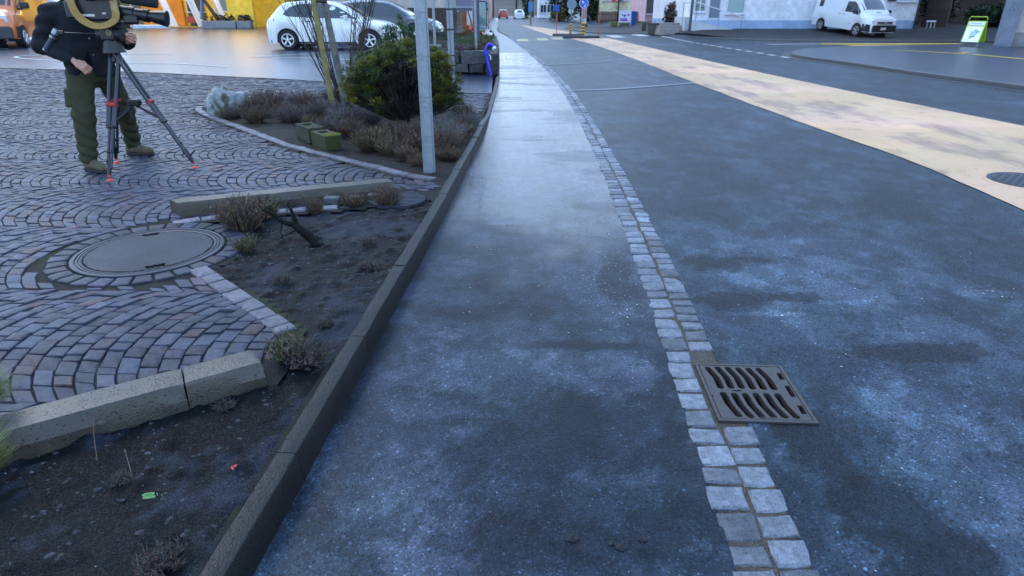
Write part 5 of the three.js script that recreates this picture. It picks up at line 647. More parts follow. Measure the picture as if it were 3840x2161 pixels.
function vehicle(o) { // front towards +x; o: L, half width w(x), top(x), belt(x), roof half width wr(x), sill, wheels [rear, front], R, name, label, paint
  const t = thing(o.name, o.label, o.category, [o.at[0], o.at[1], -o.at[2]], o.turn, o.group); t.rotation.order = 'YXZ'; t.rotation.z = o.pitch ?? 0; if (o.scale) t.scale.set(...o.scale);
  const X0 = -o.L / 2, X1 = o.L / 2, arch = o.R + 0.055, sill = (x) => { let y = o.sill; for (const c of o.wheels) { const q = arch * arch - (x - c) ** 2; if (q > 0) y = Math.max(y, o.R + Math.sqrt(q)); } return y; };
  const sec = (x, y0 = sill(x)) => { const W = o.w(x), b = o.belt(x), T = Math.max(o.top(x), b + 0.02), Wr = Math.min(o.wr(x), W - 0.05); return [[W - 0.045, y0], [W - 0.012, lerp(y0, b, 0.28)], [W, lerp(y0, b, 0.55)], [W - 0.006, lerp(y0, b, 0.8)], [W - 0.04, b], [lerp(W - 0.045, Wr, 0.52) + 0.01, lerp(b, T - 0.05, 0.5)], [Wr, T - Math.min(0.055, (T - b) * 0.5)], [Wr * 0.82, T - 0.014], [Wr * 0.45, T - 0.003], [0, T]]; };
  const wAt = (x, y) => { const s = sec(x, o.sill); for (let k = 0; k < 6; k++) if (y <= s[k + 1][1]) return lerp(s[k][0], s[k + 1][0], clamp((y - s[k][1]) / (s[k + 1][1] - s[k][1]))); return s[6][0]; };
  const mb = new MB(), xs = range(X0, X1, 0.035), rings = xs.map((x) => { const h = sec(x), full = [...h.map(([z, y]) => [z, y]), ...h.slice(0, -1).reverse().map(([z, y]) => [-z, y])]; return full.map(([z, y]) => mb.v(x, y, z)); });
  for (let i = 0; i < xs.length - 1; i++) for (let k = 0; k < rings[0].length - 1; k++) mb.f(rings[i][k], rings[i + 1][k], rings[i + 1][k + 1], rings[i][k + 1]);
  mb.f(...rings[0].slice().reverse()); mb.f(...rings.at(-1));
  const body = obj('body', crease(mb.geo(), 0.55), o.paint, t);
  obj('underbody', box(o.L * 0.93, 0.3, (o.w(0) - 0.12) * 2, 0, o.sill + 0.17, 0), trimMat, t);
  const patch = (name, pts, mat, parent = t, sides = [1, -1], lift = 0.006) => { for (const s of sides) { // polygon strip on the flank: pts [x, y low, y high]
    const m = new MB(); let p = null; pts.forEach(([x, a, b]) => { const q = [m.v(x, a, s * (wAt(x, a) + lift)), m.v(x, (a + b) / 2, s * (wAt(x, (a + b) / 2) + lift)), m.v(x, b, s * (wAt(x, b) + lift))]; if (p) { m.f(p[0], q[0], q[1], p[1]); m.f(p[1], q[1], q[2], p[2]); } p = q; }); obj(name, m.geo(), mat, parent); } };
  const deck = (name, xa, xb, ka, kb, mat, lift = 0.008) => { const m = new MB(), N = 12, M = 10; for (let i = 0; i <= N; i++) for (let j = 0; j <= M; j++) { const x = lerp(xa, xb, i / N), s = lerp(-1, 1, j / M), Wr = Math.min(o.wr(x), o.w(x) - 0.05) * lerp(ka, kb, i / N), T = o.top(x), e = 0.01, sl = (o.top(x + e) - o.top(x - e)) / (2 * e), q = 1 / Math.hypot(1, sl); m.v(x - sl * q * lift, T - 0.05 * Math.abs(s) ** 3.5 + q * lift, s * Wr); } for (let i = 0; i < N; i++) for (let j = 0; j < M; j++) { const a = i * (M + 1) + j; m.f(a, a + 1, a + M + 2, a + M + 1); } return obj(name, m.geo(), mat, t); };
  for (const c of o.wheels) for (const s of [1, -1]) { const g = new THREE.Group(); g.name = 'wheel'; t.add(g); g.position.set(c, o.R, s * (o.w(c) - 0.115)); g.rotation.y = s > 0 ? 0 : Math.PI; const R = o.R, rr = R * 0.66; obj('tyre', new THREE.LatheGeometry([[rr, -0.09], [R - 0.03, -0.1], [R, -0.075], [R, 0.075], [R - 0.03, 0.1], [rr, 0.09]].map(([a, b]) => new THREE.Vector2(a, b)), 32).rotateX(Math.PI / 2), tyreMat, g); obj('arch_liner', new THREE.CylinderGeometry(arch - 0.01, arch - 0.01, 0.1, 24).rotateX(Math.PI / 2).translate(0, 0, -0.12), trimMat, g); const rim = obj('rim', [new THREE.TorusGeometry(rr * 0.93, rr * 0.1, 8, 28).translate(0, 0, 0.085), new THREE.CylinderGeometry(rr * 0.22, rr * 0.26, 0.04, 14).rotateX(Math.PI / 2).translate(0, 0, 0.085), ...Array.from({ length: 5 }, (_, k) => new MB().tube([V(0, 0, 0.09), V(Math.cos(k * 1.2566 + 0.3) * rr * 0.9, Math.sin(k * 1.2566 + 0.3) * rr * 0.9, 0.085)], [rr * 0.16, rr * 0.21], 6).geo())], o.rim ?? rimMat, g); obj('brake_disc', new THREE.CylinderGeometry(rr * 0.85, rr * 0.85, 0.02, 20).rotateX(Math.PI / 2).translate(0, 0, 0.02), std([0.02, 0.02, 0.022]), rim); }
  return { t, body, patch, deck, wAt, sec };
}
const mirror = (c, x, y, z, s, mat, col) => { for (const k of [1, -1]) obj('door_mirror', [rbox(0.1 * s, 0.15 * s, 0.2 * s, 0.03 * s, x, y, k * (z + 0.11 * s)), rbox(0.05 * s, 0.04 * s, 0.12 * s, 0.01, x, y - 0.08 * s, k * z)], mat, c.t); };
const hatch = (name, label, at, turn, col, group, dk, scale) => {
  const top = curve([[-2.0, 0.86], [-1.95, 0.93], [-1.78, 1.12], [-1.45, 1.40], [-1.0, 1.485], [-0.3, 1.50], [0.25, 1.43], [0.75, 1.16], [1.05, 0.97], [1.5, 0.89], [1.85, 0.74], [1.97, 0.55]]), belt = curve([[-2, 0.82], [-1.7, 0.95], [-1.2, 1.0], [0, 0.95], [0.9, 0.90], [1.4, 0.82], [1.85, 0.66], [1.97, 0.5]]), w = curve([[-1.97, 0.62], [-1.85, 0.76], [-1.5, 0.85], [0, 0.865], [1.3, 0.86], [1.7, 0.78], [1.92, 0.6], [1.97, 0.5]]), wr = curve([[-2, 0.5], [-1.5, 0.58], [-0.5, 0.62], [0.5, 0.62], [1.0, 0.66], [1.5, 0.66], [1.97, 0.45]]);
  const c = vehicle({ name, label, category: 'car', at, turn, group, L: 3.94, top, belt, w, wr, sill: 0.20, wheels: [-1.26, 1.30], R: 0.305, paint: col, scale });
  c.patch('side_window', [[-1.32, 1.07, 1.12], [-1.15, 1.02, 1.30], [-0.85, 1.0, 1.385], [-0.42, 0.985, 1.41]], glassDark); c.patch('side_window', [[-0.37, 0.985, 1.41], [0.0, 0.975, 1.405], [0.35, 0.965, 1.30], [0.62, 0.955, 1.15], [0.86, 0.945, 0.985]], glassDark);
  c.deck('windscreen', 0.30, 0.98, 0.93, 0.98, glassDark); c.deck('rear_window', -1.86, -1.5, 0.9, 0.9, glassDark);
  c.patch('headlight', [[1.42, 0.76, 0.79], [1.6, 0.70, 0.775], [1.78, 0.655, 0.74], [1.9, 0.64, 0.68]], lampMat); c.patch('tail_light', [[-1.96, 0.80, 0.93], [-1.85, 0.82, 0.97], [-1.62, 0.90, 0.96]], tailMat); c.patch('sill_trim', [[-0.9, 0.205, 0.26], [0, 0.205, 0.255], [0.92, 0.205, 0.26]], trimMat);
  c.patch('door_seam', [[-0.405, 0.27, 0.98], [-0.393, 0.27, 0.98]], trimMat, t0(c), [1, -1], 0.004); c.patch('door_seam', [[0.80, 0.27, 0.93], [0.811, 0.27, 0.93]], trimMat, t0(c), [1, -1], 0.004); c.patch('door_handle', [[-0.62, 0.86, 0.89], [-0.46, 0.86, 0.89]], trimMat); mirror(c, 0.66, 1.0, 0.86, 0.9, dk);
  obj('front_bumper_grille', [rbox(0.06, 0.2, 0.9, 0.02, 1.93, 0.36, 0)], trimMat, c.t); obj('number_plate', [box(0.01, 0.1, 0.4, 1.975, 0.48, 0)], plateMat, c.t); obj('aerial', rod(V(-1.3, 1.44, 0), V(-1.55, 1.62, 0), 0.006), trimMat, c.t);
  return c;
};
const t0 = (c) => c.body;
const lotY = (x, d) => hl(x, d);
hatch('parked_car', 'white hatchback parked side on nearest to the cobbled plaza', [-6.05, lotY(-6.05, 23.3), 23.35], -0.12, paint([0.72, 0.74, 0.74]), 'cars parked on the lot', paint([0.6, 0.62, 0.62]), [1.11, 1.02, 1.05]);
hatch('parked_car', 'dark blue hatchback parked behind the white one', [-4.95, lotY(-6, 27), 27.2], -0.1, paint([0.02, 0.026, 0.045]), 'cars parked on the lot', trimMat, [1.1, 1.05, 1.05]);
hatch('parked_car', 'silver grey hatchback parked farthest back, half hidden', [-5.9, lotY(-6, 31), 30.6], -0.1, paint([0.42, 0.45, 0.5]), 'cars parked on the lot', trimMat, [1.1, 1.1, 1.05]);
// panel vans
function van(o) {
  const k = o.k ?? 1, top = curve(o.top), belt = curve(o.belt), w = curve(o.wd), wr = curve(o.wrf);
  const c = vehicle({ name: o.name, label: o.label, category: 'van', at: o.at, turn: o.turn, pitch: o.pitch, L: o.L, top, belt, w, wr, sill: o.sill, wheels: o.wheels, R: o.R, paint: o.paint, rim: o.rim });
  return c;
}
{ // white van by the white building, nose towards the road
  const c = van({ name: 'delivery_van', label: 'white delivery van with black front bumper parked beside the white building', at: [19.62, 0.23, 39.25], turn: -1.33, pitch: -0.075, L: 4.9, sill: 0.30, wheels: [-1.55, 1.45], R: 0.33, paint: paint([0.70, 0.72, 0.74]), rim: phy([0.30, 0.31, 0.33], { metalness: 0.5, roughness: 0.4 }),
    top: [[-2.45, 1.80], [-2.3, 1.93], [-1.5, 1.98], [0.5, 1.97], [0.95, 1.90], [1.55, 1.40], [1.8, 1.20], [2.2, 1.08], [2.38, 0.92], [2.45, 0.6]], belt: [[-2.45, 1.16], [0.6, 1.16], [1.5, 1.12], [2.1, 0.98], [2.38, 0.85], [2.45, 0.5]], wd: [[-2.45, 0.88], [-2.3, 0.94], [1.4, 0.95], [2.0, 0.9], [2.35, 0.78], [2.45, 0.7]], wrf: [[-2.45, 0.76], [0.6, 0.78], [1.5, 0.8], [2.2, 0.74], [2.45, 0.6]] });
  c.deck('windscreen', 0.98, 1.56, 0.93, 0.97, glassDark); c.patch('side_window', [[0.25, 1.20, 1.72], [0.8, 1.20, 1.74], [1.05, 1.19, 1.6], [1.42, 1.17, 1.30]], glassDark); c.patch('side_sticker', [[-2.05, 1.32, 1.66], [-1.70, 1.32, 1.66]], phy([0.02, 0.025, 0.045], { roughness: 0.4 }));
  c.patch('front_bumper', [[1.85, 0.32, 0.70], [2.1, 0.32, 0.70], [2.3, 0.33, 0.68], [2.44, 0.35, 0.62]], trimMat); obj('bumper_face', [rbox(0.12, 0.34, 1.5, 0.05, 2.45, 0.5, 0)], trimMat, c.t);
  obj('grille', [rbox(0.05, 0.09, 0.95, 0.01, 2.43, 0.80, 0)], trimMat, c.t); for (const s of [1, -1]) obj('headlight', [rbox(0.12, 0.13, 0.3, 0.03, 2.33, 0.82, s * 0.62)], lampMat, c.t); obj('chrome_strip', [rbox(0.03, 0.03, 1.1, 0.008, 2.47, 0.72, 0)], rimMat, c.t);
  const e = obj('round_emblem', new THREE.TorusGeometry(0.075, 0.01, 8, 28).rotateY(Math.PI / 2).translate(2.475, 0.81, 0), rimMat, c.t), seg = (y0, z0, y1, z1) => rod(V(2.478, 0.81 + y0, z0), V(2.478, 0.81 + y1, z1), 0.007, 0.007, 6); obj('emblem_letters', [seg(0.065, -0.035, 0.01, -0.008), seg(0.01, -0.008, 0.065, 0.035), seg(0.03, -0.062, -0.06, -0.028), seg(-0.06, -0.028, 0.0, 0), seg(0, 0, -0.06, 0.028), seg(-0.06, 0.028, 0.03, 0.062)], rimMat, e);
  obj('number_plate', box(0.012, 0.11, 0.34, 2.515, 0.5, 0.1), plateMat, c.t); obj('bonnet_vent', [rbox(0.06, 0.012, 0.3, 0.004, 1.72, 1.255, -0.05)], trimMat, c.t); mirror(c, 1.3, 1.25, 0.96, 1.25, trimMat); c.patch('door_seam', [[0.05, 0.4, 1.85], [0.063, 0.4, 1.85]], trimMat, c.body, [1, -1], 0.004); c.patch('door_handle', [[-0.12, 1.05, 1.09], [0.0, 1.05, 1.09]], trimMat); c.patch('door_handle', [[0.2, 1.05, 1.09], [0.34, 1.05, 1.09]], trimMat); c.patch('flank_groove', [[-2.3, 0.62, 0.635], [1.0, 0.62, 0.635]], trimMat, c.body, [1, -1], 0.003);
}
const orangePaint = paint([0.62, 0.14, 0.012]);
{ // orange van side on, behind the person
  const c = van({ name: 'orange_van', label: 'orange panel van side on behind the person in the black jacket', at: [-21.7, 0.25, 30.6], turn: 0.06, L: 4.4, sill: 0.24, wheels: [-1.35, 1.4], R: 0.31, paint: orangePaint, top: [[-2.2, 1.75], [-2.1, 1.82], [0.4, 1.84], [0.9, 1.72], [1.4, 1.25], [1.7, 1.1], [2.1, 0.95], [2.2, 0.6]], belt: [[-2.2, 1.02], [1.2, 1.0], [1.9, 0.88], [2.2, 0.5]], wd: [[-2.2, 0.82], [-2.0, 0.9], [1.5, 0.91], [2.0, 0.82], [2.2, 0.66]], wrf: [[-2.2, 0.74], [0.6, 0.76], [1.4, 0.76], [2.2, 0.6]] });
  c.patch('side_window', [[-0.62, 1.10, 1.62], [0.1, 1.08, 1.64]], glassDark); c.patch('side_window', [[0.3, 1.06, 1.62], [0.85, 1.05, 1.55], [1.25, 1.04, 1.2]], glassDark); c.patch('slide_rail', [[-1.9, 0.96, 0.99], [-0.7, 0.96, 0.99]], trimMat); c.patch('door_handle', [[0.0, 0.92, 0.96], [0.18, 0.92, 0.96]], trimMat); c.patch('flank_bumper', [[-0.12, 0.44, 0.48], [-0.05, 0.44, 0.58], [0.9, 0.44, 0.58]], trimMat); c.patch('sill_trim', [[-0.95, 0.25, 0.32], [0.98, 0.25, 0.32]], trimMat); c.deck('windscreen', 0.95, 1.42, 0.93, 0.96, glassDark);
}
{ // orange van nose at the left edge
  const c = van({ name: 'orange_van', label: 'orange van nose with a star on its grille at the picture edge', at: [-19.05, 0.24, 25.6], turn: -1.22, L: 5.2, sill: 0.32, wheels: [-1.6, 1.65], R: 0.35, paint: orangePaint, top: [[-2.6, 2.3], [-2.4, 2.4], [0.6, 2.4], [1.1, 2.2], [1.75, 1.45], [2.0, 1.25], [2.4, 1.12], [2.58, 0.9], [2.6, 0.6]], belt: [[-2.6, 1.2], [1.5, 1.18], [2.3, 1.0], [2.6, 0.5]], wd: [[-2.6, 0.92], [-2.4, 0.99], [1.9, 0.99], [2.4, 0.92], [2.6, 0.8]], wrf: [[-2.6, 0.84], [1.0, 0.86], [2.4, 0.8], [2.6, 0.7]] });
  c.deck('windscreen', 1.15, 1.78, 0.93, 0.97, glassDark); c.patch('side_window', [[0.3, 1.25, 1.9], [1.0, 1.25, 1.9], [1.6, 1.22, 1.4]], glassDark); const g = obj('grille', [rbox(0.08, 0.34, 1.05, 0.05, 2.58, 0.92, 0)], phy([0.03, 0.035, 0.06], { roughness: 0.4 }), c.t); for (const y of [-0.1, 0, 0.1]) obj('grille_bar', rbox(0.02, 0.025, 0.95, 0.008, 2.625, 0.92 + y, 0), rimMat, g);
  const e = obj('star_emblem', new THREE.TorusGeometry(0.13, 0.012, 8, 32).rotateY(Math.PI / 2).translate(2.645, 0.93, 0.0), rimMat, c.t); obj('star', [0, 1, 2].map((k) => new MB().tube([V(2.645, 0.93, 0.0), V(2.645, 0.93 + Math.cos(k * 2.0944) * 0.125, Math.sin(k * 2.0944) * 0.125)], [0.024, 0.004], 4).geo(false)), rimMat, e);
  obj('bumper_face', [rbox(0.16, 0.42, 1.78, 0.06, 2.58, 0.52, 0)], phy([0.03, 0.034, 0.042], { roughness: 0.5 }), c.t); c.patch('front_bumper', [[2.02, 0.34, 0.72], [2.3, 0.34, 0.72], [2.58, 0.36, 0.68]], trimMat); obj('number_plate', box(0.012, 0.11, 0.34, 2.668, 0.60, 0.0), plateMat, c.t); for (const s of [1, -1]) obj('headlight', rbox(0.14, 0.26, 0.28, 0.05, 2.46, 0.95, s * 0.68), lampMat, c.t); mirror(c, 1.5, 1.4, 1.0, 1.4, trimMat);
}
{ // two cars far down the road
  hatch('distant_car', 'white car driving away far down the road', [1.2, 0, 118], 1.62, paint([0.7, 0.72, 0.74]), null, trimMat); hatch('distant_car', 'red car far down the road beside the white one', [-1.6, 0, 124], 1.62, paint([0.5, 0.03, 0.03]), null, trimMat);
}
// ---------------------------------------------------------------- stone walled bed in the middle distance
const wallStone = (k, c = 0) => mapped([0.075 * k, 0.075 * k, (0.078 - c) * k], [graniteMap, graniteBump], 0.45, 0.02, { roughness: 0.7 }), wallMats = [wallStone(0.8), wallStone(1.05), wallStone(1.35, 0.01), wallStone(0.55)];
function stoneBlock(w, h, d, seed) { const g = new THREE.BoxGeometry(w, h, d, 5, 4, 3), p = g.attributes.position; for (let i = 0; i < p.count; i++) { const x = p.getX(i), y = p.getY(i), z = p.getZ(i), n = (a) => (fbm(x * 4 + a + seed, y * 4 + z * 4 - a, 3) - 0.5) * 0.07, e = 1 - 0.05 * ((Math.abs(x) > w * 0.45) + (Math.abs(y) > h * 0.45) + (Math.abs(z) > d * 0.45) > 1); p.setXYZ(i, x * e + n(1), y * e + n(5), z * e + n(9)); } return mUV(crease(g, 0.7)); }
{
  const t = thing('stone_wall', 'low wall of dark stone blocks holding the raised bed', 'stone wall', [0, 0, 0]), r = RNG(61), put = (x, y, d, w, h, dp, turn) => { const m = obj('stone', stoneBlock(w, h, dp, x * 7 + y * 3), wallMats[(r() * 4) | 0], t); m.position.set(x, y, -d); m.rotation.y = turn; };
  const front = [[-3.45, 15.75], [-0.42, 16.75]], ang = Math.atan2(1.0, 3.03); let s = 0; const L = Math.hypot(3.03, 1.0);
  while (s < L - 0.2) { const w = Math.min(L - s, 0.55 + 0.4 * r()), x = front[0][0] + Math.cos(ang) * (s + w / 2), d = front[0][1] + Math.sin(ang) * (s + w / 2); put(x, 0.42, d, w - 0.02, 0.30, 0.3, ang); s += w; }
  s = 0; while (s < L - 0.1) { const w = Math.min(L - s, 0.28 + 0.3 * r()), x = front[0][0] + Math.cos(ang) * (s + w / 2), d = front[0][1] + Math.sin(ang) * (s + w / 2); put(x, 0.17, d, w - 0.02, 0.2, 0.28, ang); s += w; }
  for (let k = 0; k < 16; k++) { const d = 17.0 + k * 1.15, x = kerbX(d) - 0.17, h = lerp(0.5, 0.2, k / 16); put(x, h / 2, d, 0.3, h, 1.1, 0.02); }
  for (let k = 0; k < 9; k++) { const d = 16.4 + k * 1.3; put(-3.55 + k * 0.03, 0.38, d, 0.32, 0.36, 1.25, 0); }
  const poly = [[-3.45, 15.9], [-0.5, 16.85], [-0.75, 27], [-1.25, 37], [-3.2, 37], [-3.45, 27]];
  struct('raised_bed_soil', grid(range(-3.6, -0.4, 0.2), range(15.6, 37, 0.3), (x, d) => [x, lerp(0.52, 0.28, (d - 16) / 21) + 0.1 * (fbm(x * 1.2, d * 0.8, 3) - 0.5), -d], { col: () => [0.03, 0.026, 0.022], skip: (q) => q.some(([x, d]) => !inside(x, d, poly)) }), soilMat);
  const bedY = (x, d) => lerp(0.52, 0.28, (d - 16) / 21) + 0.1 * (fbm(x * 1.2, d * 0.8, 3) - 0.5), pals = [[[0.06, 0.065, 0.025], [0.09, 0.085, 0.035], [0.045, 0.05, 0.02]], [[0.03, 0.07, 0.022], [0.05, 0.085, 0.02]], [[0.10, 0.085, 0.085], [0.15, 0.13, 0.125], [0.07, 0.055, 0.05]], [[0.08, 0.05, 0.03], [0.06, 0.06, 0.02]]], protos = pals.map((p, i) => tuftGeo(400 + i, 0.34, 0.26, 260, p, 9)), names = ['olive green ground cover clump on the stone walled bed', 'fresh green clump on the stone walled bed', 'grey brown heather clump at the front of the stone walled bed', 'brown green clump on the stone walled bed'];
  for (let k = 0; k < 70; k++) { const d = 16.3 + 20 * r() * r(), x = lerp(-3.2, -0.72 - 0.02 * (d - 16), r()), i = d < 17.2 && r() < 0.5 ? 2 : (r() * 4) | 0; if (!inside(x, d, poly)) continue; const m = obj('ground_cover_plant', protos[i], plantMat); m.position.set(x, bedY(x, d) - 0.03, -d); m.rotation.y = r() * 6; m.scale.set(1 + 0.5 * r(), 0.7 + 0.6 * r(), 1 + 0.5 * r()); tag(m, names[i], 'plant', 'ground cover of the stone walled bed, kind ' + ['olive', 'green', 'grey', 'brown'][i]); }
  // blue standpipe hooked over the wall corner
  const bp = thing('blue_standpipe', 'bright blue bent standpipe with white end at the stone wall corner', 'standpipe', [-0.55, 0.03, -16.15]), blue = phy([0.012, 0.02, 0.45], { roughness: 0.35 }); obj('pipe', rods(new THREE.CatmullRomCurve3([V(0.03, 0, 0.05), V(0.0, 0.12, 0.05), V(-0.05, 0.35, 0.03), V(-0.075, 0.52, 0), V(-0.06, 0.64, 0), V(0.0, 0.70, 0), V(0.07, 0.685, 0.02), V(0.11, 0.64, 0.04)]).getPoints(28), 0.036, 12), blue, bp); obj('collar', rod(V(-0.072, 0.46, 0.01), V(-0.078, 0.56, 0.0), 0.062, 0.066, 12), blue, bp); obj('end_cap', rod(V(0.105, 0.645, 0.037), V(0.135, 0.60, 0.05), 0.048, 0.046, 12), phy([0.75, 0.76, 0.78], { roughness: 0.4 }), bp); obj('tap', rods([V(-0.01, 0.47, 0.04), V(0.03, 0.45, 0.06), V(0.035, 0.36, 0.06)], 0.016, 8), phy([0.45, 0.5, 0.55], { roughness: 0.4, metalness: 0.4 }), bp);
}
// ---------------------------------------------------------------- foliage and trees
function leafGeo(seed, n, rx, ry, rz, size, pal, clumps = 26) { const r = RNG(seed), mb = new MB(), cs = Array.from({ length: clumps }, () => { const a = r() * 6.28, u = r() * 2 - 1, q = Math.sqrt(1 - u * u), k = 0.55 + 0.35 * r(); return [Math.cos(a) * q * rx * k, u * ry * k, Math.sin(a) * q * rz * k, 0.3 + 0.25 * r(), 0.6 + 0.8 * r()]; }); for (let k = 0; k < n; k++) { const c = cs[(r() * clumps) | 0], a = r() * 6.28, u = r() * 2 - 1, q = Math.sqrt(1 - u * u), e = Math.cbrt(r()) * c[3], o = V(c[0] + Math.cos(a) * q * e * rx, c[1] + u * e * ry, c[2] + Math.sin(a) * q * e * rz), s = size * (0.6 + 0.8 * r()), p = pal[(r() * pal.length) | 0].map((v) => v * c[4] * (0.8 + 0.4 * r())), d1 = V(r() - 0.5, r() - 0.5, r() - 0.5).normalize().multiplyScalar(s), d2 = V(0, 0, 0).crossVectors(d1, V(r() - 0.5, r() - 0.5, r() - 0.5)).normalize().multiplyScalar(s * 0.6); mb.quad(o, d1, d2, p); } return mb.geo(false); }
const leafMat = vcol({ roughness: 0.7 }), barkDark = mapped([0.045, 0.035, 0.030], [barkMap, barkBump], 1.2, 0.04, { roughness: 0.85 }), barkGrey = mapped([0.12, 0.115, 0.11], [barkMap, barkBump], 0.9, 0.03, { roughness: 0.85 });
function bush(name, label, x, y, d, rx, ry, rz, n, size, pal, seed, cat = 'bush') { const t = thing(name, label, cat, [x, y, -d]); obj('stems', new MB().tube([V(0, 0, 0), V(0.05, ry * 0.8, 0)], [0.06, 0.02], 6).tube([V(0.1, 0, 0), V(rx * 0.4, ry * 0.7, 0.1)], [0.04, 0.015], 5).geo(), barkDark, t); obj('foliage', leafGeo(seed, n, rx, ry, rz, size, pal).translate(0, ry * 0.95, 0), leafMat, t); return t; }
function bareTree(label, x, y, d, h, seed, mat, r0 = 0.16, pal = [0.07, 0.06, 0.055], group) { const t = thing('bare_tree', label, 'tree', [x, y, -d], 0, group), r = RNG(seed), mb = new MB(); obj('trunk', mUV(new MB().tube([V(0, -0.1, 0), V(0.05, h * 0.25, 0), V(0, h * 0.5, 0.1), V(0.1, h * 0.8, 0)], [r0 * 1.25, r0, r0 * 0.7, r0 * 0.3], 10).geo()), mat, t); for (let k = 0; k < 26; k++) { const a = r() * 6.28, y0 = h * (0.28 + 0.5 * r()), L = h * (0.2 + 0.25 * r()), p1 = V(Math.cos(a) * L * 0.5, y0 + L * 0.45, Math.sin(a) * L * 0.5), p2 = V(Math.cos(a + 0.2) * L * 0.8, y0 + L, Math.sin(a + 0.2) * L * 0.8); mb.tube([V(0, y0, 0), p1, p2], [r0 * 0.3, r0 * 0.16, 0.015], 5, pal, false); for (let e = 0; e < 9; e++) { const q = p1.clone().lerp(p2, r()), l = L * 0.35; mb.tube([q, V(q.x + (r() - 0.5) * l, q.y + l * (0.2 + 0.7 * r()), q.z + (r() - 0.5) * l)], [0.02, 0.006], 3, pal, false); } } obj('crown', mb.geo(), plantMat, t); return t; }
const DKG = [[0.012, 0.03, 0.012], [0.02, 0.045, 0.016], [0.008, 0.02, 0.01]], BRN = [[0.05, 0.032, 0.028], [0.08, 0.05, 0.042], [0.03, 0.02, 0.018]], OLV = [[0.05, 0.055, 0.02], [0.03, 0.04, 0.015]];
// ---------------------------------------------------------------- buildings
const plaster = (c, b = 0.004) => mapped(c, [concreteMap, concreteBump], 2.5, b, { roughness: 0.8 }), paneMat = phy([0.03, 0.05, 0.06], { roughness: 0.06, clearcoat: 1 }), paneTeal = phy([0.10, 0.22, 0.24], { roughness: 0.1, clearcoat: 1 }), whiteFrame = phy([0.62, 0.64, 0.68], { roughness: 0.4 }), roofMat = mapped([0.10, 0.05, 0.04], [concreteMap, concreteBump], 1, 0.02, { roughness: 0.8 });
// a building with its front towards the camera; x0..x1 along the front, front at distance d
function building(name, label, x0, x1, d, depth, base, h, wall, { turn = 0, band, bandMat, wins = [], roof = true, cat = 'building' } = {}) {
  const w = x1 - x0, t = thing(name, label, cat, [(x0 + x1) / 2, base, -d], turn); obj('wall', mUV(box(w, h + 0.6, depth, 0, h / 2 - 0.3, -depth / 2)), wall, t);
  if (band) obj('plinth', mUV(box(w + 0.04, band + 0.5, depth + 0.04, 0, band / 2 - 0.25, -depth / 2 + 0.0)), bandMat, t);
  if (roof) { const s = new THREE.Shape(); s.moveTo(-depth / 2 - 0.4, 0); s.lineTo(0, depth * 0.35); s.lineTo(depth / 2 + 0.4, 0); s.closePath(); obj('roof', mUV(new THREE.ExtrudeGeometry(s, { depth: w + 0.6, bevelEnabled: false }).rotateY(Math.PI / 2).translate(-w / 2 - 0.3, h + 0.005, -depth / 2)), roofMat, t); }
  for (const [cx, y0, ww, hh, kind = 'window', pm = paneMat, lights = 1] of wins) {
    const f = obj(kind, [box(ww + 0.12, 0.06, 0.12, cx, y0 + hh + 0.03, 0.02), box(ww + 0.12, 0.06, 0.12, cx, y0 - 0.03, 0.02), box(0.06, hh, 0.12, cx - ww / 2 - 0.03, y0 + hh / 2, 0.02), box(0.06, hh, 0.12, cx + ww / 2 + 0.03, y0 + hh / 2, 0.02), ...Array.from({ length: lights - 1 }, (_, k) => box(0.07, hh, 0.11, cx - ww / 2 + (ww * (k + 1)) / lights, y0 + hh / 2, 0.02))], whiteFrame, t);
    for (let k = 0; k < lights; k++) obj(kind === 'door' ? 'door_leaf' : 'pane', box(ww / lights - (lights > 1 ? 0.07 : 0), hh, 0.03, cx - ww / 2 + (ww * (k + 0.5)) / lights, y0 + hh / 2, 0.02), pm, f); if (kind === 'window') obj('sill', box(ww + 0.24, 0.06, 0.2, cx, y0 - 0.09, 0.08), whiteFrame, f);
  }
  return t;
}
const floors = (n, y, w, a = -1) => Array.from({ length: n }, (_, k) => [lerp(-w / 2 + 1.2, w / 2 - 1.2, n > 1 ? k / (n - 1) : 0.5), y, 1.1, 1.3, 'window', paneMat, 2]);
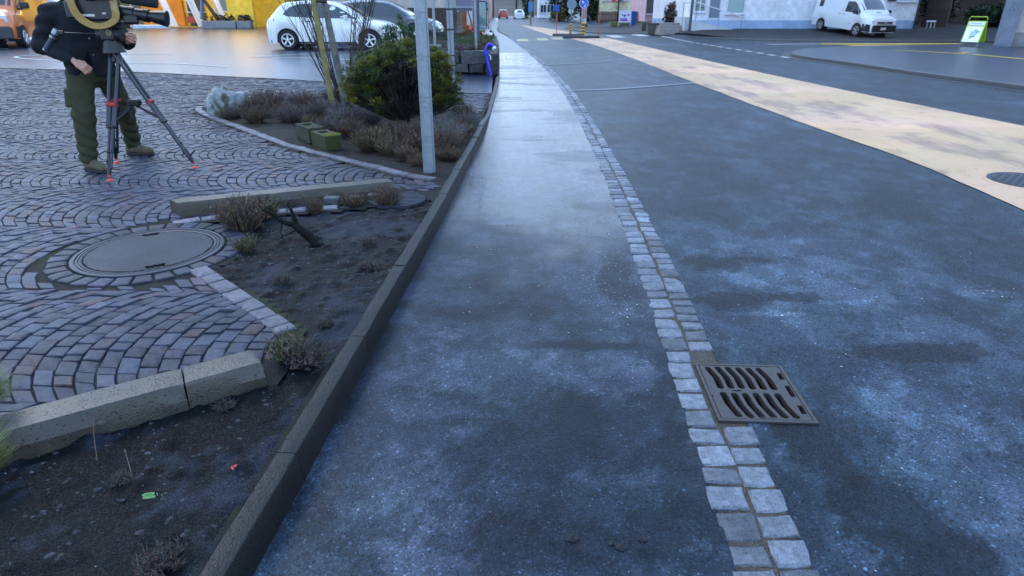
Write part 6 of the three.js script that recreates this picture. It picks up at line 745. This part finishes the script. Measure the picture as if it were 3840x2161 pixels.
// --- garage with white raking columns, left
const yellow = plaster([0.72, 0.50, 0.06]), ochre = plaster([0.30, 0.20, 0.06]), paleBlue = plaster([0.42, 0.50, 0.58]);
{
  const t = building('garage_building', 'yellow garage building with white raking columns across the lot', -31, -17.6, 53.2, 12, 0.25, 5.2, yellow, { roof: false, wins: [[-2.6, 1.15, 1.5, 1.6], [-0.2, 1.15, 1.3, 1.6], [1.9, 1.15, 1.2, 1.6], [-5.2, 0.1, 2.0, 2.3, 'door', phy([0.10, 0.07, 0.03], { roughness: 0.3 }), 2]] }), L = (px) => (px - 1288) * 0.0299 + 24.3, col = phy([0.66, 0.68, 0.72], { roughness: 0.5 });
  obj('canopy', mUV(box(14.5, 0.5, 5, 0, 5.0, 1.5)), plaster([0.5, 0.5, 0.52]), t); obj('forecourt_slab', mUV(box(8.8, 0.16, 3.6, -0.4, 0.0, 1.6)), ochre, t);
  for (const px of [442, 510, 572]) { const x = L(px); obj('column', new MB().tube([V(x, 0, 2.2), V(x - 1.5, 4.9, 2.2)], [0.26, 0.26], 4).geo(false), col, t); }
  obj('strut', rod(V(L(518), 0.6, 2.6), V(L(518) + 0.9, 4.8, 2.6), 0.12), phy([0.12, 0.17, 0.26], { roughness: 0.4 }), t); obj('strut', rod(V(L(563), 0.4, 2.7), V(L(563) - 2.6, 4.8, 2.7), 0.13), trimMat, t);
  obj('yellow_panel', mUV(box(1.9, 4.6, 0.3, L(616), 2.2, 2.4)), yellow, t); obj('dark_recess', [box(1.3, 2.6, 0.1, L(470), 1.3, 0.06)], phy([0.03, 0.035, 0.02], { roughness: 0.4 }), t); obj('red_shelf', box(1.0, 0.45, 0.5, L(482), 0.55, 1.4), phy([0.35, 0.05, 0.03], { roughness: 0.5 }), t); obj('orange_wall', mUV(box(3.2, 2.8, 0.2, L(385), 1.4, 0.2)), plaster([0.5, 0.2, 0.03]), t);
  obj('plinth_kerb', mUV(rbox(2.6, 0.34, 1.0, 0.05, L(405), 0.05, 3.2)), paleBlue, t); obj('fascia_light', box(11.5, 0.05, 0.16, 0.6, 4.7, 2.9), phy([0.9, 0.8, 0.5], { emissive: lin(1, 0.72, 0.3), emissiveIntensity: 2.5 }), t);
  const la = new THREE.RectAreaLight(new THREE.Color(1, 0.74, 0.35), 90, 11.5, 0.16); la.position.set((-31 - 17.6) / 2 + 0.6, 4.9, -53.2 + 2.9); la.lookAt((-31 - 17.6) / 2 + 0.6, 0, -53.2 + 2.9); scene.add(la);
  const tr = (px0, px1, lab, s) => { const a = (px0 - 1288) * 0.0293, b = (px1 - 1288) * 0.0293, q = thing('planter_trough', lab, 'planter', [(a + b) / 2, 0.25, -49.6]); obj('trough', mUV(rbox(b - a, 0.5, 0.6, 0.03, 0, 0.25, 0)), plaster([0.2, 0.21, 0.22]), q); obj('plants', leafGeo(s, 260, (b - a) / 2, 0.32, 0.3, 0.07, [...OLV, ...BRN]).translate(0, 0.6, 0), leafMat, q).userData.kind = 'stuff'; };
  tr(519, 603, 'long concrete planter trough before the yellow garage', 5); tr(606, 640, 'short concrete planter trough beside the long one', 6);
}
building('pale_house', 'pale blue house with teal plinth right of the yellow garage', -19.0, -12.5, 56, 9, 0.25, 6, paleBlue, { band: 0.9, bandMat: plaster([0.10, 0.24, 0.26]), wins: floors(3, 1.5, 6.5) });
building('beige_building', 'beige panelled building behind the parked cars', -13, -4.2, 43, 9, 0.25, 7, plaster([0.40, 0.36, 0.33]), { wins: [...floors(5, 2.2, 9), ...floors(5, 4.6, 9)], band: 1.35, bandMat: plaster([0.05, 0.038, 0.03]) });
building('brown_house', 'brown house with pitched roof beyond the stone bed', -9.5, -4.6, 66, 9, 0.2, 6, plaster([0.20, 0.16, 0.14]), { wins: floors(3, 1.2, 5) });
building('grey_house', 'grey rendered house on the left of the far road', -9, -4.2, 92, 10, 0, 6.5, plaster([0.30, 0.26, 0.27]), { wins: floors(3, 1.2, 5) });
building('peach_house', 'small peach coloured house at the far road bend', -5.5, -3.6, 118, 8, 0, 6, plaster([0.5, 0.33, 0.27]), { wins: floors(1, 1.3, 3) });
{ const g = thing('glass_shelter', 'teal glass shelter beside the far footpath', 'shelter', [-2.75, 0.05, -58], 0.05), gm = phy([0.10, 0.24, 0.25], { roughness: 0.1, clearcoat: 1 }); obj('glass_wall', box(1.1, 1.9, 0.04, 0, 1.1, 0), gm, g); obj('glass_wall', box(0.04, 1.9, 1.4, 0.55, 1.1, -0.7), gm, g); obj('frame', [box(1.2, 0.08, 0.08, 0, 2.08, 0), box(0.07, 2.1, 0.07, -0.58, 1.05, 0), box(0.07, 2.1, 0.07, 0.58, 1.05, 0)], trimMat, g); }
{ const g = thing('info_pylon', 'white pylon with a dark band and red foot on the lot', 'pylon', [-3.36, 0.2, -52]); obj('panel', rbox(0.72, 2.6, 0.2, 0.02, 0, 1.5, 0), phy([0.75, 0.76, 0.78], { roughness: 0.4 }), g); obj('band', box(0.56, 0.16, 0.21, 0, 1.35, 0), trimMat, g); obj('foot', rbox(0.8, 0.24, 0.3, 0.04, 0, 0.1, 0), phy([0.5, 0.05, 0.02]), g); }
bareTree('young tree with orange brown trunk held by three stakes', -2.2, 0.35, 31, 5, 33, mapped([0.20, 0.075, 0.03], [barkMap, barkBump], 0.4, 0.01, { roughness: 0.8 }), 0.10);
{ const g = thing('tree_stakes', 'three slanting stakes propping the orange brown tree', 'stakes', [-2.2, 0.35, -31]); for (const [x, z] of [[-0.45, 0.2], [0.55, 0.25], [0.05, -0.5]]) obj('stake', rod(V(x, 0, z), V(x * 0.15, 1.5, z * 0.15), 0.03), stakeWood(), g); const c = thing('traffic_cone', 'orange traffic cone beside the staked tree', 'cone', [-2.05, 0.28, -34]); obj('cone', new THREE.CylinderGeometry(0.03, 0.17, 0.75, 16).translate(0, 0.4, 0), phy([0.6, 0.13, 0.05]), c); obj('base', rbox(0.4, 0.05, 0.4, 0.02, 0, 0.02, 0), phy([0.4, 0.1, 0.04]), c); }
function stakeWood() { return (stakeWood.m ??= mapped([0.20, 0.15, 0.10], [barkMap, barkBump], 0.3, 0.004, { roughness: 0.8 })); }
bush('red_flower_patch', 'low patch of red flowers and green leaves at the bed end', -1.75, 0.3, 30, 0.6, 0.22, 0.6, 500, 0.05, [[0.35, 0.03, 0.02], [0.02, 0.10, 0.03], [0.03, 0.07, 0.02]], 71, 'flowers');
{ const g = thing('white_rail', 'short white sloping rail beyond the stone bed', 'rail', [-1.55, 0.1, -33.5]); obj('beam', rod(V(-0.25, 0.55, 0), V(0.42, 0.25, 2.5), 0.05), whiteFrame, g); obj('post', rod(V(-0.25, 0, 0), V(-0.25, 0.55, 0), 0.04), whiteFrame, g); obj('post', rod(V(0.42, -0.1, 2.5), V(0.42, 0.25, 2.5), 0.04), whiteFrame, g); }
for (const [x, d, h, s] of [[-7.2, 75, 9, 1], [-3.9, 138, 12, 2], [1.0, 160, 14, 3], [4.5, 150, 13, 4], [-8, 150, 12, 5]]) bareTree(['brown bare tree left of the far road', 'bare tree at the far left bend of the road', 'tall bare tree closing the end of the road', 'bare tree right of the road end', 'bare tree behind the grey house'][s - 1], x, 0, d, h, 100 + s, barkDark, 0.22);
struct('hill', grid(range(-150, 150, 4), range(175, 330, 4), (x, d) => [x, -0.4 + 7 * step(d, 178, 300) * (0.6 + 0.6 * fbm(x * 0.02, d * 0.02, 3)) + 2.2 * fbm(x * 0.2, d * 0.2, 3) * step(d, 176, 190), -d], { col: (x, d) => { const k = 0.6 + 0.8 * fbm(x * 0.15, d * 0.15, 4); return [0.050 * k, 0.044 * k, 0.034 * k]; } }), vcol({ roughness: 0.9 }));
building('white_house', 'white house far off right of the road end', 5.2, 9.5, 132, 9, 0, 6.5, plaster([0.6, 0.62, 0.66]), { wins: floors(3, 1.0, 5) });
for (const [x, d, rx, ry, s, lab] of [[7.6, 104, 2.2, 3.4, 1, 'dark evergreen tree right of the far road, leftmost'], [9.8, 98, 2.4, 3.8, 2, 'dark evergreen tree beside the far pavement, middle of three'], [11.4, 90, 1.9, 3.2, 3, 'dark evergreen tree beside the cream house']]) bush('evergreen_tree', lab, x, 0, d, rx, ry, rx, 2600, 0.16, [...DKG, [0.035, 0.04, 0.018]], 80 + s, 'tree');
bush('hedge_bush', 'yellow green bush by the far pavement', 6.2, 0, 92, 1.0, 0.9, 0.9, 700, 0.1, [[0.10, 0.11, 0.02], [0.06, 0.08, 0.02]], 90); bush('cypress', 'slim dark cypress beside the far road', 2.7, 0, 128, 0.7, 3.4, 0.7, 900, 0.12, DKG, 91, 'tree');
building('cream_house', 'cream coloured house behind the traffic island', 11.2, 15.6, 88, 9, 0, 7, plaster([0.66, 0.62, 0.42]), { wins: floors(3, 2.6, 4.4) });
building('pink_house', 'pink house behind the poster board', 14.4, 17.2, 74, 9, 0, 7, plaster([0.56, 0.36, 0.40]), { wins: [[-0.9, 1.1, 0.9, 1.5], [0.6, 3.0, 0.9, 1.4]] });
building('lilac_house', 'lilac pink house left of the yellow lit shop', 15.6, 17.6, 68, 7, 0, 7, plaster([0.62, 0.46, 0.56]), { wins: [[0.45, 1.3, 0.7, 1.5]], band: 0.9, bandMat: plaster([0.3, 0.22, 0.24]) });
{ const t = building('yellow_shop', 'yellow shop with warm lit windows behind the brown bush', 15.4, 21.5, 58, 9, 0.1, 6.5, plaster([0.55, 0.44, 0.2]), { wins: [[-1.6, 0.5, 0.9, 2.0, 'door', phy([0.12, 0.18, 0.10], { roughness: 0.2 })]] }); for (const x of [-0.5, 0.5]) obj('lit_window', box(0.7, 1.9, 0.06, x, 1.6, 0.03), phy([0.6, 0.4, 0.12], { emissive: lin(1, 0.6, 0.12), emissiveIntensity: 0.9 }), t); const la = new THREE.RectAreaLight(new THREE.Color(1, 0.62, 0.16), 2, 1.7, 1.9); la.position.set(18.45, 1.7, -57.9); la.lookAt(18.45, 1.7, -50); scene.add(la); obj('grey_pilaster', mUV(box(0.3, 6, 0.3, -2.9, 3, 0.1)), plaster([0.3, 0.33, 0.4]), t); }
// low walls, fence, poster, tree with a star
{ const f = thing('picket_fence', 'brown wooden fence behind the traffic island', 'fence', [12.2, 0.1, -78]); for (let k = 0; k < 24; k++) obj('picket', box(0.16, 1.2, 0.03, -2.4 + k * 0.2, 0.6, 0), stakeBrown(), f); obj('rail', box(4.9, 0.1, 0.05, 0, 0.9, -0.04), stakeBrown(), f); obj('rail', box(4.9, 0.1, 0.05, 0, 0.3, -0.04), stakeBrown(), f); }
function stakeBrown() { return (stakeBrown.m ??= mapped([0.10, 0.06, 0.055], [barkMap, barkBump], 0.5, 0.005, { roughness: 0.8 })); }
tag(obj('garden_wall', mUV(rbox(5.2, 0.55, 0.35, 0.04)), mapped([0.17, 0.16, 0.06], [concreteMap, concreteBump], 1.5, 0.01, { roughness: 0.85 })), 'low lichen covered garden wall before the poster board', 'wall').position.set(11.6, 0.25, -62);
{ const t = thing('spruce', 'dark spruce decorated with a red star beside the poster', 'tree', [9.75, 0.2, -63]), mb = new MB(), r = RNG(5); for (let k = 0; k < 2600; k++) { const h = r(), a = r() * 6.28, q = (1 - h) * 1.15 * Math.sqrt(r()) + 0.05, o = V(Math.cos(a) * q, 0.4 + h * 3.4, Math.sin(a) * q), l = 0.16; mb.blade(o, V(o.x + Math.cos(a) * l, o.y - 0.05 + 0.1 * r(), o.z + Math.sin(a) * l), 0.035, DKG[k % 3]); } obj('crown', mb.geo(false), leafMat, t); obj('trunk', rod(V(0, -0.1, 0), V(0, 3.6, 0), 0.09, 0.02), barkDark, t); const s = new THREE.Shape(); for (let k = 0; k < 10; k++) { const a = (k / 10) * 6.2832 + 1.5708, q = k % 2 ? 0.14 : 0.34; k ? s.lineTo(Math.cos(a) * q, Math.sin(a) * q) : s.moveTo(Math.cos(a) * q, Math.sin(a) * q); } s.closePath(); obj('red_star', new THREE.ExtrudeGeometry(s, { depth: 0.05, bevelEnabled: false }).translate(-0.55, 2.1, 0.75), phy([0.6, 0.03, 0.02], { roughness: 0.4 }), t); }
{ const c = document.createElement('canvas'); c.width = c.height = 128; const x = c.getContext('2d'); x.fillStyle = '#dfe4f4'; x.fillRect(0, 0, 128, 128); x.fillStyle = '#f0b8d0'; x.fillRect(44, 6, 34, 12); x.fillStyle = '#b765d8'; x.fillRect(10, 82, 80, 24); x.fillStyle = '#5a5ab0'; x.beginPath(); x.moveTo(20, 34); x.lineTo(32, 34); x.lineTo(44, 60); x.lineTo(36, 64); x.fill(); x.beginPath(); x.arc(60, 54, 15, 0, 7); x.fill(); x.fillStyle = '#8a78c8'; x.beginPath(); x.arc(100, 48, 14, 0, 7); x.fill(); x.fillStyle = '#40306a'; x.fillRect(10, 106, 90, 10); const m = new THREE.CanvasTexture(c); m.colorSpace = THREE.SRGBColorSpace;
  const t = thing('poster_board', 'square poster board with lilac print on two feet', 'poster', [9.85, 0.2, -59.5]); obj('print', box(0.98, 0.9, 0.03, 0, 0.75, 0.02), phy([1, 1, 1], { map: m, roughness: 0.5 }), t); obj('frame', [box(1.06, 0.05, 0.06, 0, 1.22, 0), box(1.06, 0.05, 0.06, 0, 0.28, 0), box(0.05, 1.25, 0.06, -0.52, 0.62, 0), box(0.05, 1.25, 0.06, 0.52, 0.62, 0)], whiteFrame, t);
  const b = thing('blue_container', 'bright blue container standing behind the poster board', 'container', [10.65, 0.2, -60.5]); obj('bin', [rbox(0.62, 1.05, 0.6, 0.06, 0, 0.55, 0)], phy([0.015, 0.08, 0.35], { roughness: 0.4 }), b); obj('lid', rbox(0.68, 0.1, 0.66, 0.03, 0, 1.12, 0), phy([0.02, 0.10, 0.40], { roughness: 0.4 }), b); }
{ const t = thing('retaining_wall', 'dark stained concrete retaining wall along the right pavement', 'wall', [9.95, 0.02, -47.6]), w = mapped([0.075, 0.075, 0.066], [concreteMap, concreteBump], 1.1, 0.012, { roughness: 0.85 }); for (let k = 0; k < 5; k++) obj('panel', mUV(box(1.36, 0.62, 0.3, -1.6 + 0.0 * k + k * 0.0, 0.3, 0).translate(1.6, 0, 0).rotateY(1.42).translate(0.32 - k * 0.16, 0, 3.6 - k * 1.4)), w, t); obj('front_panel', mUV(box(2.2, 0.62, 0.3, -0.2, 0.3, 4.4)), w, t); obj('coping', mUV(box(2.3, 0.08, 0.4, -0.2, 0.66, 4.4)), w, t); }
bush('copper_beech_bush', 'round red brown bush above the retaining wall', 11.3, 0.45, 46.3, 0.95, 0.85, 0.9, 5200, 0.06, BRN, 95); bush('garden_shrub', 'dry olive shrub beside the lit yellow shop', 11.6, 0.4, 52, 0.6, 0.4, 0.5, 500, 0.06, [...OLV, [0.12, 0.09, 0.04]], 96);
{ const t = thing('entrance_steps', 'short flight of concrete steps beside the ramp', 'steps', [9.75, 0.05, -42.2], 0.15); for (let k = 0; k < 4; k++) obj('step', mUV(rbox(1.5 - k * 0.05, 0.18, 0.42 + 0.3 * (3 - k) * 0.0 + 0.3, 0.02, 0.12 * k, 0.09 + k * 0.17, -k * 0.32)), plaster([0.22, 0.2, 0.19]), t); obj('cheek_wall', mUV(box(0.3, 1.05, 1.7, 1.1, 0.5, -0.7)), plaster([0.4, 0.42, 0.45]), t); }
{ const t = thing('street_lamp', 'slim grey lamp post at the foot of the ramp', 'lamp post', [10.75, 0.03, -41.0]); obj('shaft', new THREE.CylinderGeometry(0.06, 0.085, 6, 18).translate(0, 3, 0), phy([0.06, 0.075, 0.1], { roughness: 0.4, metalness: 0.3 }), t); }
{ const t = thing('access_ramp', 'concrete access ramp with white handrail before the white building', 'ramp', [11.0, 0.03, -41.3], 0.0), cm = plaster([0.42, 0.45, 0.5]), s = new THREE.Shape(); s.moveTo(0, -0.2); s.lineTo(3.9, -0.2); s.lineTo(3.9, 0.08); s.lineTo(0, 0.86); s.closePath(); obj('side_wall', mUV(new THREE.ExtrudeGeometry(s, { depth: 0.18, bevelEnabled: false })), cm, t); obj('side_wall', mUV(new THREE.ExtrudeGeometry(s, { depth: 0.18, bevelEnabled: false }).translate(0.3, 0.06, -1.5)), cm, t); const q = new THREE.Shape(); q.moveTo(0, -0.2); q.lineTo(3.9, -0.2); q.lineTo(3.9, 0.02); q.lineTo(0, 0.74); q.closePath(); obj('deck', mUV(new THREE.ExtrudeGeometry(q, { depth: 1.3, bevelEnabled: false }).translate(0, 0, -1.32)), cm, t);
  obj('handrail', rods([V(-0.7, 1.85, 0.1), V(0.1, 1.85, 0.1), V(3.0, 1.05, 0.1), V(3.1, 0.95, 0.1)], 0.03, 8), whiteFrame, t); for (const [x, y] of [[-0.7, 1.85], [0.1, 1.85], [1.5, 1.46], [2.9, 1.08]]) obj('rail_post', rod(V(x, 0.1, 0.1), V(x, y, 0.1), 0.02), zinc, t); }
{ const wb = plaster([0.64, 0.66, 0.72], 0.002), t = building('white_building', 'white rendered building with blue grey plinth behind the delivery van', 11.0, 25.1, 42.4, 11, 0.27, 7.5, wb, { band: 0.62, bandMat: plaster([0.28, 0.38, 0.55], 0.002), wins: [[-1.4 - 2.9 + 0.05, 1.05, 1.0, 1.9, 'window', paneTeal, 1], [2.35, 1.72, 2.4, 1.4, 'window', paneMat, 3], [6.2, 1.75, 0.0001 + 0.9, 1.4, 'window', paneMat, 1], [-5.55, 0.75, 0.62, 2.1, 'door', phy([0.14, 0.18, 0.23], { roughness: 0.4 })], [-6.45, 1.15, 0.62, 1.7, 'window', paneMat, 2], ...floors(4, 4.6, 12)] }); obj('shutter', box(0.5, 1.5, 0.06, 5.3, 2.45, 0.05), phy([0.01, 0.06, 0.05], { roughness: 0.5 }), t); obj('gutter_pipe', rod(V(7.0, -0.2, 0.08), V(7.0, 7.4, 0.08), 0.05), trimMat, t); }
{ const t = thing('garden_stool', 'small white garden stool at the corner of the white building', 'stool', [26.0, 0.33, -42.2], 0.3); obj('seat', rbox(0.42, 0.09, 0.36, 0.03, 0, 0.5, 0), whiteFrame, t); for (const [x, z] of [[-0.14, -0.12], [0.14, -0.12], [-0.14, 0.12], [0.14, 0.12]]) obj('leg', rod(V(x, 0.47, z), V(x + 0.05, 0, z * 1.4), 0.018), whiteFrame, t); }
// old trees and hedges at the right
for (const [x, d, r0, m, lab] of [[28.6, 46, 0.62, barkDark, 'thick dark old tree trunk beside the white building'], [33.0, 47, 0.55, barkDark, 'dark old tree trunk between the two hedges'], [31.0, 50, 0.32, barkGrey, 'grey barked tree trunk behind the hedges'], [35.2, 48, 0.38, barkGrey, 'pale grey tree trunk beside the corner building'], [27.4, 49, 0.4, barkDark, 'dark tree trunk behind the garden stool']]) bareTree(lab, x, 0.25, d, 13, Math.round(x * 10), m, r0, [0.05, 0.042, 0.038]);
bush('hedge', 'dark green clipped hedge behind the folding sign', 30.4, 0.3, 43.5, 1.5, 0.85, 0.8, 3600, 0.08, DKG, 201, 'hedge'); bush('hedge', 'dense dark hedge beside the corner building', 33.6, 0.3, 42.5, 1.7, 0.95, 0.9, 4200, 0.08, DKG, 202, 'hedge'); bush('undergrowth_bush', 'olive bush between old tree trunks', 29.3, 0.3, 47, 1.2, 1.3, 0.8, 1600, 0.1, [...OLV, ...BRN], 203);
tag(obj('bed_edging', mUV(rbox(12, 0.2, 0.25, 0.03)), plaster([0.07, 0.07, 0.07])), 'dark low edging in front of the old trees', 'edging').position.set(31, 0.36, -42.0);
{ const t = thing('dark_house', 'dark timber clad house behind the old trees', 'building', [33, 0.3, -58]); obj('wall', mUV(box(22, 8, 8, 0, 4, -4)), mapped([0.045, 0.03, 0.026], [barkMap, barkBump], 2, 0.02, { roughness: 0.85 }), t); obj('roof', mUV(box(23, 0.4, 9, 0, 8.2, -4)), roofMat, t); }
// --- folding sign
{
  const t = thing('folding_sign', 'lime green folding pavement sign with a white poster', 'folding sign', [19.45, 0.083, -28.4], -0.95), lime = phy([0.32, 0.50, 0.012], { roughness: 0.4 }), c = document.createElement('canvas'); c.width = 128; c.height = 192; const x = c.getContext('2d'); x.fillStyle = '#eef2f0'; x.fillRect(0, 0, 128, 192); x.fillStyle = '#8fb4a8'; x.beginPath(); x.moveTo(70, 30); x.lineTo(118, 60); x.lineTo(60, 150); x.lineTo(40, 160); x.fill(); x.fillStyle = '#a9c4dc'; x.fillRect(40, 60, 40, 50); x.fillStyle = '#6f9c4a'; x.fillRect(40, 120, 50, 14); const m = new THREE.CanvasTexture(c); m.colorSpace = THREE.SRGBColorSpace;
  const lean = 0.30, pan = (name, geo, mat, k, p) => { const o = obj(name, geo, mat, p); o.rotation.x = -k * lean; o.position.set(0, 0, k * 0.34); return o; };
  const f = pan('front_panel', rbox(0.68, 0.86, 0.02, 0.008, 0, 0.60, 0), lime, 1, t); obj('poster', box(0.6, 0.62, 0.004, 0, 0.49, 0.013), phy([1, 1, 1], { map: m, roughness: 0.3 }), f); obj('header', box(0.6, 0.14, 0.004, 0, 0.92, 0.013), phy([0.66, 0.68, 0.74], { roughness: 0.4 }), f); obj('header_text', [0, 1, 2, 3, 4, 5].map((k) => box(0.045, 0.022, 0.002, -0.17 + k * 0.066, 0.92, 0.017)), phy([0.2, 0.2, 0.35]), f);
  pan('back_panel', rbox(0.68, 0.86, 0.02, 0.008, 0, 0.60, 0), lime, -1, t); for (const k of [1, -1]) for (const s of [1, -1]) pan('leg', rod(V(s * 0.33, 0, 0), V(s * 0.33, 0.2, 0), 0.012), zinc, k, t); obj('top_bar', rods([V(-0.34, 1.04, 0.03), V(-0.3, 1.14, 0), V(0.3, 1.14, 0), V(0.34, 1.04, 0.03)], 0.02, 8), lime, t);
}
{ const t = building('corner_building', 'pinkish grey building corner with a grey pilaster at the picture edge', 18.7, 37.5, 22.6, 12, 0.083, 7, plaster([0.42, 0.36, 0.36], 0.002), { turn: -0.66, band: 0.55, bandMat: plaster([0.20, 0.19, 0.20], 0.002), wins: [[2, 2.2, 1.2, 1.5, 'window', paneMat, 2], [-3, 2.2, 1.2, 1.5, 'window', paneMat, 2]] }); obj('pilaster', mUV(box(0.62, 7, 0.5, -9.35, 3.5, 0.0)), plaster([0.17, 0.19, 0.24], 0.002), t); }
// ---------------------------------------------------------------- traffic island and signs
{
  const islandMat = mapped([0.045, 0.05, 0.06], [concreteMap, concreteBump], 0.8, 0.006, { roughness: 0.6 });
  for (const [x, d, w, lab] of [[3.5, 41.9, 1.95, 'dark low island kerb farther along the crossing'], [3.98, 38.9, 2.1, 'dark low island kerb nearer to the camera']]) tag(obj('island_kerb', mUV(rbox(w, 0.14, 0.5, 0.04)), islandMat), lab, 'island kerb', 'island kerbs at the crossing').position.set(x, 0.06, -d);
  const yel = phy([0.62, 0.36, 0.01], { roughness: 0.4 }), blk = trimMat, blueS = phy([0.01, 0.09, 0.52], { roughness: 0.35 });
  const bollard = (x, d, lab, s) => { const t = thing('traffic_bollard', lab, 'bollard', [x, 0.06, -d], 0, 'striped bollards on the island'); for (let k = 0; k < 9; k++) obj('band', new THREE.CylinderGeometry(k % 2 ? 0.075 * s : 0.12 * s, k % 2 ? 0.075 * s : 0.12 * s, 0.085 * s, 18).translate(0, (0.045 + k * 0.085) * s, 0), k % 2 ? blk : yel, t); return t; };
  bollard(3.62, 41.9, 'yellow and black striped bollard farther along the island', 0.85); bollard(4.1, 39.1, 'taller yellow and black striped bollard nearer on the island', 1);
  const post = (name, lab, x, d, h) => { const t = thing(name, lab, 'traffic sign', [x, 0.05, -d]); obj('post', rod(V(0, 0, 0), V(0, h, 0), 0.035), zinc, t); return t; };
  const a = post('traffic_sign', 'blue keep right sign with white arrow on the island', 4.12, 39.6, 3.0); obj('disc', new THREE.CylinderGeometry(0.27, 0.27, 0.03, 32).rotateX(Math.PI / 2).translate(0.02, 1.78, 0.05), blueS, a); obj('rim', new THREE.TorusGeometry(0.258, 0.015, 6, 32).translate(0.02, 1.78, 0.07), whiteFrame, a); { const g = obj('arrow', [box(0.075, 0.34, 0.01, 0, 0.02, 0), box(0.2, 0.06, 0.01, -0.04, -0.15, 0), box(0.06, 0.2, 0.01, -0.0, -0.1, 0)], phy([0.8, 0.8, 0.8]), a); g.position.set(0.02, 1.78, 0.075); g.scale.setScalar(0.8); g.rotation.z = 0.8; } obj('upper_panel', rbox(0.62, 0.7, 0.03, 0.02, 0.02, 2.55, 0.05), blueS, a);
  const b = post('traffic_sign', 'grey backed sign on the farther island post', 3.66, 42.1, 3.0); obj('panel', rbox(0.7, 0.8, 0.03, 0.02, 0, 2.5, 0.05), phy([0.24, 0.36, 0.45], { roughness: 0.4 }), b); obj('round_back', new THREE.CylinderGeometry(0.3, 0.3, 0.03, 24).rotateX(Math.PI / 2).translate(0, 1.75, 0.05), phy([0.16, 0.22, 0.30], { roughness: 0.4 }), b);
  const pole = (x, d, lab, c) => { const t = thing('marker_pole', lab, 'marker pole', [x, 0.1, -d], 0, 'red marker poles'); obj('rod', rod(V(0, 0, 0), V(0, 1.15, 0), 0.022), phy([0.5, 0.05, 0.06]), t); obj('tip', rod(V(0, 0.62, 0), V(0, 1.2, 0), c ? 0.06 : 0.025, 0.02), phy(c ? [0.35, 0.07, 0.02] : [0.4, 0.06, 0.05]), t); };
  pole(2.75, 41.8, 'red marker pole with a dark flag wrap at the island end', true); pole(5.0, 39.0, 'thin red marker pole at the near island end', false);
  const s3 = post('traffic_sign', 'small blue sign by the far evergreen trees', 5.3, 82, 3); obj('panel', rbox(0.7, 0.7, 0.03, 0.02, 0, 1.6, 0.05), blueS, s3);
  const s4 = post('traffic_sign', 'white double sign beside the far pavement', 6.2, 72, 2.6); obj('upper_disc', new THREE.CylinderGeometry(0.3, 0.3, 0.03, 20).rotateX(Math.PI / 2).translate(0, 1.85, 0.05), whiteFrame, s4); obj('lower_disc', new THREE.CylinderGeometry(0.28, 0.28, 0.03, 20).rotateX(Math.PI / 2).translate(0, 1.3, 0.05), whiteFrame, s4);
  const s5 = thing('advert_pillar', 'white pillar with a pink panel beside the dark evergreens', 'pillar', [6.55, 0.1, -62]); obj('body', rbox(0.42, 1.75, 0.3, 0.04, 0, 1.05, 0), whiteFrame, s5); obj('panel', box(0.22, 1.1, 0.02, 0.06, 1.2, 0.16), phy([0.6, 0.22, 0.25]), s5); obj('foot', rbox(0.5, 0.2, 0.36, 0.03, 0.05, 0.08, 0), trimMat, s5);
  const s6 = post('traffic_sign', 'blue sign and dark beacon on the far island tip', 1.9, 69.5, 3); obj('panel', rbox(0.5, 0.9, 0.03, 0.02, 0, 1.7, 0.05), phy([0.08, 0.24, 0.55]), s6); obj('base_bands', new THREE.CylinderGeometry(0.1, 0.1, 0.8, 14).translate(0, 0.4, 0), phy([0.35, 0.26, 0.10]), s6);
  const fl = thing('banner_flag', 'white and blue banner flag on a pole by the left footpath', 'flag', [-3.1, 0.1, -78]); obj('mast', rod(V(0.4, 0, 0), V(0.4, 5, 0), 0.04), zinc, fl); obj('cloth', box(0.75, 3.2, 0.02, 0, 3.2, 0), phy([0.62, 0.64, 0.74], { roughness: 0.7 }), fl); obj('blue_print', new THREE.CylinderGeometry(0.33, 0.33, 0.03, 24).rotateX(Math.PI / 2).translate(0, 1.95, 0.01), blueS, fl);
}
renderer.render(scene, camera);
